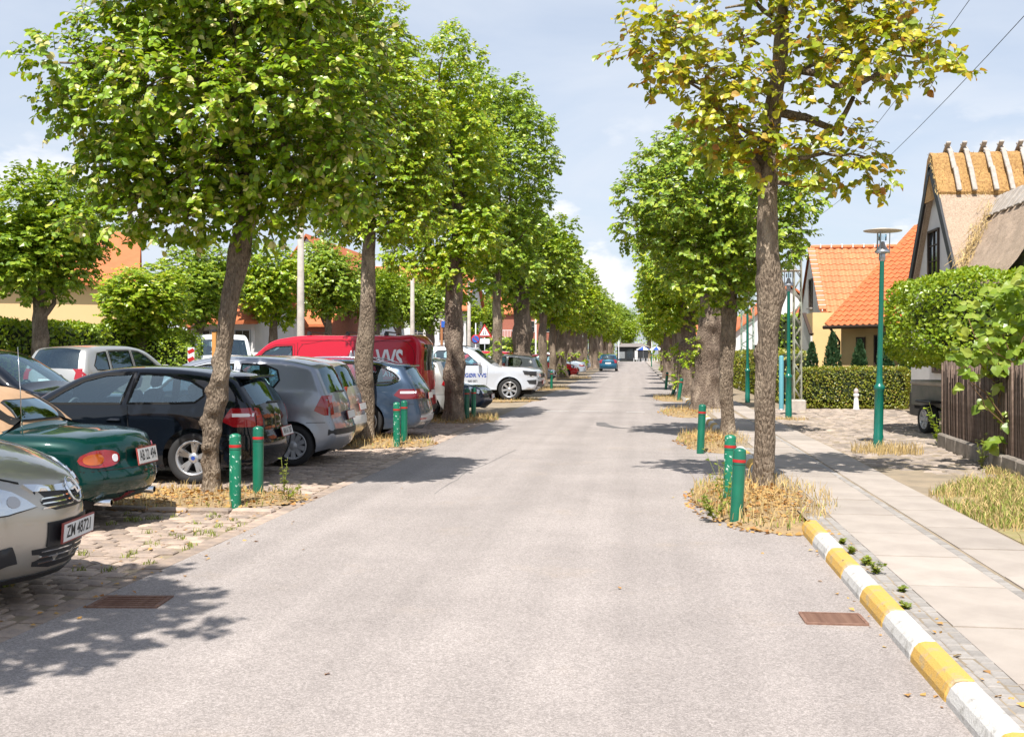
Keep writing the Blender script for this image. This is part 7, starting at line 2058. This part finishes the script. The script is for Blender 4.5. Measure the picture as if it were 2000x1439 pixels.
# ------------------------------------------------------------------ left background: hedges, houses
hedge(-17.7, 29.6, 0, 1.6, 16.4, 2.5, 0, 26000, .12, M['leaf_hedge'], 'tall clipped hedge behind the parked cars at the far left', wob=.14)
hedge(-19.4, 24.6, 0, 2.2, 2.2, 2.5, 0, 3000, .10, M['leaf_hedge_dry'], 'cube of darker clipped hedge at the left frame edge')
hedge(-15.9, 33.4, 0, 2.4, 2.2, 2.35, 0, 5200, .10, M['leaf_hedge'], 'rounded green bush right of the tall hedge', 'garden_shrub', 'shrub', wob=.3, rnd=.9)
hedge(-16.2, 39.5, 0, 1.2, 7.5, 1.5, 0, 4500, .11, M['leaf_hedge'], 'low clipped hedge behind the white off-road wagon')
M['brick'] = pmat('red_brick', (0.34, 0.12, 0.075), rough=.85, col2=(0.27, 0.09, 0.06), vscale=6, rand=.1)
def gable_house(name, x0, x1, y0, y1, ze, zr, wall, roof, label, wins=(), along='x', cat='house', doorx=None, chimney=None, frame=None, loc=(0, 0, 0), rz=0):
    e = empty(name, loc, rz, label, cat)
    if along == 'x':
        ym = (y0 + y1) / 2
        MB().prism([(y0, 0), (y1, 0), (y1, ze), (ym, zr - .15), (y0, ze)], x0, x1, axis='x').build('wall', wall, e)
        r_ = MB()
        for sgn, yy in ((-1, y0), (1, y1)):
            d = (ym - yy); k = (zr - ze) / abs(d)
            yo = yy + sgn * .4; zo = ze - .4 * k
            r_.add([(x0 - .3, yo, zo), (x1 + .3, yo, zo), (x1 + .3, ym, zr), (x0 - .3, ym, zr), (x0 - .3, yo, zo + .16), (x1 + .3, yo, zo + .16), (x1 + .3, ym, zr + .16), (x0 - .3, ym, zr + .16)], [(0, 1, 2, 3), (7, 6, 5, 4), (0, 4, 5, 1), (1, 5, 6, 2), (0, 3, 7, 4)])
    else:
        xm = (x0 + x1) / 2
        MB().prism([(x0, 0), (x1, 0), (x1, ze), (xm, zr - .15), (x0, ze)], y0, y1, axis='y').build('wall', wall, e)
        r_ = MB()
        for sgn, xx in ((-1, x0), (1, x1)):
            d = (xm - xx); k = (zr - ze) / abs(d)
            xo = xx + sgn * .4; zo = ze - .4 * k
            r_.add([(xo, y0 - .3, zo), (xo, y1 + .3, zo), (xm, y1 + .3, zr), (xm, y0 - .3, zr), (xo, y0 - .3, zo + .16), (xo, y1 + .3, zo + .16), (xm, y1 + .3, zr + .16), (xm, y0 - .3, zr + .16)], [(0, 1, 2, 3), (7, 6, 5, 4), (0, 4, 5, 1), (1, 5, 6, 2), (0, 3, 7, 4)])
    ro = r_.build('roof', roof, e)
    if chimney: MB().bbox(chimney, (.8, .8, 1.6), .05).build('chimney', M['brick'], ro)
    for (x, z, w_, h_) in wins: window(e, (x, y0, z), 'y', w_, h_, 2, 2, frame or M['dark_wood'], depth=.1)
    if doorx is not None: MB().box((doorx, y0 - .03, 1.1), (1.0, .1, 2.2)).build('door', M['dark_wood'], e)
    return e
M['far_tile'] = pmat('orange_roof_tiles', (0.50, 0.15, 0.055), rough=.8, col2=(0.43, 0.125, 0.045), vscale=2.0, bump=.5, bscale=14)
gable_house('cream_house', -24, 0, 0, 8, 4.6, 6.9, pmat_once('cream_wall', (0.68, 0.48, 0.24), rough=.9), M['far_tile'], 'cream rendered house with orange roof behind the tall hedge', [(-5.6, 3.0, .9, 1.3), (-8.4, 3.0, 1.1, 1.3), (-11.4, 3.0, 1.1, 1.3), (-15, 3.0, 1.1, 1.3)], loc=(-20.8, 40.2, 0), rz=R(26))
gable_house('shop_house', -21.4, -18.2, 47.2, 54, 3.2, 4.9, M['render_white'], M['far_tile'], 'pale shop front with tall windows beside the cream house', [(-20.8, 1.6, .8, 2.3), (-19.8, 1.6, .8, 2.3), (-18.8, 1.6, .8, 2.3)], frame=M['galv'])
gable_house('brick_house', -27.0, -18.2, 59, 67, 3.4, 5.6, M['brick'], M['far_tile'], 'red brick house behind the white off-road wagon', [(-25, 1.7, 1.0, 1.5), (-23, 1.7, 1.0, 1.5), (-21, 1.7, 1.0, 1.5), (-19.2, 1.7, .8, 1.5)], doorx=-20.0, frame=M['mortar'])
gable_house('white_gable_house', -28.5, -21.8, 76, 92, 6.0, 10.6, pmat_once('bluish_white_wall', (0.62, 0.66, 0.74), rough=.9), M['far_tile'], 'tall white gabled building with orange roof above the left trees', [(-25.6, 7.6, 1.0, 1.4), (-23.6, 7.6, 1.0, 1.4)], along='y', frame=M['mortar'])
gable_house('long_roof_house', -30, -15.5, 92, 102, 5.8, 9.9, M['render_white'], M['far_tile'], 'long building under a broad orange roof above the red van', [(-26, 3.5, 1.2, 1.5), (-23, 3.5, 1.2, 1.5), (-20, 3.5, 1.2, 1.5), (-17.4, 3.5, 1.2, 1.5)], frame=M['mortar'], chimney=(-18.5, 97, 10.2))
bh = gable_house('apartment_block', -24, -9.5, 136, 148, 7.0, 9.6, M['brick'], M['far_tile'], 'distant red brick block with white balcony rails beyond the pick-up', [(x, z, 1.2, 1.5) for x in (-22.5, -19.8, -14.2, -11.6) for z in (2.0, 5.2)], doorx=-17, frame=M['mortar'])
for z in (3.6,):
    MB().box((-17, 135.3, z), (4.2, 1.3, .16)).build('balcony_floor', M['mortar'], bh)
    mb = MB(); mb.box((-17, 134.68, z + 1.1), (4.2, .05, .06))
    for k in range(22): mb.box((-19.1 + k * .2, 134.68, z + .6), (.04, .04, 1.0))
    mb.build('balcony_rail', M['white_print'], bh)
gable_house('end_house', 6.5, 15, 150, 165, 3.2, 7.0, M['render_cream'], M['far_tile'], 'distant yellow house with orange roof on the right', [(8.5, 1.7, 1.0, 1.3), (12.5, 1.7, 1.0, 1.3)])
gable_house('row_house', 7.0, 15.5, 78, 92, 3.0, 6.6, M['render_white'], M['far_tile'], 'white house with orange roof farther along the footway', [(9, 1.6, 1.0, 1.3), (12.5, 1.6, 1.0, 1.3)], along='y')
hedge(5.0, 78, .03, 1.0, 40, 1.8, 0, 7000, .16, M['leaf_hedge_dry'], 'distant clipped hedge following the footway to the street end')
hedge(-13.5, 130, 0, 5, 60, 3.0, 0, 6000, .25, M['leaf_hedge'], 'far shrubbery along the lane on the left', 'garden_shrub', 'shrub', wob=.5)

# ------------------------------------------------------------------ far end of the street
wd = link('woodland', box_leaves('woodland', 150, 14, 13, 16000, .7, M['leaf_hedge'], 2.5, rnd=1.2), None, (0, 300, -1))
tag(wd, 'mass of distant trees beyond the end of the street', 'woodland', kind='stuff')
ks = empty('kiosk', (-1.0, 214, 0), 0, 'dark kiosk with a pale roof closing the far end of the street', 'kiosk')
MB().box((0, 1.5, 1.5), (6.4, 3.0, 3.0)).build('wall', M['black_wood'], ks)
MB().prism([(-3.7, 3.0), (3.7, 3.0), (2.0, 3.7), (-2.0, 3.7)], -.6, 3.6).build('roof', pmat_once('pale_roof', (.30, .27, .26)), ks)
MB().box((-.6, -.04, 1.5), (1.3, .08, 2.2)).build('serving_hatch', M['house_glass'], ks)
MB().box((.75, -.05, 1.3), (.6, .08, 1.9)).build('white_door', M['render_white'], ks)
MB().box((-2.2, -.05, 1.3), (1.2, .08, 1.4)).build('menu_board', M['galv'], ks)
for i, (x, y) in enumerate(((1.15, 206), (3.75, 205))):
    e = empty('parasol', (x, y, 0), i * .3, ['left blue and white parasol at the far end kiosk', 'right blue and white parasol at the far end kiosk'][i], 'parasol', 'parasols by the kiosk')
    MB().lathe([(.03, 0), (.03, 3.0)], 8).build('pole', M['white_print'], e)
    n = 8
    for k in range(n):
        a0, a1 = 2 * math.pi * k / n, 2 * math.pi * (k + 1) / n
        V = [(0, 0, 3.05), (1.4 * math.cos(a0), 1.4 * math.sin(a0), 2.45), (1.4 * math.cos(a1), 1.4 * math.sin(a1), 2.45), (1.4 * math.cos(a0), 1.4 * math.sin(a0), 2.28), (1.4 * math.cos(a1), 1.4 * math.sin(a1), 2.28)]
        MB().add(V, [(0, 1, 2), (1, 3, 4, 2)]).build('canopy_panel', pmat_once('parasol_blue', (.02, .07, .38)) if k % 2 else M['white_print'], e)
    MB().lathe([(.25, 0), (.25, .1), (.05, .14)], 12).build('foot', M['concrete'], e)
for i in range(6):
    e = empty('picnic_bench', (-.4 + i * 1.0, 203.5, 0), 0, ['first', 'second', 'third', 'fourth', 'fifth', 'sixth'][i] + ' from the left of six small benches before the kiosk', 'bench', 'benches before the kiosk')
    MB().box((0, 0, .72), (.8, .5, .05)).build('table_top', M['dark_wood'], e)
    for sg in (1, -1): MB().box((sg * .3, 0, .35), (.08, .5, .7)).build('leg', M['white_print'], e)
e = empty('advert_pillar', (4.9, 200, 0), 0, 'red and white advertising pillar right of the parasols', 'pillar')
MB().lathe([(.35, 0), (.35, 3.0), (.4, 3.05), (0, 3.2)], 14).build('pillar', M['red_band'], e)
MB().lathe([(.36, 1.0), (.36, 1.9)], 14).build('white_band', M['white_print'], e)
for i, (x, y, h) in enumerate(((-7.0, 160, 6.2), (2.6, 188, 7.0), (-3.6, 200, 5))):
    e = empty('flag_pole', (x, y, 0), 0, ['thin white pole above the teal hatchback', 'thin pale pole rising behind the parasols', 'thin white pole left of the kiosk'][i], 'pole')
    MB().lathe([(.08, 0), (.05, h), (0, h + .05)], 8).build('shaft', M['white_print'], e)
    MB().lathe([(.16, 0), (.16, .1), (.08, .12)], 8).build('foot', M['concrete'], e)
